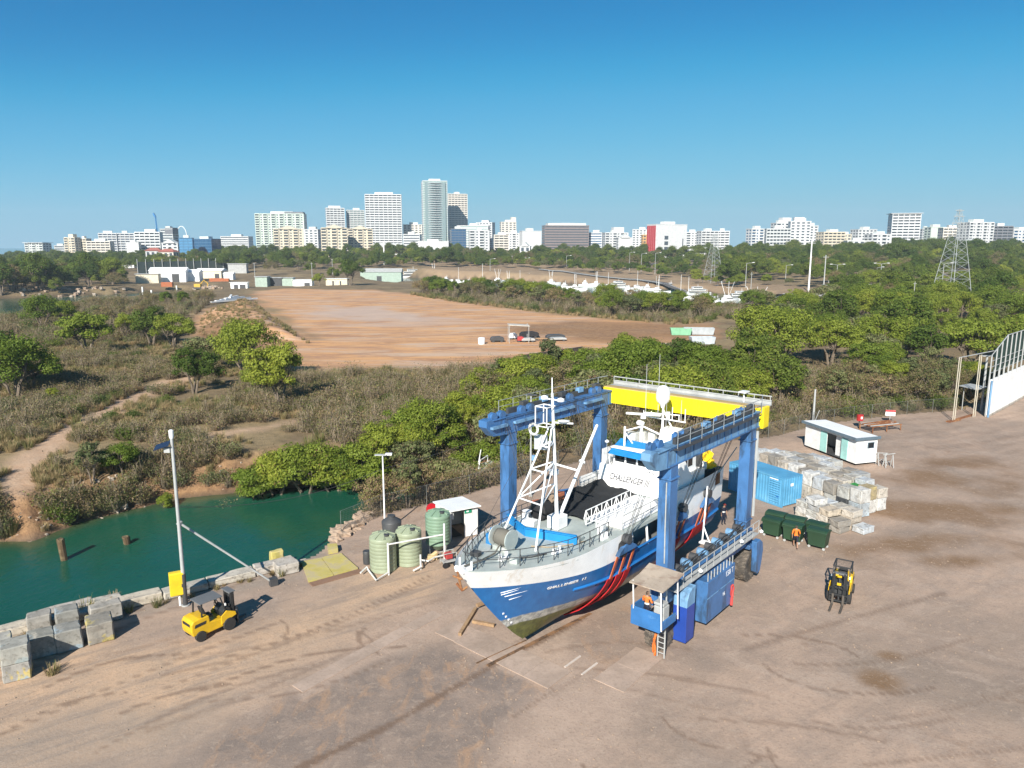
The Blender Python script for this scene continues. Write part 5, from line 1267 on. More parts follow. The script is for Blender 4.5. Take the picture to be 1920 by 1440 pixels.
# ------------------------------------------------------------------ forklifts
m_fy = M('forklift_yellow', (0.74, 0.45, 0.015), 0.4); m_fdark = M('forklift_grey', (0.028, 0.03, 0.032), 0.5)
m_ftyre = M('forklift_tyre', (0.03, 0.028, 0.027), 0.85)
m_froof = M('roof_grey', (0.14, 0.145, 0.15), 0.6)
def forklift(loc, rz, label, open_guard, fork_len):
    """local +x is forward (mast end)"""
    t = thing('forklift', label, 'forklift', (loc[0], loc[1], 0), rz, 'yellow forklifts')
    bd = MB()
    bd.prism([(-1.35, 0.42), (-1.42, 0.7), (-1.42, 1.12), (-1.3, 1.32), (-0.95, 1.38), (-0.35, 1.34), (-0.3, 0.95), (0.55, 0.85), (0.6, 0.35), (-0.5, 0.3)], -0.58, 0.58, axis='y')
    body = bd.build('body', m_fy, t, bevel=0.06)
    MB().prism([(0.35, 0.5), (0.35, 1.0), (0.7, 1.25), (1.25, 1.0), (1.3, 0.8)], -0.62, -0.56, axis='y').build('front_fender', m_fy, t, bevel=0.02)
    MB().prism([(0.35, 0.5), (0.35, 1.0), (0.7, 1.25), (1.25, 1.0), (1.3, 0.8)], 0.56, 0.62, axis='y').build('front_fender', m_fy, t, bevel=0.02)
    MB().prism([(0.55, 0.4), (0.5, 1.15), (0.75, 1.45), (1.0, 1.3), (1.15, 0.5)], -0.5, 0.5, axis='y').build('cowl', m_fdark, t, bevel=0.03)
    MB().bb(-1.44, -1.41, -0.4, 0.4, 0.98, 1.14).build('rear_grille', m_fdark, body)
    for sd in (1, -1): MB().prism([(-1.25, 0.9), (-1.2, 1.08), (-0.55, 1.12), (-0.6, 0.95)], sd * 0.58, sd * 0.6, axis='y').build('vent', m_fdark, body)
    mb = MB(); mb.bb(-0.45, 0.05, -0.26, 0.26, 1.05, 1.2); mb.prism([(-0.45, 1.2), (-0.62, 1.75), (-0.5, 1.78), (-0.3, 1.2)], -0.26, 0.26, axis='y'); mb.build('seat', m_black, t, bevel=0.04)
    mb = MB(); mb.tube((0.62, 0.05, 1.3), (0.42, 0.05, 1.62), 0.035); mb.path([(0.42 + 0.06 * math.sin(a), 0.05 + 0.17 * math.cos(a), 1.62 + 0.15 * math.sin(a)) for a in np.linspace(0, 2 * PI, 13)[:-1]], 0.022, 5, closed=True); mb.build('steering_wheel', m_black, t)
    for (px, py) in ((-0.75, 0.5), (-0.75, -0.5)): MB().beam((px, py, 1.3), (px + 0.05, py * 0.95, 2.15), 0.09, 0.07, up=(1, 0, 0)).build('guard_post', m_fdark, t)
    for (px, py) in ((0.72, 0.5), (0.72, -0.5)): MB().beam((px, py, 1.15), (0.42, py * 0.95, 2.15), 0.07, 0.06, up=(1, 0, 0)).build('guard_post', m_fdark, t)
    mb = MB()
    if open_guard:
        for py in (-0.5, 0.5): mb.beam((-0.78, py, 2.18), (0.5, py, 2.18), 0.07)
        for px in (-0.78, 0.5): mb.beam((px, -0.5, 2.18), (px, 0.5, 2.18), 0.07)
        for k in range(5): mb.beam((-0.55 + k * 0.22, -0.48, 2.185), (-0.55 + k * 0.22, 0.48, 2.185), 0.025)
    else:
        mb.bb(-0.85, 0.55, -0.56, 0.56, 2.15, 2.2)
    mb.build('overhead_guard', m_fdark if open_guard else m_froof, t, bevel=0.015)
    for py in (-0.36, 0.36):
        MB().bb(1.12, 1.26, py - 0.06, py + 0.06, 0.12, 2.12).build('mast_rail', m_fdark, t); MB().bb(1.26, 1.36, py * 0.82 - 0.05, py * 0.82 + 0.05, 0.15, 2.08).build('inner_rail', m_fdark, t)
    for zz in (2.0, 1.25, 0.55): MB().bb(1.13, 1.34, -0.4, 0.4, zz, zz + 0.1).build('mast_crossbar', m_froof if zz == 2.0 else m_fdark, t)
    MB().tube((1.22, 0, 0.3), (1.22, 0, 1.9), 0.055).build('lift_cylinder', m_dkgrey, t)
    if open_guard:
        MB().bb(1.36, 1.38, -0.12, 0.12, 1.82, 1.95).build('mast_badge', m_fy, t); MB().bb(1.36, 1.38, -0.12, 0.12, 1.3, 1.46).build('mast_badge', m_fy, t)
    else:
        MB().bb(1.0, 1.42, -0.45, 0.45, 2.14, 2.2).build('mast_cap', m_froof, t, bevel=0.03)
    mb = MB()
    for zz in (0.25, 0.65): mb.bb(1.38, 1.46, -0.55, 0.55, zz, zz + 0.1)
    for py in (-0.52, -0.26, 0, 0.26, 0.52): mb.bb(1.40, 1.45, py - 0.02, py + 0.02, 0.25, 1.15)
    mb.bb(1.40, 1.45, -0.54, 0.54, 1.1, 1.15); mb.build('load_backrest', m_fdark, t)
    for py in (-0.3, 0.3):
        mb = MB(); mb.bb(1.46, 1.52, py - 0.06, py + 0.06, 0.07, 0.75); mb.bb(1.5, 1.5 + fork_len, py - 0.06, py + 0.06, 0.05, 0.10); mb.build('fork', M('fork_steel', (0.10, 0.085, 0.07), 0.6), t)
    for (px, r_, wd) in ((0.82, 0.38, 0.28), (-0.92, 0.31, 0.24)):
        for sd in (1, -1):
            w_ = MB(); w_.lathe([(r_ * 0.55, -wd / 2), (r_ * 0.95, -wd / 2), (r_, -wd * 0.35), (r_, wd * 0.35), (r_ * 0.95, wd / 2), (r_ * 0.55, wd / 2)], 22, (px, sd * 0.56, r_), R=Matrix.Rotation(PI / 2, 3, 'X')); wo_ = w_.build('wheel', m_ftyre, t, smooth=True)
            MB().lathe([(r_ * 0.12, -wd * 0.42), (r_ * 0.55, -wd * 0.38), (r_ * 0.55, wd * 0.38), (r_ * 0.12, wd * 0.42)], 16, (px, sd * 0.56, r_), R=Matrix.Rotation(PI / 2, 3, 'X')).build('rim', m_fdark, wo_, smooth=True)
    for sd in (1, -1): MB().bb(0.65, 0.72, sd * 0.52 - 0.05, sd * 0.52 + 0.05, 1.55, 1.68).build('headlight', m_whiteclean, t)
    return t
fl = P(395, 1186)
forklift((fl[0], fl[1] + 0.1), math.atan2(2.6, 2.15), 'yellow forklift with a grey solid roof facing away, beside the solar pole', False, 0.9)
fr = P(1576, 1118)
forklift((fr[0], fr[1]), math.atan2(-0.80, -0.48), 'yellow forklift with an open cage roof and long forks, alone on the right', True, 1.15)

# ------------------------------------------------------------------ container, hut, bins, stacked blocks
m_cont = M('container_blue', (0.10, 0.34, 0.56), 0.5, wear=(0.16, 0.40, 0.58), wear_amt=0.3, wear_scale=1.0)
ct = thing('shipping_container', 'light blue shipping container between the lift and the stacked blocks', 'container', (23.2, 61.3, 0), rad(120.6))
# local x along its long side (away to the left), local -y ... width towards +y = right
CL, CW, CHt = 6.06, 2.44, 2.55
mb = MB(); ncor = 38
def corr(n, L, amp=0.035):
    pts = []
    for k in range(n):
        for (f, a_) in ((0.0, 0), (0.28, 0), (0.42, 1), (0.78, 1), (0.92, 0)):
            pts.append(((k + f) * L / n, a_ * amp))
    pts.append((L, 0)); return pts
pl = corr(20, CL)
mb.add([(x, -d, 0.1) for x, d in pl] + [(x, -d, CHt) for x, d in pl], [(i, i + 1, len(pl) + i + 1, len(pl) + i) for i in range(len(pl) - 1)])
mb.build('side_wall', m_cont, ct)
ct_s = MB(); ct_s.add([(x, -CW + 0.035 - d, 0.1) for x, d in pl] + [(x, -CW + 0.035 - d, CHt) for x, d in pl], [(i, i + 1, len(pl) + i + 1, len(pl) + i) for i in range(len(pl) - 1)]); ct_s.build('side_wall', m_cont, ct)
pe = corr(8, CW)
mb = MB(); mb.add([(0.02 + d, -y, 0.1) for y, d in pe] + [(0.02 + d, -y, CHt) for y, d in pe], [(i, i + 1, len(pe) + i + 1, len(pe) + i) for i in range(len(pe) - 1)]); mb.build('end_wall', m_cont, ct)
MB().bb(0, CL, -CW, 0.0, CHt - 0.01, CHt + 0.05).build('roof', m_cont, ct)
mb = MB()
for (x0, x1, y0, y1) in ((-0.02, 0.1, -CW - 0.02, -CW + 0.1), (-0.02, 0.1, -0.1, 0.03), (CL - .1, CL + .02, -0.1, 0.03), (CL - .1, CL + .02, -CW - .02, -CW + .1)): mb.bb(x0, x1, y0, y1, 0, CHt + 0.06)
mb.build('corner_post', m_cont, ct)
mb = MB(); mb.bb(0.1, CL - 0.1, 0.0, 0.03, 0, 0.15); mb.bb(0.1, CL - 0.1, 0.0, 0.03, CHt - .08, CHt + 0.055); mb.build('side_rail', m_cont, ct)
for k in range(10): MB().box((0.85, 0.03, 0.4 + k * 0.2), (1.1, 0.03, 0.1), R=Matrix.Rotation(rad(25), 3, 'X')).build('louvre', m_cont, ct)
MB().bb(0.38, 0.62, 0.03, 0.045, 0.75, 1.0).build('lock_box', M('lock_blue', (0.02, 0.15, 0.42), 0.5), ct)
mk = MB(); mk.bb(0.0, 0.015, -1.35, -1.0, 1.75, 2.0); mk.build('number_plate', m_whiteclean, ct)
text_mesh('container_lettering', 'MATRAN', 0.2, m_whiteclean, ct, (1.0, 0.05, 2.36), (PI / 2, 0, PI)) if False else None
MB().bb(0.5, 1.4, 0.036, 0.042, 2.32, 2.40).build('white_stencil_strip', m_whiteclean, ct)
# hut
ht = thing('site_hut', 'white portable hut with grey roof trim and pale turquoise doors', 'hut', (35.16, 73.81, 0), rad(107.0))
HL, HW, HH = 7.85, 2.6, 2.9
m_hut = M('hut_white', (0.82, 0.83, 0.82), 0.5)
mb = MB()
for (x0, x1, z0, z1) in ((0.0, 2.1, 0.25, HH), (2.1, 4.35, 2.5, HH), (5.7, HL, 0.25, HH), (4.35, 5.7, 0.25, HH)): mb.bb(x0, x1, -0.06, 0.0, z0, z1)
mb.build('front_wall', m_hut, ht)
MB().bb(0.0, 0.06, -HW, -0.06, 0.25, HH).build('end_wall', m_hut, ht); MB().bb(HL - 0.06, HL, -HW, -0.06, 0.25, HH).build('end_wall', m_hut, ht); MB().bb(0.06, HL - .06, -HW, -HW + 0.06, 0.25, HH).build('rear_wall', m_hut, ht)
MB().bb(0.06, HL - .06, -HW + .06, -0.06, 0.2, 0.28).build('floor', m_dkgrey, ht)
m_turq = M('door_turquoise', (0.36, 0.66, 0.62), 0.5)
MB().bb(1.2, 2.1, 0.005, 0.06, 0.3, 2.5).build('door', m_turq, ht); MB().bb(4.35, 5.3, 0.005, 0.06, 0.3, 2.5).build('door', m_turq, ht)
MB().bb(2.15, 3.3, -0.35, -0.3, 0.3, 2.45).build('inner_screen', m_hut, ht)
mb = MB(); vs = [(-0.2, 0.35, HH + 0.12), (HL + 0.2, 0.35, HH + 0.12), (HL + 0.2, -HW - 0.15, HH + 0.02), (-0.2, -HW - 0.15, HH + 0.02)]
mb.add(vs + [(p[0], p[1], p[2] - 0.05) for p in vs], [(0, 1, 2, 3), (4, 7, 6, 5), (0, 4, 5, 1), (1, 5, 6, 2), (2, 6, 7, 3), (3, 7, 4, 0)]); rf = mb.build('roof', m_whiteclean, ht)
m_trim = M('trim_slate', (0.12, 0.17, 0.21), 0.5)
MB().bb(-0.24, HL + 0.24, 0.35, 0.42, HH - 0.12, HH + 0.16).build('gutter', m_trim, rf); MB().bb(-0.27, -0.2, -HW - 0.15, 0.36, HH - 0.16, HH + 0.12).build('fascia', m_trim, rf)
wn_ = MB(); wn_.bb(-0.03, 0.0, -2.2, -1.35, 1.75, 2.4); wo2 = wn_.build('window', m_trim, ht); MB().bb(-0.04, -0.03, -2.1, -1.45, 1.82, 2.33).build('pane', m_glass, wo2)
for k in range(4): MB().box((0.5 + k * 2.2, -0.6, 0.1), (0.4, 0.4, 0.22)).build('footing', m_dkgrey, ht); 
# bins
m_bin = M('bin_green', (0.022, 0.060, 0.030), 0.5, rnd=0.12)
def make_bin(label, loc, rz):
    t = thing('waste_bin', label, 'waste bin', loc, rz, 'green wheeled waste bins')
    mb = MB(); mb.box((0, 0, 0.68), (1.02, 0.78, 0.98), taper=1.16); mb.build('body', m_bin, t, bevel=0.04)
    mb = MB(); mb.prism([(-0.50, 1.16), (0.50, 1.16), (0.49, 1.24), (0.1, 1.36), (-0.35, 1.33), (-0.50, 1.24)], -0.63, 0.63, axis='x'); mb.build('lid', m_bin, t, bevel=0.03)
    mb = MB(); mb.bb(-0.63, 0.63, -0.5, -0.44, 1.08, 1.16); mb.build('rim', m_bin, t)
    for (a, b_) in ((0.45, 0.32), (0.45, -0.32), (-0.45, 0.32), (-0.45, -0.32)): MB().lathe([(0.09, -0.025), (0.09, 0.025)], 10, (a, b_, 0.09), R=Matrix.Rotation(PI / 2, 3, 'X')).build('castor', m_grey, t)
    return t
bn0 = make_bin('green waste bin at the front right end of the row', (22.85, 52.7, 0), rad(-41)); bn0.scale = (1.18, 1.18, 1.12)
for (x_, y_, dr_, lab) in [(21.42, 53.85, 3, 'green waste bin directly behind the man in orange'), (20.25, 54.95, -2, 'green waste bin at the front left end of the row'), (23.3, 54.05, -4, 'green waste bin in the back row behind the rightmost bin'), (22.1, 55.2, 5, 'green waste bin in the middle of the back row'), (20.95, 56.3, 2, 'green waste bin at the left end of the back row')]:
    dup(bn0, (x_, y_, 0), rad(-41 + dr_), lab)
# stacked reject blocks
blk = rough_block('concrete_block', (1.18, 1.18, 1.12), M_obj('stack_concrete', [(0.48, 0.45, 0.39), (0.56, 0.55, 0.52), (0.42, 0.36, 0.29), (0.60, 0.60, 0.58), (0.34, 0.35, 0.35), (0.52, 0.44, 0.34), (0.45, 0.45, 0.42), (0.27, 0.25, 0.22), (0.47, 0.50, 0.52), (0.53, 0.48, 0.41)]), 5, 0.03, 0.04)
tag(blk, 'x', 'concrete block')
spec = {}
e1 = Vector((math.cos(rad(116)), math.sin(rad(116)))); e2 = Vector((math.cos(rad(33)), math.sin(rad(33))))
org = Vector((29.0, 59.7)); first = True
def put(o, x_, y_, z_, rz_, lab, scale=(1, 1, 1), mat=None, grp='stacked concrete blocks beside the hut'):
    c_ = o.copy(); COL.objects.link(c_)
    if mat: c_.data = o.data.copy(); c_.data.materials.clear(); c_.data.materials.append(mat)
    c_.location = (x_, y_, z_); c_.rotation_euler = (0, 0, rz_); c_.scale = scale; c_['label'] = lab; c_['group'] = grp
    return c_
m_spec = {'green': M('paint_green', (0.03, 0.25, 0.05), 0.7), 'black': M('paint_black', (0.06, 0.065, 0.07), 0.8), 'yel': M_block('paint_yellowed', (0.52, 0.42, 0.24), [(0.55, 0.45, 0.15)]), 'blue': M_block('paint_paleblue', (0.5, 0.55, 0.58), [(0.4, 0.5, 0.56)])}
rn = random.Random(77)
for i in range(11):
    for j in range(5):
        if i > 6 and j < (i - 6) * 0.0: continue
        for lv in range(2):
            if j in (1, 2, 3) and lv == 0 and 0 < i < 10: continue        # wholly hidden inside the stack
            if lv == 1 and (i, j) in ((9, 4), (10, 4), (10, 3), (8, 4)): continue
            if j == 4 and i < 5: continue                                 # the hut stands there
            if j == 3 and i < 2: continue
            if i >= 5 and j == 0 and lv == 1 and i > 8: continue
            p_ = org + e1 * (1.29 * i) + e2 * (1.31 * j)
            if i >= 4 and j == 0 : 
                if i >= 5: continue                                      # the container stands there
            x_, y_ = p_.x + rn.uniform(-0.09, 0.09), p_.y + rn.uniform(-0.09, 0.09)
            lab = 'pale concrete block, %s layer, %s, %s from the right end' % (['lower', 'upper'][lv], ['row nearest the bins', 'second row back', 'middle row', 'fourth row back', 'row nearest the hut'][j], ORD[i]); mt = None
            if (i, j, lv) == (1, 1, 1): mt = m_spec['green']; lab = 'green painted concrete block on top of the stack'
            if (i, j, lv) == (1, 0, 0): mt = m_spec['black']; lab = 'black painted concrete block low in the front of the stack'
            if (i, j, lv) == (0, 0, 0): mt = m_spec['blue']; lab = 'pale blue concrete block at the low front corner of the stack'
            if (i, j, lv) == (0, 1, 1): mt = m_spec['yel']; lab = 'yellowed concrete block on top at the right end of the stack'
            put(blk, x_, y_, 1.14 * lv, rad(26) + rn.uniform(-0.08, 0.08) + PI / 2 * rn.randint(0, 3), lab, (rn.uniform(0.9, 1.04), rn.uniform(0.9, 1.04), 1.0 if lv == 0 else rn.uniform(0.72, 1.06)), mt)
# low slabs stacked by the bins
slab = rough_block('concrete_slab', (1.35, 1.05, 0.5), MATS['stack_concrete'], 9, 0.03, 0.03); tag(slab, 'x', 'concrete slab')
sl0 = Vector((26.1, 56.2))
for i in range(4):
    for j in range(2):
        for lv in range([2, 3, 4, 3][i] if j == 0 else 3):
            p_ = sl0 + e1 * (1.15 * i) + e2 * (-0.2 + 1.4 * j)
            put(slab, p_.x + rn.uniform(-0.1, 0.1), p_.y + rn.uniform(-0.1, 0.1), 0.5 * lv, rad(28) + rn.uniform(-0.12, 0.12), 'flat concrete slab, %s in the %s pile, %s row behind the green bins' % (['lowest', 'second up', 'third up', 'topmost'][lv], ORD[i], ['front', 'back'][j]), grp='flat slabs piled behind the bins')
put(slab, 27.7, 55.9, 0, rad(30), 'single flat concrete slab lying at the right end of the slab piles', grp='flat slabs piled behind the bins')
bpy.data.objects.remove(blk); bpy.data.objects.remove(slab)

# ------------------------------------------------------------------ fence line, signs, rack, right hand wall and frame
fx = [P(u, v) for u, v in [(640, 1000), (715, 968), (800, 948), (880, 927), (950, 905), (1090, 866), (1200, 846), (1340, 830), (1440, 822), (1525, 800), (1600, 788), (1700, 777), (1795, 770)]]
fen = thing('chain_fence', 'low chain link fence with thin posts along the back of the yard', 'fence', (fx[0][0], fx[0][1], 0))
mbw = MB(); fxr = [(p[0] - fx[0][0], p[1] - fx[0][1]) for p in fx]
for a, b_ in zip(fxr[:-1], fxr[1:]):
    L = math.hypot(b_[0] - a[0], b_[1] - a[1]); n = max(1, int(L / 3.0))
    for k in range(n):
        q_ = (a[0] + (b_[0] - a[0]) * k / n, a[1] + (b_[1] - a[1]) * k / n)
        MB().tube((q_[0], q_[1], -0.3), (q_[0], q_[1], 1.85), 0.025, n=6).build('post', M('fence_dull', (0.17, 0.18, 0.17), 0.6), fen)
    for zz in np.arange(0.1, 1.85, 0.16): mbw.tube((a[0], a[1], zz), (b_[0], b_[1], zz), 0.007, n=3, cap=False)
    for k in range(int(L / 0.16)):
        q_ = (a[0] + (b_[0] - a[0]) * k * 0.16 / L, a[1] + (b_[1] - a[1]) * k * 0.16 / L); mbw.tube((q_[0], q_[1], 0.05), (q_[0], q_[1], 1.8), 0.006, n=3, cap=False)
mbw.build('wire_mesh', m_dkgrey, fen, kind='stuff')
mbt = MB()
for a, b_ in zip(fxr[:-1], fxr[1:]): mbt.tube((a[0], a[1], 1.84), (b_[0], b_[1], 1.84), 0.016, n=5)
mbt.build('top_rail', M('fence_dull'), fen)
x_, y_ = P(1668, 792)
sn = thing('notice_board', 'white notice board with red header by the back fence', 'sign', (x_, y_, 0), rad(-15))
MB().box((0, 0, 1.25), (1.15, 0.04, 0.75)).build('panel', m_whiteclean, sn); MB().box((0, -0.03, 1.5), (1.15, 0.02, 0.24)).build('header', M('sign_red', (0.55, 0.05, 0.05), 0.5), sn)
for k in range(3): MB().box((0, -0.03, 1.3 - k * 0.11), (0.8 - 0.15 * k, 0.02, 0.03)).build('text_line', m_dkgrey, sn)
MB().tube((0, 0.05, 0), (0, 0.05, 1.2), 0.05).build('post', m_grey, sn)
x_, y_ = P(1611, 803)
rb = thing('fire_cabinet', 'red fire hose cabinet at the fence behind the hut', 'cabinet', (x_, y_, 0), 0.2)
MB().box((0, 0, 1.35), (0.7, 0.35, 0.8)).build('box', M('fire_red2', (0.45, 0.03, 0.03), 0.5), rb, bevel=0.03); MB().tube((0, 0.1, 0), (0, 0.1, 1.0), 0.06).build('post', m_dkgrey, rb); MB().box((0.1, -0.19, 1.35), (0.25, 0.02, 0.3)).build('label_plate', m_whiteclean, rb)
x_, y_ = P(1650, 806)
rk = thing('steel_rack', 'low rusty steel rack stacked with bars behind the hut', 'rack', (x_, y_, 0), rad(20))
mb = MB()
for yy in (-1.0, 1.0): mb.beam((-2.3, yy, 0.75), (2.3, yy, 0.75), 0.1)
for xx in (-2.2, 0, 2.2):
    mb.beam((xx, -1.0, 0.72), (xx, 1.0, 0.72), 0.08)
    for yy in (-1.0, 1.0): mb.beam((xx, yy, 0), (xx, yy, 0.75), 0.09)
mb.build('frame', m_rust, rk)
for k in range(7): MB().beam((-2.4 + rn.uniform(-0.3, 0.3), -0.8 + k * 0.26, 0.86), (2.2 + rn.uniform(-0.3, 0.3), -0.8 + k * 0.26 + rn.uniform(-0.2, 0.2), 0.86 + 0.03 * (k % 3)), 0.1, 0.1).build('bar', m_rust if k % 3 else m_grey, rk)
# small trestles beside the hut
for k, (u, v, lab) in enumerate([(1652, 872, 'bent steel trestle frame leaning beside the hut'), (1665, 876, 'second steel trestle frame just right of the hut')]):
    x_, y_ = P(u, v); mb = MB()
    for sx in (-0.4, 0.4):
        mb.tube((x_ + sx, y_ - 0.35, 0), (x_ + sx, y_, 1.3), 0.04, n=5); mb.tube((x_ + sx, y_ + 0.35, 0), (x_ + sx, y_, 1.3), 0.04, n=5)
    mb.tube((x_ - 0.6, y_, 1.3), (x_ + 0.6, y_, 1.25 + 0.2 * k), 0.045, n=5); mb.tube((x_ - 0.4, y_ - 0.2, 0.55), (x_ + 0.4, y_ + 0.2, 0.6), 0.03, n=5)
    tag(mb.build('steel_trestle', m_grey), lab, 'trestle', 'steel trestles by the hut')
# high white wall with sloping top structure at the right edge
wl = thing('boundary_wall', 'high white wall with green netting screen on steel posts at the right edge', 'wall', (62.8, 96.4, 0), math.atan2(14.5, 14.9))
for k in range(12):
    MB().bb(0.02 + k * 3.0, 2.98 + k * 3.0, -0.12, 0.12, 0, 5.0).build('wall_panel', m_whiteclean, wl)
MB().bb(-0.02, 36, -0.2, 0.2, 0.0, 0.25).build('plinth', m_conc, wl)
for k in range(10):
    zt = 8.2 + min(k, 3) * 0.7
    MB().tube((0.2 + k * 2.4, 0.25, 0), (0.2 + k * 2.4, 0.25, zt), 0.09, n=8).build('steel_post', m_grey, wl); MB().tube((0.6 + k * 2.4, -0.1, 4.6), (0.6 + k * 2.4, -0.1, 6.3), 0.06, n=6).build('stub_post', m_grey, wl)
mb = MB(); mb.path([(0.2, 0.25, 8.2), (7.4, 0.25, 10.3), (24, 0.25, 10.3)], 0.07, 6)
for zz in (5.8, 6.6, 7.4): mb.tube((0.2, 0.25, zz), (24, 0.25, zz), 0.045, n=5)
mb.build('top_rail', m_grey, wl)
m_net, nt, b = nt_new('green_netting'); nt.links.new(mixc(nt, noise_n(nt, coord(nt), 1.5, 4), (0.006, 0.03, 0.022), (0.012, 0.05, 0.035)), b.inputs['Base Color']); b.inputs['Roughness'].default_value = 0.9
mb = MB(); mb.prism([(2.5, 5.6), (2.5, 8.7), (7.4, 10.15), (24, 10.15), (24, 5.6)], 0.42, 0.46, axis='y'); mb.build('netting', m_net, wl)
mb = MB(); mb.path([(-0.1, -0.15, 0), (-0.1, -0.15, 4.9)], 0.12, 8); mb.build('edge_post', m_bluepale, wl)
x_, y_ = P(1786, 790)
gp = thing('steel_portal', 'tall thin steel portal frame with paired posts beside the white wall', 'frame', (x_, y_, 0), math.atan2(2.8, 4.7))
for xx in (0, 0.45, 4.8, 5.25): MB().tube((xx, 0, 0), (xx, 0, 8.3), 0.06, n=6).build('post', M('post_cream', (0.55, 0.50, 0.40), 0.6), gp)
mb = MB(); mb.tube((0, 0, 8.3), (9.0, 0.4, 8.5), 0.06, n=6); mb.build('top_bar', m_grey, gp); MB().box((0.2, 0, 0.08), (2.6, 0.5, 0.16)).build('base_beam', m_rust, gp); MB().beam((0.5, 0.1, 0.1), (6.2, 0.6, 0.1), 0.25, 0.2).build('base_beam', m_rust, gp)
x_, y_ = P(1832, 770)
ca = thing('canopy', 'small grey sloping canopy hanging at the end of the white wall', 'canopy', (x_, y_, 0), math.atan2(14.5, 14.9))
mb = MB(); mb.prism([(-3.0, -0.4), (0.6, -0.8), (1.6, 1.6), (-1.2, 2.2)], 3.3, 3.4); mb.build('roof_sheet', m_grey, ca); MB().tube((-1.0, 1.6, 0), (-1.0, 1.6, 3.3), 0.05).build('post', m_grey, ca)
tp = PD(1842, 748, 100); tpo = thing('t_post', 'steel post with a flat T head behind the portal frame', 'post', (tp[0], tp[1], 0)); MB().tube((0, 0, 0), (0, 0, 7.6), 0.14).build('post', m_grey, tpo); MB().box((0, 0, 7.65), (1.4, 0.4, 0.12)).build('head', m_grey, tpo)

# ------------------------------------------------------------------ derelict boat lying in the creek
A_ = Vector(P(812, 930, -1.6)); B_ = Vector(P(952, 882, -1.2)); dv = (B_ - A_); Ld = dv.length
dl = thing('derelict_boat', 'rusty white derelict boat lying half sunk behind the kiosk', 'boat', (A_.x, A_.y, -1.25), math.atan2(dv.y, dv.x))
m_rw = M('rusty_white', (0.62, 0.60, 0.52), 0.7, wear=(0.36, 0.13, 0.03), wear_amt=0.55, wear_scale=0.45)
mb = MB(); vs = []; nst = 14
for k in range(nst + 1):
    t = k / nst; s = t * (Ld + 2); hw = 1.15 * math.sin(PI / 2 * min(1, t * 1.7 + 0.04)) ** 0.8; zt = 0.5 + 1.3 * t
    vs += [(s, -hw, zt), (s, -hw * 0.9, zt * 0.4), (s, 0, -0.6), (s, hw * 0.9, zt * 0.4), (s, hw, zt)]
mb.add(vs, [(k * 5 + j, k * 5 + j + 1, k * 5 + j + 6, k * 5 + j + 5) for k in range(nst) for j in range(4)]); mb.build('hull', m_rw, dl, smooth=True)
mb = MB(); mb.add([p for k in range(nst + 1) for p in (tuple(Vector(vs[k * 5]) - Vector((0, -0.03, 0.12))), tuple(Vector(vs[k * 5 + 4]) - Vector((0, 0.03, 0.12))))], [(2 * k, 2 * k + 2, 2 * k + 3, 2 * k + 1) for k in range(nst)]); mb.build('deck', M('derelict_deck', (0.36, 0.40, 0.32), 0.9, wear=(0.3, 0.14, 0.06), wear_amt=0.4), dl)
mb = MB(); mb.path([(5.5, -0.5, 1.3), (5.8, -0.4, 2.1), (7.4, 0.2, 2.2), (7.5, 0.3, 1.5)], 0.05, 5); mb.path([(6.3, 0.4, 1.5), (6.5, 0.2, 3.0)], 0.05, 5); mb.tube((5.8, -0.4, 2.1), (7.0, 0.9, 1.9), 0.04, n=5); mb.build('bent_rail', m_white, dl)
# overhead cable from the lamp post and the leaning pipe
mb = MB(); a = P(343, 1125); b_ = P(722, 998); mb.path([(a[0] + (b_[0] - a[0]) * t, a[1] + (b_[1] - a[1]) * t, 6.2 - 1.5 * 4 * t * (1 - t) * 0.6 - 1.0 * t) for t in np.linspace(0, 1, 14)], 0.02, 4)
c2 = P(1000, 905); mb.path([(b_[0] + (c2[0] - b_[0]) * t, b_[1] + (c2[1] - b_[1]) * t, 5.2 - 0.8 * t * (1 - t) * 2 + 1.3 * t) for t in np.linspace(0, 1, 12)], 0.02, 4)
tag(mb.build('cable', m_wire), 'black overhead cable strung over the creek between the poles', 'cable')
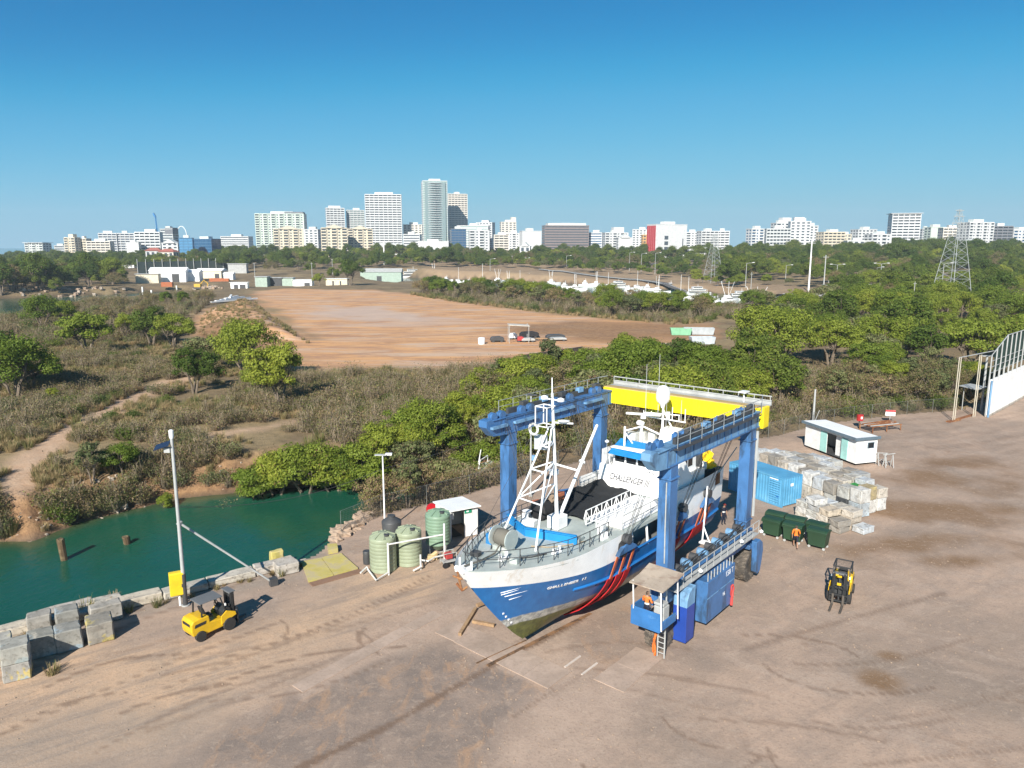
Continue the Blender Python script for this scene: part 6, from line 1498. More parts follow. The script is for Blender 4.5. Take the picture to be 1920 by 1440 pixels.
# ------------------------------------------------------------------ people
m_skin = M('skin', (0.35, 0.20, 0.13), 0.6)
def person(label, loc, rz, top, bottom, hips=0.0, pose='stand', band=None, hair=(0.05, 0.035, 0.025), cap=None, shorts=False):
    """one continuous skinned body, about 1.75 m tall, facing local -y"""
    t = thing('person', label, 'person', loc, rz)
    V = []; E_ = []; Rr = []
    def add(p, r, par=None):
        V.append(p); Rr.append(r); i = len(V) - 1
        if par is not None: E_.append((par, i))
        return i
    pel = add((0, 0, 0.95), (0.145, 0.11)); wst = add((0, 0, 1.12), (0.13, 0.10), pel); che = add((0, -0.01, 1.30), (0.165, 0.115), wst); sho = add((0, 0, 1.43), (0.13, 0.09), che); nk = add((0, -0.01, 1.52), (0.055, 0.06), sho); jaw = add((0, -0.03, 1.59), (0.075, 0.085), nk); hd = add((0, -0.02, 1.68), (0.082, 0.10), jaw); add((0, -0.01, 1.755), (0.045, 0.05), hd)
    for sd in (1, -1):
        stride = 0.22 * sd if pose == 'walk' else 0.0
        hp = add((sd * 0.10, 0, 0.88), (0.105, 0.105), pel); kn = add((sd * 0.12, -0.02 - stride * 0.7, 0.50), (0.072, 0.072), hp); an = add((sd * 0.13, 0.03 - stride * 1.4 + (0.06 if stride < 0 else 0), 0.09), (0.045, 0.05), kn); add((sd * 0.14, -0.14 - stride * 1.4, 0.04), (0.045, 0.035), an)
        s1 = add((sd * 0.20, 0.0, 1.40), (0.07, 0.07), sho)
        if pose == 'controls': el = add((sd * 0.28, -0.06, 1.13), (0.052, 0.052), s1); wr = add((sd * 0.20, -0.30, 1.10), (0.036, 0.036), el); dirh = Vector((0, -1, -0.1))
        elif pose == 'walk': el = add((sd * 0.27, 0.05 + 0.1 * sd, 1.13), (0.05, 0.05), s1); wr = add((sd * 0.26, -0.08 + 0.2 * sd, 0.90), (0.034, 0.034), el); dirh = Vector((0, -0.3, -1))
        else: el = add((sd * 0.27, 0.03, 1.13), (0.05, 0.05), s1); wr = add((sd * 0.27, -0.05, 0.88), (0.034, 0.034), el); dirh = Vector((0, -0.15, -1))
        dirh.normalize(); pm = Vector(V[wr]) + dirh * 0.075; pi_ = add(tuple(pm), (0.036, 0.022), wr)
        for k in range(4):
            b0 = pm + dirh * 0.03 + Vector((0, 0.0, 0)) + Vector((0.0, 1, 0)) * (0.02 * (k - 1.5)); L = (0.06, 0.07, 0.065, 0.05)[k]
            f1 = add(tuple(b0 + dirh * L * 0.5), (0.010, 0.010), pi_); add(tuple(b0 + dirh * L + Vector((-sd * 0.015, 0, 0))), (0.008, 0.008), f1)
        th = add(tuple(Vector(V[wr]) + dirh * 0.05 + Vector((-sd * 0.02, -0.035, 0))), (0.011, 0.011), pi_); add(tuple(Vector(V[th]) + dirh * 0.04), (0.009, 0.009), th)
    me = bpy.data.meshes.new('body'); me.from_pydata(V, E_, [])
    tmp = bpy.data.objects.new('body_tmp', me); COL.objects.link(tmp)
    tmp.modifiers.new('skin', 'SKIN')
    for i, r in enumerate(Rr): me.skin_vertices[0].data[i].radius = r
    me.skin_vertices[0].data[0].use_root = True
    sb = tmp.modifiers.new('sub', 'SUBSURF'); sb.levels = 1; sb.render_levels = 1
    dg = bpy.context.evaluated_depsgraph_get(); m2 = bpy.data.meshes.new_from_object(tmp.evaluated_get(dg))
    bpy.data.objects.remove(tmp); m2.name = 'body'
    for m in (top, bottom, m_skin, m_black, band or top, M('hair_%s' % label[:6], hair, 0.8)): m2.materials.append(m)
    for p in m2.polygons:
        c_ = p.center; z_ = c_.z; ax = abs(c_.x); mi = 2
        if z_ < 0.13: mi = 3
        elif z_ < 0.98 and ax < 0.235: mi = (2 if (shorts and z_ < 0.52) else 1)
        elif z_ < 1.47 and z_ > 0.95 and (z_ > 1.12 or ax < 0.2): mi = 4 if (band and 1.05 < z_ < 1.13) else 0
        elif z_ > 1.70 or (z_ > 1.58 and c_.y > 0.02): mi = 5
        p.material_index = mi; p.use_smooth = True
    o = bpy.data.objects.new('body', m2); COL.objects.link(o); o.parent = t
    if cap:
        mb = MB(); mb.lathe([(0.115, 1.68), (0.11, 1.75), (0.06, 1.80), (0.0, 1.81)], 12, (0, -0.01, 0)); mb.box((0, -0.14, 1.69), (0.17, 0.12, 0.02)); mb.build('hat', cap, t, smooth=True)
    mb = MB(); mb.prism([(-0.012, 1.62), (0.012, 1.62), (0.008, 1.665), (-0.008, 1.665)], -0.145, -0.11, axis='y'); mb.build('nose', m_skin, t)
    return t
m_hiv = M('hi_vis_orange', (0.85, 0.20, 0.02), 0.7); m_navy = M('navy_cloth', (0.012, 0.016, 0.035), 0.8); m_silver = M('reflective_band', (0.75, 0.75, 0.72), 0.4)
m_pinkband = M('hi_vis_faded', (0.90, 0.22, 0.04), 0.7)
x_, y_, z_ = W(7.55, 5.9, 2.28)
person('person in orange high visibility shirt and navy trousers at the lift controls', (x_, y_, z_), BOAT_RZ - PI / 2, m_pinkband, m_navy, pose='controls', band=m_silver)
x_, y_ = P(1491, 1027)
person('person in bright orange shirt and dark shorts walking past the green bins', (x_, y_, 0), rad(160), m_hiv, m_navy, pose='walk', hair=(0.25, 0.22, 0.19), shorts=True)
x_, y_ = P(1356, 983)
person('person in dark navy work clothes standing in shade under the lift', (x_, y_, 0), rad(20), m_navy, m_navy, pose='stand', band=m_silver, cap=M('cap_red', (0.35, 0.05, 0.04), 0.7))
# ------------------------------------------------------------------ vegetation
def M_leaf(name, a, b, c_dry, dry=0.0, trans=0.45):
    m = bpy.data.materials.new(name); m.use_nodes = True; nt = m.node_tree; nt.nodes.clear()
    out = nt.nodes.new('ShaderNodeOutputMaterial')
    at = nt.nodes.new('ShaderNodeAttribute'); at.attribute_name = 'lc'
    sp = nt.nodes.new('ShaderNodeSeparateColor'); nt.links.new(at.outputs['Color'], sp.inputs[0])
    oi = nt.nodes.new('ShaderNodeObjectInfo')
    base = mixc(nt, sp.outputs[0], a, b)
    base = mixc(nt, math_n(nt, 'LESS_THAN', sp.outputs[1], dry), base, c_dry)
    hs = nt.nodes.new('ShaderNodeHueSaturation')
    h = nt.nodes.new('ShaderNodeMapRange'); h.inputs[3].default_value = 0.475; h.inputs[4].default_value = 0.515; nt.links.new(oi.outputs['Random'], h.inputs[0])
    v = nt.nodes.new('ShaderNodeMapRange'); v.inputs[3].default_value = 1.22; v.inputs[4].default_value = 0.72; nt.links.new(oi.outputs['Random'], v.inputs[0])
    nt.links.new(h.outputs[0], hs.inputs['Hue']); nt.links.new(v.outputs[0], hs.inputs['Value']); nt.links.new(base, hs.inputs['Color'])
    d = nt.nodes.new('ShaderNodeBsdfPrincipled'); d.inputs['Roughness'].default_value = 0.6; d.inputs['Specular IOR Level'].default_value = 0.25
    t = nt.nodes.new('ShaderNodeBsdfTranslucent'); mx = nt.nodes.new('ShaderNodeMixShader'); mx.inputs[0].default_value = trans
    nt.links.new(hs.outputs[0], d.inputs['Base Color']); nt.links.new(hs.outputs[0], t.inputs['Color'])
    nt.links.new(d.outputs[0], mx.inputs[1]); nt.links.new(t.outputs[0], mx.inputs[2]); nt.links.new(mx.outputs[0], out.inputs['Surface'])
    return m
m_leaf = M_leaf('leaf_green', (0.165, 0.235, 0.026), (0.295, 0.365, 0.055), (0.20, 0.15, 0.05), 0.02)
m_leafd = M_leaf('leaf_dark', (0.085, 0.14, 0.02), (0.17, 0.24, 0.04), (0.16, 0.12, 0.05), 0.04)
m_leafo = M_leaf('leaf_olive', (0.15, 0.18, 0.065), (0.27, 0.30, 0.13), (0.24, 0.18, 0.10), 0.12)
m_leafb = M_leaf('leaf_dry', (0.165, 0.13, 0.06), (0.29, 0.225, 0.115), (0.17, 0.19, 0.055), 0.3, 0.25)
m_straw = M_leaf('straw', (0.30, 0.23, 0.11), (0.42, 0.33, 0.17), (0.12, 0.15, 0.04), 0.12, 0.3)
m_bark = M('bark', (0.20, 0.16, 0.12), 0.95, wear=(0.10, 0.075, 0.055), wear_amt=0.4, bump=0.6)
m_twig = M('twig', (0.29, 0.235, 0.165), 0.95)

def leaf_mesh(name, centers, sizes, mat, rng, up=0.35, outw=None):
    n = len(centers)
    nrm = rng.normal(size=(n, 3)); nrm[:, 2] = np.abs(nrm[:, 2]) * 0.8 + up
    if outw is not None: nrm = nrm * 0.55 + outw * 1.1
    nrm /= np.linalg.norm(nrm, axis=1)[:, None]
    a = np.cross(nrm, rng.normal(size=(n, 3))); a /= np.linalg.norm(a, axis=1)[:, None] + 1e-9
    b = np.cross(nrm, a)
    s = sizes[:, None]
    asp = rng.uniform(0.35, 0.75, (n, 1))
    v0 = centers + a * s; v1 = centers + b * s * asp + a * s * rng.uniform(-0.3, 0.3, (n, 1)) + nrm * s * 0.15; v2 = centers - a * s * rng.uniform(0.6, 1.0, (n, 1)); v3 = centers - b * s * asp * rng.uniform(0.6, 1.2, (n, 1)) + nrm * s * 0.15
    verts = np.stack([v0, v1, v2, v3], 1).reshape(-1, 3)
    quads = np.arange(4 * n).reshape(n, 4)
    col = np.repeat(np.stack([rng.random(n), rng.random(n), rng.random(n)], -1), 4, axis=0)
    me_o = np_mesh(name, verts, quads, mat, {'lc': col})
    return me_o
def make_tree(seed, R, Hh, mat, nclump=30, nleaf=6500, lsize=0.125, flat=0.75, sparse=1.0, base=0.25):
    """trunk and crown meshes: leaves spread in uneven clumps carried by limbs"""
    rng = np.random.default_rng(seed)
    th = rng.uniform(0, 2 * PI, nclump); ph = np.arcsin(rng.uniform(-0.35, 1.0, nclump)); rr = rng.uniform(0.45, 1.0, nclump) ** 0.6
    lob = 1 + 0.28 * np.sin(th * 2 + rng.uniform(0, 6)) + 0.18 * np.sin(th * 3 + rng.uniform(0, 6))
    zc = Hh * (base + (1 - base) * 0.42); vz = Hh * (1 - base) * 0.5
    C = np.stack([R * 0.82 * rr * lob * np.cos(th) * np.cos(ph), R * 0.82 * rr * lob * np.sin(th) * np.cos(ph), zc + vz * rr * np.sin(ph)], -1)
    cr = rng.uniform(0.55, 1.15, nclump) * R * 0.30
    w = cr ** 2; w /= w.sum()
    pick = rng.choice(nclump, nleaf, p=w)
    d = rng.normal(size=(nleaf, 3)); d /= np.linalg.norm(d, axis=1)[:, None]
    d *= (rng.random(nleaf) ** 0.45)[:, None]
    pts = C[pick] + d * cr[pick][:, None] * np.array([1.15, 1.15, flat])
    pts[:, 2] = np.maximum(pts[:, 2], 0.25)
    crown = leaf_mesh('crown', pts, rng.uniform(0.6, 1.4, nleaf) * lsize, mat, rng, outw=d / (np.linalg.norm(d, axis=1)[:, None] + 1e-6))
    mb = MB(); stems = 3 if R > 1.5 else 2
    rn = random.Random(seed)
    tops = []
    for k in range(stems):
        a = 2 * PI * k / stems + rn.uniform(-0.5, 0.5); q = (0.45 * R * math.cos(a), 0.45 * R * math.sin(a), zc * 0.95)
        mb.path([(0.12 * math.cos(a), 0.12 * math.sin(a), -0.3), (q[0] * 0.35, q[1] * 0.35, zc * 0.4), (q[0] * 0.8, q[1] * 0.8, zc * 0.75), q], [0.11 * R / 2, 0.085 * R / 2, 0.06 * R / 2, 0.04 * R / 2], 6)
        tops.append(((q[0] * 0.6, q[1] * 0.6, zc * 0.6)))
    for i in range(nclump):
        t_ = tops[i % stems]; c_ = C[i]
        mid = ((t_[0] + c_[0]) / 2 + rn.uniform(-.2, .2), (t_[1] + c_[1]) / 2 + rn.uniform(-.2, .2), (t_[2] + c_[2]) / 2)
        mb.path([t_, mid, tuple(c_)], [0.03 * R / 2, 0.022 * R / 2, 0.01 * R / 2], 4)
    trunk = mb.build('trunk', m_bark)
    return trunk, crown

KINDS = {}
def kind(name, *args, **kw):
    KINDS[name] = (args, kw)
kind('g1', 11, 2.5, 5.0, m_leaf, nclump=34, nleaf=9500, lsize=0.10); kind('g2', 12, 3.0, 5.4, m_leaf, nclump=44, nleaf=12000, lsize=0.10); kind('g3', 13, 2.1, 5.6, m_leaf, nclump=30, nleaf=8500, lsize=0.10)
kind('g4', 14, 2.8, 4.6, m_leaf, nclump=36, nleaf=7500, flat=0.6)
kind('d1', 21, 2.6, 5.6, m_leafd, nclump=32, nleaf=7000); kind('d2', 22, 3.2, 6.2, m_leafd, nclump=42, nleaf=9000)
kind('o1', 31, 2.4, 4.6, m_leafo, nclump=28, nleaf=4600); kind('o2', 32, 2.0, 5.2, m_leafo, nclump=20, nleaf=2800, base=0.4)
kind('b1', 41, 2.3, 4.4, m_leafb, nclump=22, nleaf=2600, lsize=0.10); kind('b2', 42, 2.7, 5.0, m_leafb, nclump=26, nleaf=3200, lsize=0.10)
PROTO = {}; NEARB = []
def tree(kd, x, y, sc, label, group, name='tree', rz=None, rn=random.Random(99), zs=1.0):
    rz = rn.uniform(0, 2 * PI) if rz is None else rz
    z = hz(x, y) - 0.05
    if kd not in PROTO:
        t = thing(name, label, 'tree', (x, y, z), rz, group)
        a, kw = KINDS[kd]; tr_, cr_ = make_tree(*a, **kw); tr_.parent = t; cr_.parent = t; t.scale = (sc, sc, sc * zs); PROTO[kd] = t
        return t
    t = dup(PROTO[kd], (x, y, z), rz, label, group, (sc, sc, sc * zs)); t.name = name
    return t
# trees one can pick out one by one
GN = 'trees on the spit across the creek'
for (u, v, kd, sc, lab) in [
    (478, 916, 'g4', 0.75, 'small mangrove at the left end of the far bank row'), (520, 912, 'g1', 0.95, 'round bright mangrove on the far bank left of centre'), (575, 909, 'g2', 0.95, 'widest bright mangrove hanging over the creek on the far bank'),
    (625, 905, 'g4', 0.9, 'bright mangrove leaning over dark water on the far bank'), (668, 902, 'g1', 1.0, 'bright mangrove where the creek passes behind the lamp post'), (715, 894, 'g3', 0.95, 'narrow bright mangrove just behind the slim lamp post'),
    (640, 868, 'g2', 0.75, 'green tree second row back above the creek bend'), (760, 880, 'g1', 0.85, 'green tree on the far bank above the middle tank'), (800, 845, 'g2', 0.9, 'green tree rising behind the dry bushes above the raised tank'), (845, 868, 'o1', 0.85, 'pale olive tree above the kiosk'),
    (860, 820, 'g3', 0.8, 'slim green tree in the dry scrub left of the lift'), (905, 850, 'g1', 0.9, 'green tree directly left of the lift far front leg'),
    (30, 752, 'g2', 1.35, 'big bushy tree at the left picture edge'), (-15, 735, 'd1', 1.4, 'dark tree cut by the left picture edge'), (62, 735, 'g1', 1.1, 'lower tree right of the big tree at the left edge'),
    (80, 622, 'g2', 1.35, 'wide tree by the bay at the upper left'), (120, 612, 'g1', 1.2, 'tree by the bay right of the wide one'), (165, 668, 'g4', 1.45, 'yellow-green spreading tree left of the dirt track'),
    (238, 645, 'g3', 1.0, 'narrow green tree above the dirt track'), (285, 650, 'd1', 1.25, 'dark green tree above the bend of the dirt track'), (325, 655, 'g1', 1.3, 'green tree right of the dark one beside the mound'),
    (365, 738, 'd1', 1.0, 'bushy tree left of the tallest tree by the field'), (392, 700, 'o1', 1.15, 'dull green tree behind the tallest tree by the field'), (463, 716, 'g2', 1.45, 'tallest green tree beside the dirt field'), (526, 772, 'g3', 1.35, 'slender green tree nearest the field corner'), (500, 742, 'g1', 0.9, 'small tree between the tallest and the slender tree'),
    (235, 925, 'g1', 0.55, 'small bush tree above the white rubble on the bank'), (178, 938, 'o2', 0.6, 'sparse sapling on the bank left of the rubble'), (310, 935, 'g3', 0.42, 'tiny sapling at the foot of the bank behind the solar pole'), (430, 945, 'g4', 0.30, 'low mangrove shoot standing in the creek edge'), (395, 962, 'g4', 0.16, 'tiny mangrove shoot in open water'), (325, 965, 'g4', 0.2, 'mangrove shoot in the water beside the solar pole'),
    (100, 760, 'g3', 0.45, 'yellow green sapling in the dry grass at left'), (540, 580, 'd1', 0.01, '')]:
    if not lab: continue
    z_ = 0.6 if v < 880 else -1.4
    x_, y_ = P(u, v, z_); tree(kd, x_, y_, sc * (1.3 if sc > 0.5 else 1.0), lab, GN, 'mangrove_tree' if v > 840 else 'tree')
for i, (u, v, kd, sc, w_) in enumerate([(700, 968, 'b1', 0.75, 'lamp post foot'), (735, 958, 'b2', 0.7, 'lamp post right side'), (765, 950, 'o2', 0.75, 'second tank'), (800, 940, 'b1', 0.75, 'red hose reel'), (850, 927, 'b1', 0.5, 'kiosk left wall'), (925, 905, 'b1', 0.45, 'kiosk right wall')]):
    x_, y_ = P(u, v, -0.4); t_ = thing('bare_bush', 'thin half bare bush on the near bank behind the ' + w_, 'bush', (x_, y_, -0.5), i * 1.1, 'bare bushes on the near bank'); NEARB.append((t_, kd, sc))
def scatter(poly_px, n, seed, z=0.8, mind=2.0, tests=()):
    rng = random.Random(seed); poly = px_poly(poly_px, z)
    xs = [p[0] for p in poly]; ys = [p[1] for p in poly]; out = []
    tries = 0
    while len(out) < n and tries < n * 60:
        tries += 1
        x = rng.uniform(min(xs), max(xs)); y = rng.uniform(min(ys), max(ys))
        if poly_sd(np.array([x]), np.array([y]), poly)[0] > 0: continue
        if poly_sd(np.array([x]), np.array([y]), YARD)[0] < 1.2: continue
        if any((x - a) ** 2 + (y - b) ** 2 < mind * mind for a, b in out): continue
        if hz(x, y) < WATER_Z + 0.6: continue
        out.append((x, y))
    return out
ZONES = [
    ([(690, 880), (760, 850), (900, 800), (1000, 770), (1000, 850), (930, 868), (800, 892), (720, 900)], 18, 2.0, ['g1', 'g4', 'o1', 'g3', 'b1', 'g1'], (0.8, 1.3), 'bank tree between lamp post and lift', 'trees on the bank left of the lift'),
    ([(1420, 650), (1470, 604), (1600, 592), (1780, 590), (2000, 592), (2060, 660), (1830, 700), (1640, 712), (1520, 722), (1440, 728), (1390, 700)], 80, 3.0, ['g1', 'g2', 'g3', 'g4', 'g2', 'd1', 'g1', 'o1'], (1.35, 2.1), 'tree in the thicket right of the field', 'trees of the right hand thicket'),
    ([(1150, 735), (1300, 715), (1440, 735), (1540, 745), (1530, 785), (1420, 800), (1300, 810), (1150, 822)], 28, 2.4, ['g1', 'd1', 'g2', 'o1', 'g3', 'g4', 'g1'], (1.1, 1.7), 'tree in the thicket behind the yellow cross beam', 'trees behind the travel lift'),
    ([(1560, 735), (1700, 722), (1850, 712), (1840, 735), (1700, 758), (1560, 775)], 22, 2.6, ['b1', 'o2', 'b2', 'g3', 'o1', 'b1'], (0.8, 1.25), 'thin tree behind the back fence', 'thin trees along the back fence'),
    ([(905, 735), (1020, 712), (1150, 695), (1240, 700), (1150, 790), (1080, 840), (980, 862), (900, 835)], 40, 2.2, ['o1', 'g1', 'g4', 'o2', 'g3', 'g4', 'g1', 'b2', 'g4'], (0.95, 1.45), 'small tree in the mixed scrub behind the foremast', 'small trees behind the boat'),
    ([(775, 553), (880, 562), (1000, 577), (1150, 594), (1270, 602), (1350, 598), (1440, 592), (1440, 578), (1330, 588), (1180, 580), (1020, 565), (900, 553), (800, 545)], 62, 2.6, ['g1', 'g2', 'o1', 'b1', 'd1', 'g3', 'b2', 'o2', 'g1'], (1.1, 1.75), 'tree in the belt below the marina', 'trees between field and marina'),
    ([(60, 590), (200, 572), (360, 556), (400, 560), (370, 590), (280, 612), (160, 620)], 20, 4.0, ['b1', 'o1', 'g3', 'b2', 'o2'], (0.9, 1.3), 'low tree on the shore beyond the mound', 'trees on the far shore of the spit'),
    ([(-60, 556), (60, 553), (160, 549), (246, 545), (232, 528), (120, 524), (-60, 520)], 40, 6.0, ['d1', 'd2', 'g1', 'b2', 'd2', 'g2', 'b1'], (2.2, 3.0), 'mangrove in the belt across the bay', 'mangroves across the bay')]
rz_rn = random.Random(17)
for zi, (poly, n, mind, kinds, (s0, s1), lab, grp) in enumerate(ZONES):
    ps = scatter(poly, n, 100 + zi, mind=mind); ys_ = sorted(p[1] for p in ps); xs_ = sorted(p[0] / p[1] for p in ps)
    for (x, y) in ps:
        kd = rz_rn.choice(kinds); row = ['front', 'middle', 'back'][min(2, 3 * ys_.index(y) // len(ys_))]; side_ = ['left', 'centre', 'right'][min(2, 3 * xs_.index(x / y) // len(xs_))]
        tree(kd, x, y, rz_rn.uniform(s0, s1), {'g': 'bright green ', 'd': 'dark green ', 'o': 'olive ', 'b': 'brownish '}[kd[0]] + lab + ', %s %s' % (row, side_), grp)

for t_, kd, sc in NEARB:
    for ch in PROTO[kd].children:
        c_ = ch.copy(); COL.objects.link(c_); c_.parent = t_
    t_.scale = (sc, sc, sc * 1.1)
# --- scrub: a few shrubs and tufts are things, the mass of them is one thicket object that repeats their meshes
def shrub_mesh(name, seed, hgt, spread, ntw, nlf, lmat, tw=0.022):
    rng = np.random.default_rng(seed); vs = []; qs = []; lf = []
    for k in range(ntw):
        a = rng.uniform(0, 2 * PI); r = spread * math.sqrt(rng.random()); h = hgt * rng.uniform(0.45, 1.05)
        b0 = np.array([0.25 * r * math.cos(a), 0.25 * r * math.sin(a), -0.1]); p2 = np.array([r * math.cos(a), r * math.sin(a), h]); p1 = (b0 + p2) / 2 + rng.normal(size=3) * 0.12 * hgt
        side = np.array([math.cos(a + PI / 2), math.sin(a + PI / 2), 0.2]) * tw * (1.0 if k % 3 else 1.8)
        o = len(vs); vs += [b0 - side, b0 + side, p1 + side * 0.7, p1 - side * 0.7, p2 + side * 0.3, p2 - side * 0.3]; qs += [(o, o + 1, o + 2, o + 3), (o + 3, o + 2, o + 4, o + 5)]
        for t in np.linspace(0.5, 1.05, 3): lf.append(p1 + (p2 - p1) * t + rng.normal(size=3) * 0.08 * hgt)
    tw_o = np_mesh('twigs', np.array(vs), np.array(qs), m_twig, {'lc': np.full((len(vs), 3), 0.5)})
    lf = np.array(lf); pick = rng.choice(len(lf), nlf); pts = lf[pick] + rng.normal(size=(nlf, 3)) * 0.12 * hgt
    pts[:, 2] = np.maximum(pts[:, 2], 0.03)
    lv = leaf_mesh('leaves', pts, rng.uniform(0.5, 1.4, nlf) * 0.075, lmat, rng)
    return tw_o, lv
def grass_mesh(name, seed, n=70, h=0.7, spread=0.35, mat=None):
    rng = np.random.default_rng(seed); vs = []; col = []
    for k in range(n):
        a = rng.uniform(0, 2 * PI); r = spread * math.sqrt(rng.random()); hh = h * rng.uniform(0.5, 1.1); w = 0.018
        b0 = np.array([r * math.cos(a) * 0.6, r * math.sin(a) * 0.6, -0.05]); tip = b0 + np.array([math.cos(a) * 0.35 * hh, math.sin(a) * 0.35 * hh, hh]) + rng.normal(size=3) * 0.05; sd = np.array([-math.sin(a), math.cos(a), 0]) * w
        vs += [b0 - sd, b0 + sd, tip + sd * 0.4, tip - sd * 0.4]; c_ = [rng.random()] * 3; c_[1] = rng.random(); col += [c_] * 4
    return np_mesh(name, np.array(vs), np.arange(4 * n).reshape(n, 4), mat or m_straw, {'lc': np.array(col)})
SHR = []
for i, (u, v, args, lab) in enumerate([(420, 890, (51, 1.5, 1.1, 95, 420, m_leafb), 'bare grey-brown shrub on top of the far bank behind the solar pole'), (170, 890, (52, 1.2, 1.3, 110, 620, m_leafb), 'spreading dry shrub above the rubble on the far bank'), (620, 760, (53, 1.9, 1.2, 85, 380, m_leafb), 'tall dry shrub in the scrub below the dirt field'), (330, 800, (54, 1.1, 1.0, 80, 1000, m_leafo), 'olive leafed shrub beside the dirt track'), (250, 790, (55, 1.0, 0.9, 60, 1300, m_leafd), 'low green leafy shrub at the edge of the dirt track')]):
    x_, y_ = P(u, v, 0.8); t = thing('dry_shrub', lab, 'shrub', (x_, y_, hz(x_, y_)), 0, 'shrubs on the far bank')
    a_, b_ = shrub_mesh('s', *args); a_.parent = t; b_.parent = t
    SHR.append((a_, b_))
GR = []
for i, (u, v, h, lab, mt) in enumerate([(160, 1150, 0.95, 'tall green-yellow grass tuft behind the quay blocks', M_leaf('tuft', (0.20, 0.22, 0.07), (0.36, 0.31, 0.14), (0.10, 0.15, 0.04), 0.3)), (98, 1262, 0.5, 'pale dry grass tuft in front of the two block stack', m_straw), (212, 1130, 0.7, 'grass tuft on the kerb left of the solar pole', m_straw)]):
    x_, y_ = P(u, v); o = grass_mesh('grass_tuft', 60 + i, 110, h, 0.55, mt); o.location = (x_, y_, 0); tag(o, lab, 'grass tuft', 'grass tufts on the quay'); GR.append(o)

def scatter_stuff(name, label, cat, pts, protos):
    """one object that repeats prototype meshes on a cloud of points"""
    n = len(pts); me = bpy.data.meshes.new(name)
    P_ = np.array([p[:3] for p in pts], np.float32)
    me.vertices.add(n); me.vertices.foreach_set('co', P_.ravel())
    for an, ty, col_ in (('rot', 'FLOAT', 3), ('scl', 'FLOAT', 4), ('idx', 'INT', 5)):
        at = me.attributes.new(an, ty, 'POINT'); at.data.foreach_set('value', np.array([p[col_] for p in pts], np.float32 if ty == 'FLOAT' else np.int32))
    o = bpy.data.objects.new(name, me); COL.objects.link(o)
    ng = bpy.data.node_groups.new(name, 'GeometryNodeTree')
    ng.interface.new_socket('Geometry', in_out='INPUT', socket_type='NodeSocketGeometry'); ng.interface.new_socket('Geometry', in_out='OUTPUT', socket_type='NodeSocketGeometry')
    N = ng.nodes; L = ng.links
    gi = N.new('NodeGroupInput'); go = N.new('NodeGroupOutput'); ip = N.new('GeometryNodeInstanceOnPoints'); jn = N.new('GeometryNodeJoinGeometry')
    for pr in protos[::-1]:
        if isinstance(pr, (tuple, list)):
            j2 = N.new('GeometryNodeJoinGeometry')
            for q in pr:
                oi = N.new('GeometryNodeObjectInfo'); oi.inputs['Object'].default_value = q; L.new(oi.outputs['Geometry'], j2.inputs[0])
            g2 = N.new('GeometryNodeGeometryToInstance'); L.new(j2.outputs[0], g2.inputs[0]); L.new(g2.outputs[0], jn.inputs[0])
        else:
            oi = N.new('GeometryNodeObjectInfo'); oi.inputs['Object'].default_value = pr; g2 = N.new('GeometryNodeGeometryToInstance'); L.new(oi.outputs['Geometry'], g2.inputs[0]); L.new(g2.outputs[0], jn.inputs[0])
    def na(nm, ty):
        a = N.new('GeometryNodeInputNamedAttribute'); a.data_type = ty; a.inputs[0].default_value = nm; return a.outputs[0]
    cx = N.new('ShaderNodeCombineXYZ'); L.new(na('rot', 'FLOAT'), cx.inputs[2])
    L.new(gi.outputs[0], ip.inputs['Points']); L.new(jn.outputs[0], ip.inputs['Instance']); ip.inputs['Pick Instance'].default_value = True
    L.new(na('idx', 'INT'), ip.inputs['Instance Index']); L.new(cx.outputs[0], ip.inputs['Rotation']); L.new(na('scl', 'FLOAT'), ip.inputs['Scale']); L.new(ip.outputs[0], go.inputs[0])
    md = o.modifiers.new('scatter', 'NODES'); md.node_group = ng
    o['kind'] = 'stuff'; o['label'] = label; o['category'] = cat
    return o
def cloud(poly_px, n, seed, z=0.8, dens=None, smin=0.7, smax=1.3, nid=5, weights=None, yard_gap=0.8, field_gap=0.5, track_gap=1.6, wz=0.35):
    rng = np.random.default_rng(seed); poly = px_poly(poly_px, z); xs = [p[0] for p in poly]; ys = [p[1] for p in poly]
    m = n * 6
    x = rng.uniform(min(xs), max(xs), m); y = rng.uniform(min(ys), max(ys), m)
    ok = (poly_sd(x, y, poly) < 0) & (poly_sd(x, y, YARD) > yard_gap) & (poly_sd(x, y, FIELD) > field_gap)
    ok &= line_d(x, y, TRACK) > track_gap * (0.7 + 0.8 * fbm(x, y, 4, 5))
    if dens is not None: ok &= rng.random(m) < dens(x, y)
    x = x[ok][:n * 2]; y = y[ok][:n * 2]; hh = H_land(x, y); k = hh > WATER_Z + wz; x, y, hh = x[k][:n], y[k][:n], hh[k][:n]
    q = len(x); w = np.array(weights or [1] * nid, float); w /= w.sum()
    return list(zip(x, y, hh - 0.04, rng.uniform(0, 6.28, q), rng.uniform(smin, smax, q), rng.choice(nid, q, p=w)))
clump = lambda s, sd, a, b: (lambda x, y: sstep(a, b, fbm(x, y, s, sd)))
NEAR = [(-250, 1010), (0, 1000), (150, 965), (330, 925), (480, 905), (700, 900), (900, 880), (1000, 850), (1000, 735), (880, 705), (560, 706), (520, 690), (380, 650), (330, 640), (100, 650), (-250, 680)]
pts = cloud(NEAR, 1700, 201, dens=clump(9, 15, 0.36, 0.58), weights=[4, 4, 3, 2, 0.8])
pts += cloud([(-250, 1030), (0, 1012), (60, 1006), (150, 976), (260, 950), (330, 935), (480, 912), (480, 890), (330, 905), (150, 935), (0, 965), (-250, 990)], 420, 207, z=-0.6, weights=[3, 3, 2, 2, 1.2], wz=0.25)
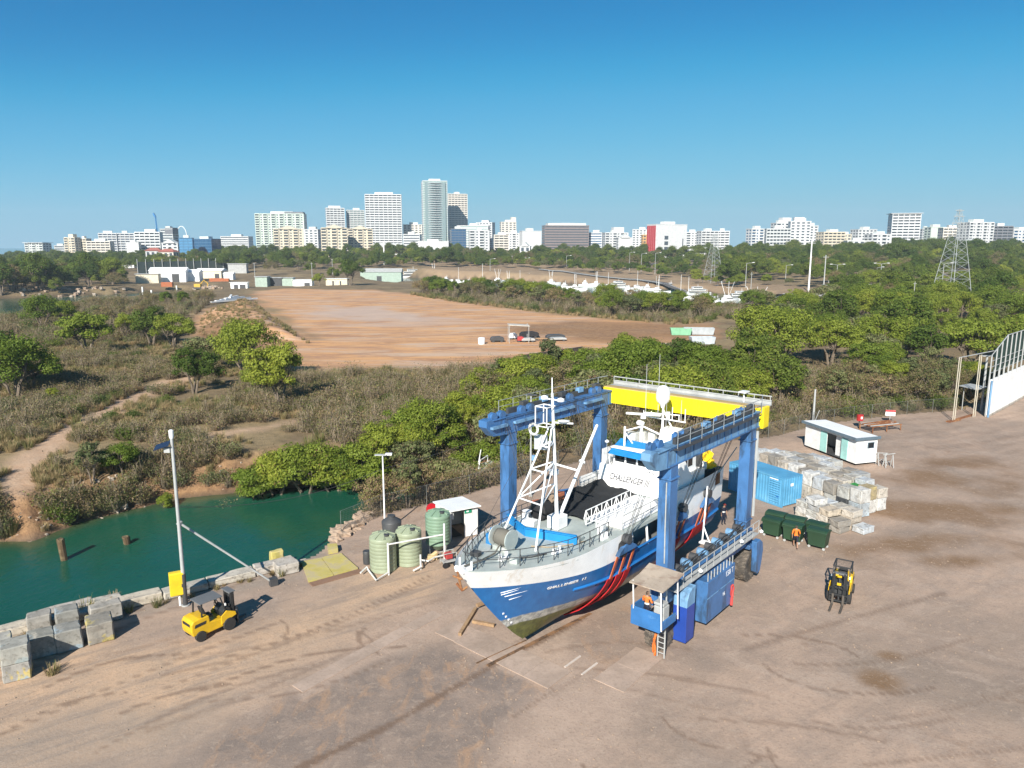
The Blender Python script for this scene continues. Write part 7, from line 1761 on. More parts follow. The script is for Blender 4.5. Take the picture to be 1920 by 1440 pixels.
pts += cloud([(560, 712), (880, 706), (1100, 690), (1250, 665), (1300, 700), (1010, 850), (900, 870), (700, 880), (560, 800)], 900, 202, dens=clump(7, 25, 0.3, 0.5), smin=0.8, smax=1.5, weights=[3, 2, 5, 1, 0.5])
pts += cloud([(-250, 680), (100, 655), (330, 640), (400, 560), (370, 552), (180, 568), (0, 600), (-250, 640)], 700, 203, dens=clump(12, 35, 0.3, 0.5), smin=1.1, smax=2.0, weights=[3, 3, 3, 2, 1])
pts += cloud([(1000, 860), (1150, 828), (1340, 812), (1530, 790), (1700, 770), (1850, 750), (1950, 700), (1700, 700), (1500, 715), (1250, 665), (1100, 690), (1000, 735)], 1100, 204, smin=0.8, smax=1.7, weights=[3, 2, 4, 3, 2])
pts += cloud([(770, 553), (1000, 582), (1260, 606), (1400, 598), (1440, 575), (1200, 575), (900, 548)], 500, 205, smin=1.1, smax=2.0, field_gap=-1.0, weights=[3, 3, 3, 3, 2])
pts += cloud([(690, 985), (760, 955), (880, 932), (1000, 892), (960, 880), (880, 905), (760, 935), (690, 950)], 120, 206, z=-0.8, smin=0.7, smax=1.4, yard_gap=-0.2, weights=[3, 1, 4, 1, 0.4])
scatter_stuff('dry_scrub', 'grey-brown dry scrub covering the ground across the creek', 'scrub', pts, SHR)
pts = cloud(NEAR, 5200, 301, dens=clump(11, 45, 0.40, 0.60), smin=0.7, smax=1.5, nid=3, weights=[1, 4, 4], track_gap=1.0)
pts += cloud([(560, 705), (700, 697), (1000, 688), (1250, 655), (1260, 690), (1020, 780), (700, 800), (560, 770)], 4400, 302, dens=clump(8, 55, 0.34, 0.55), smin=0.8, smax=1.7, nid=3, weights=[0.5, 4, 4], field_gap=-2)
pts += cloud([(372, 618), (380, 585), (430, 570), (480, 563), (505, 585), (560, 622), (580, 634), (500, 636), (420, 632)], 500, 303, z=2, smin=0.8, smax=1.4, nid=3, weights=[.3, 4, 4], field_gap=-20)
pts += cloud([(770, 556), (1000, 585), (1260, 609), (1340, 604), (1340, 600), (1000, 578), (770, 550)], 900, 304, smin=1.2, smax=2.0, nid=3, field_gap=-6)
qx = [(Q0 + QD * t - nq * random.Random(t).uniform(0.9, 1.7)) for t in np.linspace(-6, 17.5, 46)]
pts += [(p.x, p.y, -0.03, i * 1.3, 0.35 + 0.4 * ((i * 7) % 5) / 5, i % 3) for i, p in enumerate(qx) if (i * 5) % 7 < 4]
scatter_stuff('dry_grass', 'straw coloured dry grass on the spit and along the quay', 'grass', pts, GR)
CR = [[c for c in PROTO[k].children if c.name.startswith('crown')][0] for k in ('d1', 'd2', 'g1', 'g4', 'o1', 'b2')]
pts = []
def wood(poly, n, seed, s0, s1, w, z):
    return cloud(poly, n, seed, z=z, smin=s0, smax=s1, nid=6, weights=w, wz=1.0, field_gap=-1e9, track_gap=-1)
pts += wood([(1440, 575), (1700, 590), (1980, 588), (1980, 500), (1700, 492), (1500, 500), (1430, 520), (1520, 545), (1660, 560)], 620, 401, 1.5, 2.4, [4, 3, 4, 3, 1, 3], 2.0)
pts += wood([(1350, 520), (1500, 505), (1980, 505), (1980, 488), (1600, 484), (1350, 490)], 800, 402, 1.8, 3.0, [4, 4, 3, 2, 1, 4], 7.0)
pts += wood([(480, 512), (700, 508), (1000, 500), (1180, 505), (1350, 515), (1350, 484), (1000, 480), (480, 484)], 800, 403, 1.6, 2.8, [5, 5, 2, 1, 1, 3], 5.0)
pts += wood([(-100, 520), (240, 505), (480, 512), (480, 490), (200, 486), (-100, 490)], 600, 404, 1.7, 2.5, [5, 5, 2, 1, 1, 2], 3.0)
pts += wood([(-60, 556), (60, 553), (160, 549), (246, 545), (232, 528), (120, 522), (-60, 518)], 150, 405, 1.2, 2.0, [3, 3, 3, 2, 2, 4], 1.0)
pts += wood([(760, 506), (900, 508), (1180, 518), (1440, 545), (1500, 538), (1350, 520), (1180, 508), (900, 498), (760, 496)], 230, 406, 1.0, 1.7, [4, 3, 4, 3, 2, 4], 2.0)
pts += wood([(700, 522), (900, 527), (1100, 535), (1320, 548), (1320, 542), (1100, 528), (900, 520), (700, 516)], 110, 407, 0.8, 1.3, [3, 3, 4, 3, 2, 4], 1.0)
# wooded ground between the city blocks, placed in metres
rg = np.random.default_rng(9); xx = rg.uniform(-760, 820, 3000); yy = rg.uniform(620, 1150, 3000); kk = (fbm(xx, yy, 60, 8) > 0.30) & (np.abs(xx / yy) < 0.78)
xx, yy = xx[kk][:2000], yy[kk][:2000]; hh = H_land(xx, yy)
pts += list(zip(xx, yy, hh - 0.3, rg.uniform(0, 6.28, len(xx)), rg.uniform(1.2, 2.0, len(xx)), rg.choice(6, len(xx), p=np.array([5, 5, 2, 1, .6, 1.4]) / 15)))
scatter_stuff('far_woodland', 'dark green woodland on the slope below the city', 'woodland', pts, CR)
# rocks and rubble along the water
rk0 = rough_block('rock', (0.7, 0.6, 0.45), M('bank_rock', (0.40, 0.30, 0.22), 0.9, wear=(0.30, 0.20, 0.13), wear_amt=0.4, bump=0.5), 33, 0.1, 0.08); rk1 = rough_block('rock', (0.6, 0.5, 0.4), M('pale_rubble', (0.44, 0.37, 0.30), 0.9, wear=(0.4, 0.33, 0.28), wear_amt=0.3), 34, 0.1, 0.06)
xa, ya = P(650, 1003); rk0.location = (xa, ya, -0.2); tag(rk0, 'tan boulder at the water edge beyond the yellow step', 'rock', 'rocks along the creek'); xa, ya = P(232, 938, -1.2); rk1.location = (xa, ya, hz(xa, ya)); tag(rk1, 'pale rubble lump at the foot of the far bank', 'rock', 'rocks along the creek')
rr_ = random.Random(6); pts = []
for k in range(70):
    u = rr_.uniform(628, 712); v = 1012 - (u - 628) * 0.62 + rr_.uniform(-10, 10); x_, y_ = P(u, v, -0.3); pts.append((x_, y_, -0.75 + rr_.uniform(0, 0.5), rr_.uniform(0, 6), rr_.uniform(0.5, 1.5), 0))
for k in range(40):
    u = rr_.gauss(235, 45); v = 942 + rr_.uniform(-16, 14) - (u - 235) * 0.12; x_, y_ = P(u, v, -1.4); pts.append((x_, y_, hz(x_, y_) - 0.1, rr_.uniform(0, 6), rr_.uniform(0.25, 0.75), 1))
for k in range(120):
    u = rr_.uniform(-20, 470); v = np.interp(u, [0, 60, 150, 260, 330, 480], [1008, 1004, 974, 949, 934, 913]) + rr_.uniform(-16, 8); x_, y_ = P(u, v, -1.8); pts.append((x_, y_, hz(x_, y_) - 0.12, rr_.uniform(0, 6), rr_.uniform(0.15, 0.45), rr_.randint(0, 1)))
for k in range(160):
    u = rr_.uniform(-40, 420); v = 556 - u * 0.018 + rr_.uniform(-3, 3); x_, y_ = P(u, v, -1.8); pts.append((x_, y_, hz(x_, y_), rr_.uniform(0, 6), rr_.uniform(1.0, 3.0), rr_.randint(0, 1)))
scatter_stuff('bank_rubble', 'scattered rocks and rubble along the creek and bay shore', 'rubble', pts, [rk0, rk1])

# loose stones lying about the yard
rg = np.random.default_rng(44); n_ = 5200; aa = np.radians(rg.uniform(-40, 40, n_)); rr__ = np.exp(rg.uniform(math.log(28), math.log(80), n_)); xx = rr__ * np.sin(aa); yy = rr__ * np.cos(aa)
ok = (poly_sd(xx, yy, YARD) < -0.5) & (rg.random(n_) < sstep(0.36, 0.6, fbm(xx, yy, 6, 3)) + 0.08); xx, yy = xx[ok], yy[ok]
pts = [(float(a), float(b), -0.03, float(c), float(d), int(e)) for a, b, c, d, e in zip(xx, yy, rg.uniform(0, 6.28, len(xx)), 0.035 + 0.07 * rg.random(len(xx)) ** 3, np.zeros(len(xx), int))]
scatter_stuff('loose_stones', 'small loose stones scattered over the yard', 'stones', pts, [rk0, rk1])
# ------------------------------------------------------------------ the city on the rise
m_pane = M('city_glass', (0.07, 0.09, 0.11), 0.12)
m_paneg = M('green_glass', (0.26, 0.36, 0.34), 0.15)
m_paneb = M('blue_glass', (0.03, 0.10, 0.20), 0.1)
CW_ = {'white': (0.64, 0.65, 0.65), 'cream': (0.66, 0.59, 0.46), 'pale': (0.62, 0.65, 0.62), 'beige': (0.70, 0.65, 0.57), 'brown': (0.24, 0.19, 0.18), 'grey': (0.52, 0.54, 0.54), 'dark': (0.17, 0.18, 0.20), 'red': (0.45, 0.04, 0.05), 'orange': (0.62, 0.36, 0.14), 'mint': (0.58, 0.66, 0.58), 'glass': (0.20, 0.28, 0.29), 'bglass': (0.05, 0.14, 0.26), 'roofred': (0.36, 0.12, 0.09)}
def wallm(c): return M('wall_' + c, CW_[c], 0.75)
def facade(gl, sl, fn, w, h, T, style, fl, bays):
    """T maps (across, out, up) to local coordinates"""
    def bx(mb, a0, a1, o0, o1, z0, z1):
        c_ = [T(a, o, z) for z in (z0, z1) for (a, o) in ((a0, o0), (a1, o0), (a1, o1), (a0, o1))]
        mb.add(c_, [(0, 3, 2, 1), (4, 5, 6, 7), (0, 1, 5, 4), (1, 2, 6, 5), (2, 3, 7, 6), (3, 0, 4, 7)])
    fh = h / fl; bw = w / bays
    for k in range(fl):
        z0 = k * fh
        if style == 'bands':
            bx(gl, -w / 2 + 0.6, w / 2 - 0.6, 0.0, 0.06, z0 + fh * 0.38, z0 + fh * 0.82)
        elif style == 'glass':
            bx(gl, -w / 2 + 0.3, w / 2 - 0.3, 0.0, 0.08, z0 + fh * 0.12, z0 + fh * 0.9)
        elif style == 'balcony':
            bx(sl, -w / 2 + 0.2, w / 2 - 0.2, 0.0, 1.5, z0 + fh * 0.86, z0 + fh * 1.0)
            bx(sl, -w / 2 + 0.2, w / 2 - 0.2, 1.38, 1.48, z0 - 0.02, z0 + fh * 0.36)
            bx(gl, -w / 2 + 0.5, w / 2 - 0.5, 0.0, 0.06, z0 + fh * 0.06, z0 + fh * 0.66)
        for j in range(bays):
            a = -w / 2 + bw * j
            if style == 'grid': bx(gl, a + bw * 0.22, a + bw * 0.78, 0.0, 0.07, z0 + fh * 0.3, z0 + fh * 0.8)
            if style == 'mixed':
                if j % 2 == 0:
                    bx(sl, a + 0.1, a + bw - 0.1, 0, 1.3, z0 + fh * 0.86, z0 + fh); bx(gl, a + 0.3, a + bw - 0.3, 0, 0.06, z0 + fh * .06, z0 + fh * .8)
                    bx(sl, a + 0.1, a + bw - 0.1, 1.2, 1.28, z0, z0 + fh * 0.28)
                else: bx(gl, a + bw * 0.3, a + bw * 0.7, 0.0, 0.07, z0 + fh * 0.35, z0 + fh * 0.75)
    if style in ('balcony', 'mixed', 'glass'):
        for j in range(bays + 1):
            a = -w / 2 + bw * j; wd = 0.35 if style != 'glass' else 0.12
            bx(fn, a - wd, a + wd, 0.0, 1.52 if style == 'balcony' else (0.9 if style == 'mixed' else 0.16), 0, h)
BN = 0
def building(label, u0, u1, vt, vb, D, style='grid', wall='white', rot=8, dr=0.6, glass=None, side=None, fl=None, bays=None, roof='flat', extra=None, name='apartment_building', cat='building'):
    global BN; BN += 1
    um = (u0 + u1) / 2; top = PD(um, vt, D); Wm = (u1 - u0) / FPX * (D * math.cos(PITCH) + 3)
    r = rad(rot); w = Wm / (math.cos(r) + dr * abs(math.sin(r))); d = dr * w
    gz = hz(top[0], D); zb = min(gz, PD(um, vb, D)[2]) - 1.0; h = top[2] - zb
    t = thing(name, label, cat, (top[0], D, zb), r)
    wm = wallm(wall); gm = glass or m_pane
    MB().bb(-w / 2, w / 2, -d / 2, d / 2, 0, h).build('wall', wm, t)
    fl = fl or max(2, round(h / 3.3)); bays = bays or max(2, round(w / 5.5))
    gl, sl, fn = MB(), MB(), MB()
    if style != 'plain': facade(gl, sl, fn, w, h, lambda a, o, z: (a, -d / 2 - o, z), style, fl, bays)
    sd = side or ('grid' if style in ('balcony', 'mixed', 'plain') else style)
    if sd != 'plain':
        b2 = max(1, round(bays * dr))
        facade(gl, sl, fn, d, h, lambda a, o, z: (w / 2 + o, a, z), sd, fl, b2); facade(gl, sl, fn, d, h, lambda a, o, z: (-w / 2 - o, a, z), sd, fl, b2)
    if gl.v: gl.build('window_panes', gm, t, kind='stuff')
    if sl.v: sl.build('balcony_slabs', wm, t, kind='stuff')
    if fn.v: fn.build('facade_fins', wm, t, kind='stuff')
    if roof == 'flat':
        MB().bb(-w * 0.5 - 0.3, w * 0.5 + 0.3, -d * 0.5 - 0.3, d * 0.5 + 0.3, h, h + 0.7).build('roof', wm, t)
        rn = random.Random(BN); MB().bb(-w * rn.uniform(0.1, 0.3), w * rn.uniform(0.1, 0.3), -d * 0.2, d * 0.25, h + 0.7, h + 0.7 + min(3.2, h * 0.07 + 1)).build('plant_room', wallm('pale'), t)
    elif roof == 'gable':
        mb = MB(); mb.prism([(-w * 0.32, h), (w * 0.32, h), (w * 0.32, h + 0.6), (0, h + 4.0), (-w * 0.32, h + 0.6)], -d / 2 - 1.4, d / 2, axis='y'); rf_ = mb.build('roof', wm, t)
        mb = MB(); mb.prism([(-w * 0.36, h + 0.7), (0, h + 4.6), (w * 0.36, h + 0.7), (w * 0.36, h + 0.4), (0, h + 4.2), (-w * 0.36, h + 0.4)], -d / 2 - 1.0, d / 2 + 0.4, axis='y'); mb.build('roof_tiles', wallm('pale'), rf_)
        MB().bb(-w / 2 - 0.3, w / 2 + 0.3, -d / 2 - 0.3, d / 2 + .3, h - 0.3, h + 0.5).build('cornice', wm, t)
    elif roof == 'oversail':
        MB().bb(-w * 0.5 - 2, w * 0.5 + 2, -d * 0.5 - 2.5, d * 0.5 + 2, h + 0.5, h + 1.1).build('roof', wallm('white'), t); MB().bb(-w * 0.4, w * 0.4, -d * .4, d * .4, h, h + 0.5).build('roof_neck', wallm('dark'), t)
    elif roof == 'hip':
        mb = MB(); e = 1.0; mb.add([(-w / 2 - e, -d / 2 - e, h), (w / 2 + e, -d / 2 - e, h), (w / 2 + e, d / 2 + e, h), (-w / 2 - e, d / 2 + e, h), (-w * 0.25, 0, h + 3.0), (w * 0.25, 0, h + 3.0)], [(0, 1, 5, 4), (1, 2, 5), (2, 3, 4, 5), (3, 0, 4), (0, 3, 2, 1)]); mb.build('roof', wallm('roofred'), t)
    if extra: extra(t, w, d, h)
    return t
def top_block(f0, f1, hh, col='white'):
    return lambda t, w, d, h: MB().bb(w * f0, w * f1, -d * 0.3, d * 0.4, h, h + hh).build('roof_tower', wallm(col), t)
def podium(wx, hh, col='white'):
    return lambda t, w, d, h: MB().bb(-w * wx, w * wx, -d * 0.5 - 12, d * 0.5, 0, hh).build('podium', wallm(col), t)
def crown_round(t, w, d, h):
    MB().bb(-w * 0.42, w * 0.42, -d * 0.5 - 2.5, -d * 0.5, 4, h - 2).build('curved_bay', wallm('glass'), t)
    mb = MB()
    for k in range(int(h / 3.3)): mb.lathe([(w * 0.56, k * 3.3 + 2.7), (w * 0.56, k * 3.3 + 3.2)], 20)
    mb.build('floor_slabs', wallm('white'), t, kind='stuff')
def red_stripes(t, w, d, h):
    for k in range(5): MB().bb(-w / 2 - 0.4, -w / 2, -d / 2 + d * k / 5 + 0.3, -d / 2 + d * (k + 1) / 5 - 0.5, 0.5, h - 1).build('red_panel', wallm('red'), t)
    for k in range(3): MB().bb(-w * 0.22, -w * 0.10, -d / 2 - 0.1, -d / 2, h * 0.25 + k * h * 0.16, h * 0.25 + k * h * 0.16 + h * 0.11).build('window', m_pane, t)
    MB().bb(w * 0.36, w * 0.39, -d / 2 - 0.1, -d / 2, h * 0.2, h * 0.6).build('window', m_pane, t)
B_ = building
# left end
B_('low white block with a wide flat roof alone above the bay at far left', 52, 91, 456, 476, 1150, 'mixed', 'pale', -8, roof='oversail')
B_('small low block with dark roof right of the flat roofed block', 104, 123, 461, 478, 1120, 'bands', 'grey', 5)
B_('cream stepped apartment block with two rounded tops at far left', 123, 148, 446, 474, 1050, 'mixed', 'cream', -12, extra=top_block(-0.2, 0.25, 5, 'cream'))
B_('cream apartment block attached right of the stepped one', 147, 169, 448, 474, 1060, 'balcony', 'cream', -12)
B_('low brown balcony block in front of the cream blocks', 167, 210, 453, 478, 960, 'balcony', 'beige', 10)
B_('white apartment slab with blue glass, left one of the pair', 185, 219, 438, 470, 1080, 'balcony', 'white', 22, glass=m_paneb)
B_('white apartment slab with blue glass, right one of the pair', 217, 252, 438, 470, 1090, 'balcony', 'white', 22, glass=m_paneb)
B_('white office block with strong horizontal bands', 256, 302, 436, 482, 900, 'balcony', 'white', 10, dr=0.5)
B_('grey tower with dark top under the blue crane', 302, 332, 430, 468, 1000, 'bands', 'grey', -14, extra=lambda t, w, d, h: MB().bb(-w * 0.1, w * 0.52, -d * 0.52, d * .4, h - 6, h + 2).build('dark_crown', wallm('dark'), t))
B_('plain low white block left of the banded office', 239, 262, 455, 480, 880, 'plain', 'white', 6)
B_('light blue glass office block', 336, 362, 447, 482, 840, 'glass', 'bglass', 12, glass=M('sky_glass', (0.10, 0.28, 0.48), 0.1))
B_('dark blue glass office block', 360, 411, 449, 478, 870, 'glass', 'bglass', -16, glass=m_paneb)
B_('long red roofed house below the banded office', 275, 303, 470, 487, 780, 'grid', 'white', 8, roof='hip', name='house', fl=2)
B_('red roofed house right of the long red roofed one', 300, 332, 472, 488, 770, 'grid', 'beige', -8, roof='hip', name='house', fl=2)
B_('white gabled villa between red roofs and glass office', 306, 336, 456, 478, 860, 'grid', 'white', 5, roof='gable', name='house')
B_('wide low white hall roof on the ridge left of the hotel', 418, 470, 444, 468, 1250, 'bands', 'white', 3, name='hall')
# hotel group
B_('wide pale hotel with a dark balcony grid', 482, 572, 402, 470, 1080, 'mixed', 'mint', 6, dr=0.4, extra=lambda t, w, d, h: MB().bb(w * 0.1, w * 0.48, -d * 0.4, d * 0.4, h + .7, h + 3.2).build('green_roof_pavilion', wallm('dark'), t))
B_('cream gabled apartment block in front of the wide hotel', 512, 570, 430, 484, 930, 'mixed', 'cream', 14, roof='gable')
B_('white office block right of the wide hotel', 572, 601, 431, 470, 1010, 'grid', 'white', -10)
B_('slim white rounded residential tower behind the cream blocks', 609, 646, 391, 460, 1180, 'balcony', 'white', 18, extra=top_block(-0.35, 0.3, 4))
B_('grey-green residential tower beside the slim white one', 648, 684, 395, 460, 1200, 'balcony', 'grey', 12, glass=m_paneg)
B_('cream gabled apartment block left of the pair', 600, 652, 428, 486, 900, 'mixed', 'cream', 14, roof='gable')
B_('cream gabled apartment block right of the pair', 650, 699, 430, 482, 940, 'mixed', 'cream', 14, roof='gable')
B_('tall white slab tower with full height white columns', 685, 753, 366, 462, 1120, 'balcony', 'white', 6, dr=0.45, bays=8, extra=podium(0.62, 16, 'grey'))
B_('cream mid rise between the slab tower and the glass tower', 755, 792, 422, 462, 1150, 'grid', 'beige', 8)
B_('low white office in front of the cream mid rise', 757, 790, 440, 468, 1030, 'bands', 'white', -6)
B_('tallest tower of the skyline, greenish glass with rounded face', 789, 839, 341, 462, 1150, 'glass', 'white', 10, dr=0.8, glass=m_paneg, extra=crown_round)
B_('beige stepped tower right behind the tallest tower', 836, 876, 365, 460, 1230, 'balcony', 'beige', 14, dr=0.7)
B_('low white podium hall under the tallest tower', 784, 842, 453, 470, 1000, 'plain', 'white', 4, name='hall')
B_('dark blue glass cube right of the tallest tower', 843, 874, 430, 466, 1050, 'glass', 'dark', 14, glass=m_paneb)
B_('white balcony block in front with yellow tinted windows', 878, 917, 433, 480, 930, 'mixed', 'white', 10)
B_('large white office with a long roof edge behind the balcony block', 858, 918, 424, 466, 1110, 'bands', 'white', -4, glass=m_paneg)
B_('tall white block at the right end of the hotel group', 893, 928, 418, 466, 1160, 'grid', 'white', -16)
# middle
B_('beige tower with a raised block on its right shoulder', 937, 968, 417, 462, 1220, 'grid', 'beige', 10, extra=top_block(0.2, 0.5, 8, 'beige'))
B_('low beige balcony block with red trim', 925, 953, 441, 476, 1000, 'balcony', 'beige', 8)
B_('white balcony block left of the blank white block', 948, 976, 438, 472, 1060, 'mixed', 'white', -8)
B_('blank white block in the middle of the skyline', 974, 1015, 434, 480, 950, 'plain', 'white', 14, side='plain')
B_('little white gabled house below the blank white block', 975, 996, 462, 482, 840, 'grid', 'white', -12, roof='gable', name='house', fl=2)
B_('big brown office block with horizontal bands and white roof plant', 1017, 1103, 424, 464, 1000, 'bands', 'brown', 7, dr=0.4, extra=lambda t, w, d, h: MB().bb(-w * 0.42, w * 0.44, -d * 0.4, d * 0.4, h + .7, h + 3.6).build('roof_plant', wallm('pale'), t))
B_('white block with pale blue panel right of the brown office', 1103, 1131, 437, 464, 1010, 'bands', 'white', -12, glass=m_paneb)
B_('white stepped block with a tower top', 1130, 1176, 437, 468, 1080, 'mixed', 'white', 8, extra=top_block(-0.1, 0.35, 8))
B_('white arched hall front', 1157, 1184, 446, 470, 940, 'plain', 'white', 6, roof='gable', name='hall')
B_('white framed block with red left edge', 1185, 1219, 431, 462, 1120, 'grid', 'white', -8)
B_('narrow orange block beside the red striped one', 1203, 1219, 441, 472, 960, 'grid', 'orange', 10)
B_('large blank white block with red striped left side', 1214, 1288, 422, 484, 880, 'plain', 'white', 22, dr=0.45, side='plain', extra=red_stripes)
B_('white apartment block right of the red striped block', 1286, 1312, 436, 466, 1050, 'mixed', 'white', -10)
B_('white rounded balcony apartments on the ridge', 1308, 1345, 434, 472, 1000, 'balcony', 'white', 12)
B_('white balcony apartments at the right end of the ridge row', 1342, 1368, 434, 472, 1010, 'balcony', 'white', -12)
B_('long low white school roof below the ridge row', 1288, 1372, 468, 482, 800, 'bands', 'white', 3, dr=0.3, name='hall', fl=2)
# right
B_('white and blue apartment block, left wing of the tall group', 1401, 1437, 430, 476, 900, 'mixed', 'white', 14, glass=m_paneb)
B_('dark framed balcony block in front of the tall group', 1435, 1481, 430, 488, 820, 'balcony', 'grey', -10, bays=7)
B_('tall white stepped apartments, left tower of the pair', 1448, 1486, 419, 470, 940, 'mixed', 'white', 10, extra=top_block(-0.1, 0.4, 7))
B_('tall white stepped apartments, right tower of the pair', 1480, 1519, 416, 478, 880, 'grid', 'white', -8, extra=top_block(-0.3, 0.2, 5))
B_('white wing at the right foot of the tall pair', 1515, 1533, 424, 470, 960, 'grid', 'white', 6)
B_('cream balcony block right of the tall pair', 1534, 1580, 436, 472, 860, 'balcony', 'cream', 10)
B_('small cream block right of the cream balcony block', 1578, 1595, 440, 468, 920, 'grid', 'cream', 6)
B_('white blank topped block in the gap before the roofed tower', 1598, 1641, 431, 466, 980, 'grid', 'white', 12)
B_('low white flats in the trees left of the roofed tower', 1585, 1630, 452, 482, 780, 'grid', 'white', -8)
B_('white flats with dark windows just left of the roofed tower', 1624, 1667, 440, 482, 800, 'mixed', 'white', 12)
B_('tall white tower with a dark oversailing roof at right', 1669, 1723, 402, 464, 900, 'balcony', 'white', -14, dr=0.7, roof='oversail', glass=m_pane)
B_('narrow grey block right of the roofed tower', 1726, 1742, 430, 462, 1000, 'bands', 'grey', 8)
B_('pale blank block between the roofed tower and the pylon', 1738, 1773, 427, 462, 940, 'plain', 'mint', 6)
B_('beige balcony block behind the pylon', 1764, 1806, 428, 464, 900, 'balcony', 'beige', -8)
B_('white apartment block with a brick red patch right of the pylon', 1802, 1857, 418, 464, 860, 'mixed', 'white', 10, bays=7)
B_('dark grey balcony block right of the brick patch block', 1856, 1894, 425, 466, 880, 'balcony', 'dark', -10)
B_('white grey apartment block at the right picture edge', 1886, 1935, 432, 466, 900, 'mixed', 'white', 8, glass=m_paneb)
B_('low white house among trees right of the pylon', 1805, 1840, 456, 474, 760, 'grid', 'white', 6, name='house', roof='gable', fl=2)
# crane and arch
p_ = PD(295, 432, 1000); cr = thing('tower_crane', 'thin blue tower crane above the grey tower', 'crane', (p_[0], 1000, p_[2] - 12))
MB().tube((0, 0, 0), (-1, 0, 30), 1.0, 0.9, 4).build('mast', m_teal, cr); MB().beam((-1, 0, 29), (-3.5, 0, 34), 2.2, 2.0).build('jib', m_teal, cr)
p_ = PD(341, 440, 1300); ar = MB(); ar.path([(p_[0] + 8 * math.cos(a), 1300, p_[2] - 1 + 15 * math.sin(a)) for a in np.linspace(-0.1, PI * 0.8, 14)], 0.6, 5); tag(ar.build('white_arch', m_whiteclean), 'slender white arch on the skyline right of the crane', 'arch')
# ------------------------------------------------------------------ middle distance: sheds, marina, road, poles, field yard
def shed(label, u0, u1, vt, vb, wall, roofc, rot=0, dr=0.5, door=None, gable=True, zg=1.0, name='shed'):
    a = P(u0, vb, zg); b = P(u1, vb, zg); D = (a[1] + b[1]) / 2; L = abs(b[0] - a[0]); h = PD((u0 + u1) / 2, vt, D)[2] - zg
    gz = min(zg, hz((a[0] + b[0]) / 2, D)) - 0.3
    t = thing(name, label, 'shed', ((a[0] + b[0]) / 2, D, gz), rad(rot)); h += zg - gz
    w = L / (math.cos(rad(rot)) + 1e-6) * 0.95; d = w * dr; eh = h * (0.78 if gable else 0.95)
    MB().bb(-w / 2, w / 2, -d / 2, d / 2, 0, eh).build('wall', wall, t)
    mb = MB()
    if gable: mb.prism([(-d / 2 - 0.4, eh), (d / 2 + 0.4, eh), (0, h)], -w / 2 - 0.4, w / 2 + 0.4, axis='x')
    else: mb.bb(-w / 2 - 0.5, w / 2 + 0.5, -d / 2 - 0.5, d / 2 + .5, eh, h)
    mb.build('roof', roofc, t)
    for (f0, f1, hh) in (door or []): MB().bb(w * f0, w * f1, -d / 2 - 0.06, -d / 2, 0.0, eh * hh).build('door', m_dkgrey, t)
    return t
m_green = M('shed_green', (0.36, 0.45, 0.38), 0.7); m_creamw = M('shed_cream', (0.72, 0.64, 0.48), 0.7)
shed('large white boat shed with a dark doorway beyond the bay', 287, 352, 501, 529, m_whiteclean, m_whiteclean, 12, 0.6, [(0.12, 0.32, 0.75)], zg=0.8)
shed('long white shed joined right of the large boat shed', 346, 378, 505, 528, m_whiteclean, m_whiteclean, 6, 0.8, zg=0.8)
shed('cream workshop shed with dark doorway right of the white sheds', 371, 424, 503, 524, m_creamw, m_whiteclean, -6, 0.5, [(-0.46, -0.38, 0.8), (0.25, 0.42, 0.7)], zg=1.0)
shed('small white end shed right of the cream workshop', 422, 440, 510, 526, m_whiteclean, m_whiteclean, 0, 0.8, zg=1.0)
shed('low grey shed left of the large boat shed', 258, 300, 513, 531, m_creamw, m_grey, 8, 0.4, zg=0.8, gable=False)
shed('white roofed office by the trees left of the sheds', 215, 258, 490, 506, m_whiteclean, m_whiteclean, 0, 0.5, zg=2.0, gable=False)
shed('grey concrete bay wall right of the sheds', 430, 465, 494, 516, m_grey, m_grey, 4, 0.4, zg=1.5, gable=False)
shed('small white store with dark openings in front of the sheds', 434, 466, 529, 540, m_whiteclean, m_whiteclean, 4, 0.4, [(-0.3, -0.05, 0.7), (0.05, 0.4, 0.7)], zg=0.8, gable=False)
shed('green end workshop of the long low row', 482, 505, 518, 537, m_green, m_grey, 0, 0.9, zg=0.8, gable=False)
shed('open fronted middle of the long low workshop row', 504, 532, 520, 536, m_dkgrey, m_grey, 0, 0.7, zg=0.8, gable=False)
shed('green right part of the long low workshop row', 531, 552, 520, 536, m_green, m_grey, 0, 0.8, zg=0.8, gable=False)
shed('white right hand store of the workshop row', 551, 588, 524, 536, m_whiteclean, m_whiteclean, 0, 0.5, [(0.1, 0.4, 0.6)], zg=0.8, gable=False)
shed('cream cabin with two round windows by the tall dark tree', 612, 654, 522, 534, m_creamw, m_whiteclean, 0, 0.4, [(-0.2, -0.12, 0.7), (0.15, 0.22, 0.7)], zg=0.8, gable=False)
shed('long green shed behind the moored white boats', 676, 756, 503, 522, m_green, m_grey, 0, 0.3, [(-0.1, 0.02, 0.7)], zg=0.8)
shed('white shelter roof by the road at right', 1545, 1577, 534, 545, m_white, m_grey, 0, 0.6, zg=3.0, gable=False)
shed('second white shelter roof by the road further right', 1615, 1632, 533, 541, m_white, m_whiteclean, 0, 0.6, zg=3.5, gable=False)
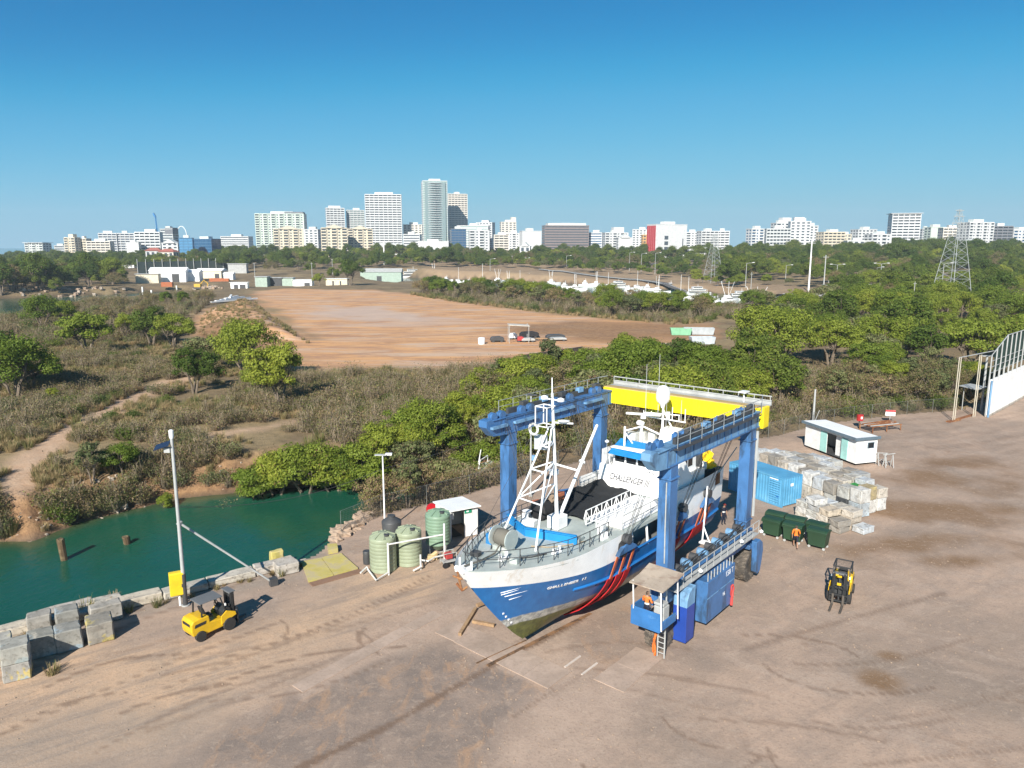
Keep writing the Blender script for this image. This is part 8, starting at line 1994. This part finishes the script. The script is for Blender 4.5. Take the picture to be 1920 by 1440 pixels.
# dark net fence behind the sheds
a = PD(258, 497, 560); b = PD(432, 497, 620)
nf = thing('net_fence', 'tall dark green net fence behind the white sheds', 'fence', (a[0], a[1], 0))
MB().add if False else None
mb = MB(); mb.beam((0, 0, 7.0), (b[0] - a[0], b[1] - a[1], 7.0), 0.15, 10.0); mb.build('netting', M('net_dark', (0.05, 0.075, 0.07), 0.9), nf)
for k in range(13): MB().tube(((b[0] - a[0]) * k / 12, (b[1] - a[1]) * k / 12 - 0.4, 0), ((b[0] - a[0]) * k / 12, (b[1] - a[1]) * k / 12 - 0.4, 14), 0.25).build('post', m_grey, nf)
m_cor = M('container_rust', (0.42, 0.13, 0.05), 0.7); m_coy = M('digger_yellow', (0.62, 0.38, 0.05), 0.6)
def simple_container(label, u, v, L, mat, rz=0.0, zg=0.8):
    x, y = P(u, v, zg); t = thing('shipping_container', label, 'container', (x, y, zg - 0.2), rz, 'containers beyond the bay')
    MB().bb(-L / 2, L / 2, -1.2, 1.2, 0, 2.6).build('body', mat, t); mb = MB()
    for k in range(int(L / 0.6)): mb.bb(-L / 2 + k * 0.6, -L / 2 + k * 0.6 + 0.3, -1.26, -1.2, 0.15, 2.45)
    mb.build('corrugation', mat, t, kind='stuff'); return t
simple_container('orange container at the left end below the boat shed', 314, 537, 6, m_cor, 0.1)
simple_container('long rust orange container in front of the cream workshop', 412, 529, 12, m_cor, 0.05)
x_, y_ = P(372, 541, 0.8); dg_ = thing('digger', 'yellow digger parked below the cream workshop', 'digger', (x_, y_, 0.7)); MB().bb(-1.8, 1.5, -1.2, 1.2, 0.9, 2.6).build('body', m_coy, dg_); MB().bb(-2.2, 1.9, -1.4, 1.4, 0, 0.9).build('tracks', m_dkgrey, dg_); MB().path([(1.2, 0, 2.2), (3.2, 0, 4.5), (5.2, 0, 2.8), (5.0, 0, 0.8)], 0.3, 5).build('arm', m_coy, dg_)
# white stones and mooring posts by the bay
for i, (u, v, lab) in enumerate([(268, 553, 'white marker post in the bay nearest the left shore'), (285, 560, 'white marker post nearest the camera in the bay'), (332, 550, 'white marker post in the middle of the bay inlet'), (391, 547, 'white marker post at the right end of the inlet')]):
    x, y = P(u, v, WATER_Z); tag(MB().tube((x, y, -4), (x, y, 2.0), 0.4, n=8).build('marker_post', m_white), lab, 'post', 'white marker posts in the bay')
a = P(393, 566, 1.5); mb = MB()
for k in range(5):
    b = P(482 - k * 12, 560 - k * 0.5, 1.5); c = P(395 + k * 9, 567 - k, 1.5); mb = MB(); mb.beam((c[0], c[1], 1.6 + k * 0.25), (b[0], b[1], 1.6 + k * 0.25), 0.8, 0.5); tag(mb.build('concrete_pile', m_white), 'long pale concrete pile in the stack above the mound, %s from the bottom' % ORD[k], 'concrete pile', 'stacked concrete piles above the mound')
# ------------------------------------------------------------------ marina boats
def make_boat(kind_, L):
    t = thing('moored_boat', 'x', 'boat', (0, 0, 0), 0, 'boats in the marina'); hw = L * 0.15; n = 12; vs = []
    for k in range(n + 1):
        q = k / n; s = -L / 2 + L * q; w = hw * math.sin(PI / 2 * min(1, (1 - q) * 2.4)) ** 0.7 if q > 0.4 else hw * (0.85 + 0.15 * q / 0.4); w = max(w, 0.03); zt = 0.9 + L * 0.03 + 0.9 * q * q
        vs += [(s, -w, zt), (s, -w * 0.75, -0.3), (s, w * 0.75, -0.3), (s, w, zt)]
    fs = [(k * 4 + j, k * 4 + j + 1, k * 4 + j + 5, k * 4 + j + 4) for k in range(n) for j in range(3)] + [(k * 4 + 3, k * 4, k * 4 + 4, k * 4 + 7) for k in range(n)] + [(0, 3, 2, 1)]
    mb = MB(); mb.add(vs, fs); mb.build('hull', m_whiteclean if kind_ != 'blue' else M('boat_blue', (0.03, 0.20, 0.45), 0.4), t)
    if kind_ == 'ferry':
        for k, (f, hh) in enumerate(((0.36, 2.6), (0.32, 5.0), (0.2, 7.0))): MB().bb(-L * f, L * (f - 0.06), -hw * 0.85, hw * 0.85, hh - 1.4 if k else 1.2, hh).build('deckhouse', m_whiteclean, t); MB().bb(-L * f - 0.02 + 0.3, L * (f - 0.06) - 0.3, -hw * 0.87, hw * 0.87, hh - 0.9, hh - 0.25).build('window_strip', m_glass, t); MB().bb(-L * f - .3, L * (f - .06) + .4, -hw * 0.95, hw * .95, hh, hh + 0.12).build('deck', m_whiteclean, t)
    else:
        MB().bb(-L * 0.22, L * 0.12, -hw * 0.65, hw * 0.65, 1.0, 3.0).build('cabin', m_whiteclean, t, bevel=0.1); MB().bb(-L * 0.18, L * 0.125, -hw * 0.67, hw * 0.67, 2.2, 2.75).build('window_strip', m_glass, t)
        MB().bb(-L * 0.14, L * 0.02, -hw * 0.55, hw * 0.55, 3.0, 4.3 if kind_ != 'sail' else 3.1).build('flybridge', m_whiteclean, t)
    mh = {'sail': L * 1.25, 'trawler': L * 0.75, 'ferry': 9.5}.get(kind_, 6.0)
    MB().tube((0, 0, 1), (0, 0, mh), 0.12, 0.08, 6).build('mast', m_whiteclean, t)
    if kind_ in ('trawler', 'blue'):
        for sd in (1, -1): MB().tube((-1, sd * 0.5, 2), (-1, sd * L * 0.32, mh * 1.0), 0.1, n=5).build('outrigger', m_whiteclean, t)
        MB().tube((0, -2, mh * 0.7), (0, 2, mh * 0.7), 0.08, n=5).build('spreader', m_whiteclean, t)
    return t
BO = {k: make_boat(k, L) for k, L in (('cruiser', 12), ('trawler', 16), ('ferry', 24), ('sail', 11), ('blue', 16))}
MB_POS = [(702, 530, 'cruiser', 0.0, 'white cruiser at the left end of the marina by the green shed'), (724, 527, 'cruiser', 0.15, 'white cruiser moored right of the leftmost cruiser'), (775, 521, 'ferry', 0.1, 'white passenger boat in front of the yellow post'), (815, 521, 'trawler', 0.3, 'white trawler with raised outriggers left of the tree belt'), (838, 528, 'cruiser', -0.3, 'white cruiser half hidden by the first green trees'),
    (905, 532, 'sail', 0.2, 'sailing boat masts showing above the tree belt left part'), (935, 530, 'trawler', 0.6, 'white trawler behind the tree belt left of the blue boat'), (993, 527, 'blue', 0.1, 'blue hulled trawler in the marina'), (1000, 542, 'cruiser', 0.4, 'white boat with blue cover in front of the blue trawler'), (1035, 534, 'trawler', 0.3, 'dark rigged trawler right of the blue one'),
    (1098, 536, 'cruiser', 0.1, 'white cruiser near the orange masts'), (1120, 538, 'trawler', -0.2, 'trawler with tan outriggers in the middle of the marina'), (1160, 540, 'ferry', 0.15, 'white double deck boat in the middle of the marina'), (1195, 542, 'sail', 0.3, 'white yacht right of the middle double deck boat'), (1215, 545, 'cruiser', -0.1, 'broad white cruiser in the marina right part'),
    (1258, 541, 'cruiser', 0.5, 'small white cruiser alone near the far quay'), (1276, 556, 'sail', 0.2, 'white yacht beside the large ferry'), (1308, 553, 'ferry', 0.05, 'large white ferry near the lattice pylon'), (1345, 546, 'cruiser', 0.0, 'small white cruiser behind the large ferry'), (1390, 563, 'ferry', -0.1, 'pale green glazed white boat at the right end of the marina'), (1418, 584, 'trawler', 0.9, 'white work boat with frames nearest the right thicket'), (1345, 575, 'cruiser', 0.8, 'white cruiser behind the trees near the right end')]
for j, (u, v) in enumerate([(860, 530), (880, 534), (955, 536), (975, 541), (1060, 541), (1080, 545), (1140, 548), (1178, 551), (1235, 551), (1290, 562), (1325, 562), (1365, 568)]):
    MB_POS.append((u, v, ['sail', 'cruiser', 'trawler'][j % 3], 0.3 * (j % 4) - 0.4, 'small %s boat in the second line of moorings, %s from the left' % (['sailing', 'motor', 'fishing'][j % 3], ORD[j])))
usedb = set()
for (u, v, k, rz, lab) in MB_POS:
    x, y = P(u, v, WATER_Z)
    if k not in usedb: t = BO[k]; t.location = (x, y, WATER_Z); t.rotation_euler = (0, 0, rz); t['label'] = lab; usedb.add(k)
    else: dup(BO[k], (x, y, WATER_Z), rz, lab, scale=0.8 if k != 'ferry' else 0.6)
# ------------------------------------------------------------------ road, guard rail, cars
def ribbon(name, pts, w, dz, mat, kind='structure'):
    xs = []; 
    for (p, q) in zip(pts[:-1], pts[1:]):
        for k in range(14): xs.append((p[0] + (q[0] - p[0]) * k / 14, p[1] + (q[1] - p[1]) * k / 14))
    xs.append(pts[-1]); mb = MB(); vs = []
    for i, p in enumerate(xs):
        d = Vector(xs[min(i + 1, len(xs) - 1)]) - Vector(xs[max(i - 1, 0)]); d.normalize(); n = Vector((-d.y, d.x)); z = hz(*p) + dz
        vs += [(p[0] + n.x * w / 2, p[1] + n.y * w / 2, z), (p[0] - n.x * w / 2, p[1] - n.y * w / 2, z)]
    mb.add(vs, [(2 * i, 2 * i + 1, 2 * i + 3, 2 * i + 2) for i in range(len(xs) - 1)]); return mb.build(name, mat, kind=kind), xs
m_asph = M('asphalt', (0.11, 0.105, 0.10), 0.9)
RD = [P(1010, 512, 2), P(1180, 523, 2), P(1320, 534, 2), P(1450, 548, 2), P(1600, 558, 2), P(1800, 562, 2), P(2020, 560, 2)]
ro, rxs = ribbon('road', RD, 9.0, 0.45, m_asph)
ribbon('road_line', RD, 0.3, 0.46, m_whiteclean)
RD2 = [P(1190, 500, 6), P(1260, 492, 8), P(1330, 488, 10)]
ribbon('side_road', RD2, 9.0, 0.5, m_asph)
gr_ = thing('guard_rail', 'long low guard rail along the marina road', 'guard rail', (rxs[0][0], rxs[0][1], 0)); mb = MB()
for p, q in zip(rxs[:-1], rxs[1:]): mb.beam((p[0] - rxs[0][0], p[1] - 7 - rxs[0][1], hz(p[0], p[1] - 7) + 0.9), (q[0] - rxs[0][0], q[1] - 7 - rxs[0][1], hz(q[0], q[1] - 7) + 0.9), 0.12, 0.4)
mb.build('rail', m_grey, gr_)
for p in rxs[::2]: MB().tube((p[0] - rxs[0][0], p[1] - 7 - rxs[0][1], hz(p[0], p[1] - 7) - 0.3), (p[0] - rxs[0][0], p[1] - 7 - rxs[0][1], hz(p[0], p[1] - 7) + 1.0), 0.08, n=5).build('post', m_grey, gr_)
def make_car(mat):
    t = thing('car', 'x', 'car', (0, 0, 0), 0, 'cars on the marina road')
    MB().prism([(-2.2, 0.35), (-2.2, 0.9), (-1.2, 1.0), (2.0, 0.95), (2.2, 0.7), (2.2, 0.35)], -0.9, 0.9, axis='y').build('body', mat, t, bevel=0.08); MB().prism([(-1.9, 0.95), (-1.5, 1.5), (0.5, 1.5), (1.2, 0.95)], -0.8, 0.8, axis='y').build('cabin', m_glass, t)
    for sx in (-1.35, 1.4):
        for sy in (-0.85, 0.85): MB().lathe([(0.33, -0.1), (0.33, 0.1)], 12, (sx, sy, 0.33), R=Matrix.Rotation(PI / 2, 3, 'X')).build('wheel', m_black, t)
    return t
for i, (u, col, lab) in enumerate([(1855, (0.06, 0.015, 0.015), 'dark maroon car on the road at the right'), (1690, (0.7, 0.7, 0.7), 'white car on the road under the pylon'), (1390, (0.7, 0.7, 0.7), 'white car by the guard rail above the marina'), (1540, (0.5, 0.5, 0.52), 'silver car near the white shelter'), (1755, (0.03, 0.03, 0.035), 'dark car behind the lattice pylon')]):
    k = min(range(len(rxs)), key=lambda j: abs(960 + FPX * rxs[j][0] / (rxs[j][1] * math.cos(PITCH) + 20 * math.sin(PITCH)) - u)); p = rxs[k]; c_ = make_car(M('car_paint_%d' % i, col, 0.3)); c_.location = (p[0], p[1] + 2, hz(p[0], p[1]) + 0.47); c_['label'] = lab
# ------------------------------------------------------------------ lattice pylons, street lamps, tall poles
def pylon(label, u, v, h, bw, zg):
    x, y = P(u, v, zg); t = thing('lattice_pylon', label, 'pylon', (x, y, hz(x, y) - 0.2), 0.35, 'lattice pylons'); mg = M('pylon_steel', (0.40, 0.43, 0.43), 0.5)
    def wd(z): return bw / 2 * (1 - z / h) ** 0.85 + 0.35
    for sx in (1, -1):
        for sy in (1, -1): MB().path([(sx * wd(z), sy * wd(z), z) for z in np.linspace(0, h, 9)], [0.12 - 0.007 * k for k in range(9)], 5).build('leg', mg, t)
    nz_ = 13; zs = [h * (1 - (1 - k / nz_) ** 1.25) for k in range(nz_ + 1)]; mb = MB()
    for k in range(nz_):
        z0, z1 = zs[k], zs[k + 1]
        for (a, b) in (((1, 1), (1, -1)), ((1, -1), (-1, -1)), ((-1, -1), (-1, 1)), ((-1, 1), (1, 1))):
            mb.tube((a[0] * wd(z0), a[1] * wd(z0), z0), (b[0] * wd(z1), b[1] * wd(z1), z1), 0.04, n=4); mb.tube((b[0] * wd(z0), b[1] * wd(z0), z0), (a[0] * wd(z1), a[1] * wd(z1), z1), 0.04, n=4); mb.tube((a[0] * wd(z1), a[1] * wd(z1), z1), (b[0] * wd(z1), b[1] * wd(z1), z1), 0.035, n=4)
    mb.build('bracing', mg, t, kind='stuff')
    for zz, L in ((h * 0.86, 3.2), (h * 0.93, 2.6), (h * 0.99, 2.0)): MB().beam((-L, 0, zz), (L, 0, zz), 0.25, 0.25).build('cross_arm', mg, t)
    return t
pylon('large steel lattice pylon at the right above the thicket', 1781, 572, 35, 9.5, 1.0); pylon('smaller lattice pylon beyond the marina', 1336, 530, 29, 8.0, 1.5)
def street_lamp(u, v, vt, zg, two, label, D=None):
    x, y = P(u, v, zg); zb = hz(x, y); h = PD(u, vt, y)[2] - zb
    t = thing('street_lamp', label, 'street lamp', (x, y, zb), 0, 'street lamps along the marina road'); MB().tube((0, 0, 0), (0, 0, h), 0.2, 0.12, 6).build('pole', m_grey, t)
    for sd in ((1, -1) if two else (1,)):
        MB().tube((0, 0, h), (sd * 3.2, 0, h + 0.5), 0.09, n=5).build('arm', m_grey, t); MB().box((sd * 3.5, 0, h + 0.5), (1.2, 0.5, 0.25)).build('lamp', m_white, t)
LAMPS = sorted([(1473, 520, 498, 4, 0), (1554, 525, 500, 4, 1), (1568, 528, 497, 4, 1), (1643, 522, 502, 4, 0), (1650, 530, 495, 4, 1), (1765, 545, 495, 3, 0), (1398, 530, 494, 4, 0), (1228, 512, 475, 4, 0), (1202, 510, 476, 4, 0), (1180, 508, 474, 4, 0), (1062, 508, 480, 3, 0), (919, 512, 486, 3, 0)])
for i, (u, v, vt, zg, two) in enumerate(LAMPS):
    street_lamp(u, v, vt, zg, two, '%s street lamp beside the marina road, %s from the left' % ('double armed' if two else 'single armed', ORD[i]))
for (u, v, vt, zg, r, lab) in [(1516, 545, 450, 2, 0.45, 'tallest grey steel mast by the marina road'), (1544, 543, 478, 2, 0.35, 'shorter grey steel mast right of the tallest one'), (721, 507, 452, 1.5, 0.85, 'tall white mast behind the long green shed'), (479, 535, 492, 1, 0.2, 'power pole at the left end of the workshop row'), (586, 533, 492, 1, 0.2, 'power pole at the right end of the workshop row'), (624, 520, 485, 1, 0.2, 'power pole left of the tall dark tree'), (1710, 590, 528, 1, 0.15, 'wooden power pole in the right thicket'), (1406, 575, 510, 1, 0.15, 'dark wooden pole at the right end of the marina')]:
    x, y = P(u, v, zg); zb = hz(x, y); h = PD(u, vt, y)[2] - zb; t = thing('mast_pole', lab, 'pole', (x, y, zb)); MB().tube((0, 0, -0.5), (0, 0, h), r, r * 0.6, 8).build('pole', m_white if r > 0.4 else m_grey, t); MB().beam((-r * 4, 0, h * 0.94), (r * 4, 0, h * 0.94), r * 0.6).build('cross_arm', m_grey, t)
# a tall dark tree by the cabin
x, y = P(657, 536, 0.8); tree('d2', x, y, 2.4, 'tall dark tree by the cream cabin', 'trees by the workshops'); x, y = P(625, 530, 0.8); tree('d1', x, y, 1.7, 'smaller dark tree left of the tall one by the cabin', 'trees by the workshops')
for i, (u, v, s, lab) in enumerate([(598, 537, 1.5, 'round green tree in front of the cream cabin'), (560, 515, 2.0, 'dull tree behind the workshop row'), (520, 512, 2.2, 'green tree behind the left part of the workshop row')]):
    x, y = P(u, v, 0.8); tree(['g1', 'o1', 'd1'][i], x, y, s, lab, 'trees by the workshops')
# ------------------------------------------------------------------ things left on the dirt field
F = lambda u, v: P(u, v, 0.8)
x, y = F(972, 642); cf = thing('site_canopy', 'open steel canopy frame with a pale sheet roof on the dirt field', 'canopy', (x, y, 0.8), 0.1)
for sx in (-2.2, 2.2):
    for sy in (-1.5, 1.5): MB().tube((sx, sy, 0), (sx, sy, 4.2), 0.07, n=6).build('post', m_grey, cf)
MB().box((0, 0, 4.0), (4.8, 3.4, 0.15), R=Matrix.Rotation(0.06, 3, 'Y')).build('roof_sheet', M('sheet_pale', (0.55, 0.52, 0.46), 0.8), cf)
x, y = F(903, 645); tag(MB().lathe([(0.75, 0.8), (0.8, 2.1), (0.7, 2.25), (0.0, 2.3)], 14, (x, y, 0)).build('drum', m_white, smooth=True), 'white plastic drum alone left of the site canopy', 'drum')
for (u, v, L, Wd, Hh, mat, nm, lab) in [(932, 641, 3.2, 1.6, 1.3, m_dkgrey, 'machine', 'grey machine under a cover left of the site canopy'), (962, 636, 2.0, 1.4, 1.5, m_whiteclean, 'caravan', 'small white pod in front of the site canopy'), (976, 641, 1.6, 1.4, 1.3, M('site_red', (0.45, 0.05, 0.05), 0.6), 'tractor', 'red tractor nose beside the site canopy'), (992, 633, 4.6, 2.0, 1.5, m_black, 'covered_load', 'black tarped load right of the site canopy'), (990, 641, 3.2, 1.6, 1.0, m_grey, 'trailer', 'grey flat trailer below the black tarped load'), (1014, 638, 3.2, 1.2, 0.6, m_timber, 'timber_stack', 'low tan timber stack right of the trailer'), (1041, 636, 4.6, 2.0, 1.2, m_dkgrey, 'pallet_stack', 'dark pallet stack standing apart on the right'), (1046, 639, 4.0, 1.6, 0.9, m_grey, 'boat_trailer', 'grey low trailer in front of the dark pallet stack')]:
    x, y = F(u, v); t = thing(nm, lab, nm.replace('_', ' '), (x, y, 0.78), 0.15)
    MB().prism([(-L / 2, 0.35), (L / 2, 0.35), (L / 2 - 0.1, Hh * 0.8), (L * 0.2, Hh), (-L * 0.35, Hh * 0.95), (-L / 2 + 0.1, Hh * 0.7)], -Wd / 2, Wd / 2, axis='y').build('body', mat, t, bevel=0.08)
    for sx in (-0.3, 0.3): MB().bb(L * sx - 0.25, L * sx + 0.25, -Wd / 2 - 0.02, Wd / 2 + 0.02, 0.0, 0.4).build('support', m_dkgrey, t)
def skip_bin(label, u, v, L, mat, rz):
    x, y = F(u, v); t = thing('skip_bin', label, 'skip', (x, y, 0.78), rz, 'skips on the dirt field'); h = 1.7
    mb = MB(); mb.prism([(-L / 2, h), (-L / 2 + 0.35, 0.1), (L / 2 - 0.35, 0.1), (L / 2, h)], -1.25, -1.15, axis='y'); mb.prism([(-L / 2, h), (-L / 2 + 0.35, 0.1), (L / 2 - 0.35, 0.1), (L / 2, h)], 1.15, 1.25, axis='y'); mb.beam((-L / 2 + 0.03, 0, h - 0.02), (-L / 2 + 0.38, 0, 0.12), 2.3, 0.08, up=(0, 1, 0)) if False else None
    mb.build('side_panel', mat, t); MB().bb(-L / 2 + 0.3, L / 2 - 0.3, -1.15, 1.15, 0.1, 0.9).build('load', m_tan, t)
    for sg in (-1, 1): MB().prism([(sg * (L / 2), h), (sg * (L / 2 - 0.35), 0.1), (sg * (L / 2 - 0.43), 0.1), (sg * (L / 2 - 0.08), h)], -1.15, 1.15, axis='y').build('end_panel', mat, t)
    for k in range(4): MB().bb(-L * 0.35 + k * L * 0.23, -L * 0.35 + k * L * 0.23 + 0.1, -1.33, -1.25, 0.2, h).build('rib', mat, t)
    return t
skip_bin('pale green skip on the dirt field edge', 1276, 628, 5.2, M('skip_green', (0.20, 0.46, 0.28), 0.6), -0.1); skip_bin('long grey skip full of sand right of the green one', 1310, 627, 7.5, M('skip_grey', (0.40, 0.44, 0.46), 0.6), -0.15); skip_bin('grey skip with a red stripe nearer the thicket', 1316, 645, 5.5, M('skip_grey2', (0.46, 0.51, 0.55), 0.6), 0.05)
for i in range(4):
    for j in range(2):
        x, y = F(1264 + i * 9, 657); tag(MB().box((x, y, 1.15 + j * 0.78), (1.25, 1.1, 0.7), rz=0.1 * i).build('pallet', m_timber, bevel=0.02), 'tan pallet stack by the skips, %s column, %s' % (ORD[i], 'upper' if j else 'lower'), 'pallet', 'pallet stacks by the skips')
x, y = F(1246, 652); tag(rough_block('rubble_heap', (2.4, 1.6, 0.9), MATS['pale_rubble'], 44, 0.25, 0.1), 'pale rubble heap left of the pallets', 'rubble heap').location = (x, y, 0.75)
a = F(984, 673); b = F(1092, 657); rwl = thing('retaining_wall', 'low dark retaining wall of upright posts below the field', 'wall', (a[0], a[1], 0.4)); dx, dy = b[0] - a[0], b[1] - a[1]; n = 26
for k in range(n): MB().box((dx * k / n, dy * k / n, 0.55), (0.55, 0.3, 1.1), rz=math.atan2(dy, dx)).build('post', M('sleeper_dark', (0.055, 0.05, 0.045), 0.9), rwl)
MB().beam((0, 0, 1.15), (dx, dy, 1.15), 0.4, 0.15).build('cap_beam', MATS['sleeper_dark'], rwl)
# ------------------------------------------------------------------ the air: thin even haze round camera and scene
m_hz = bpy.data.materials.new('thin_haze'); m_hz.use_nodes = True; nt = m_hz.node_tree; nt.nodes.clear()
out = nt.nodes.new('ShaderNodeOutputMaterial'); pv = nt.nodes.new('ShaderNodeVolumePrincipled')
pv.inputs['Color'].default_value = (0.80, 0.90, 1.0, 1); pv.inputs['Density'].default_value = 0.00015; pv.inputs['Anisotropy'].default_value = 0.0
nt.links.new(pv.outputs[0], out.inputs['Volume'])
MB().bb(-2900, 2900, -60, 2800, -14.0, 160.0).build('haze', m_hz, kind='stuff')
SC.cycles.volume_bounces = 0
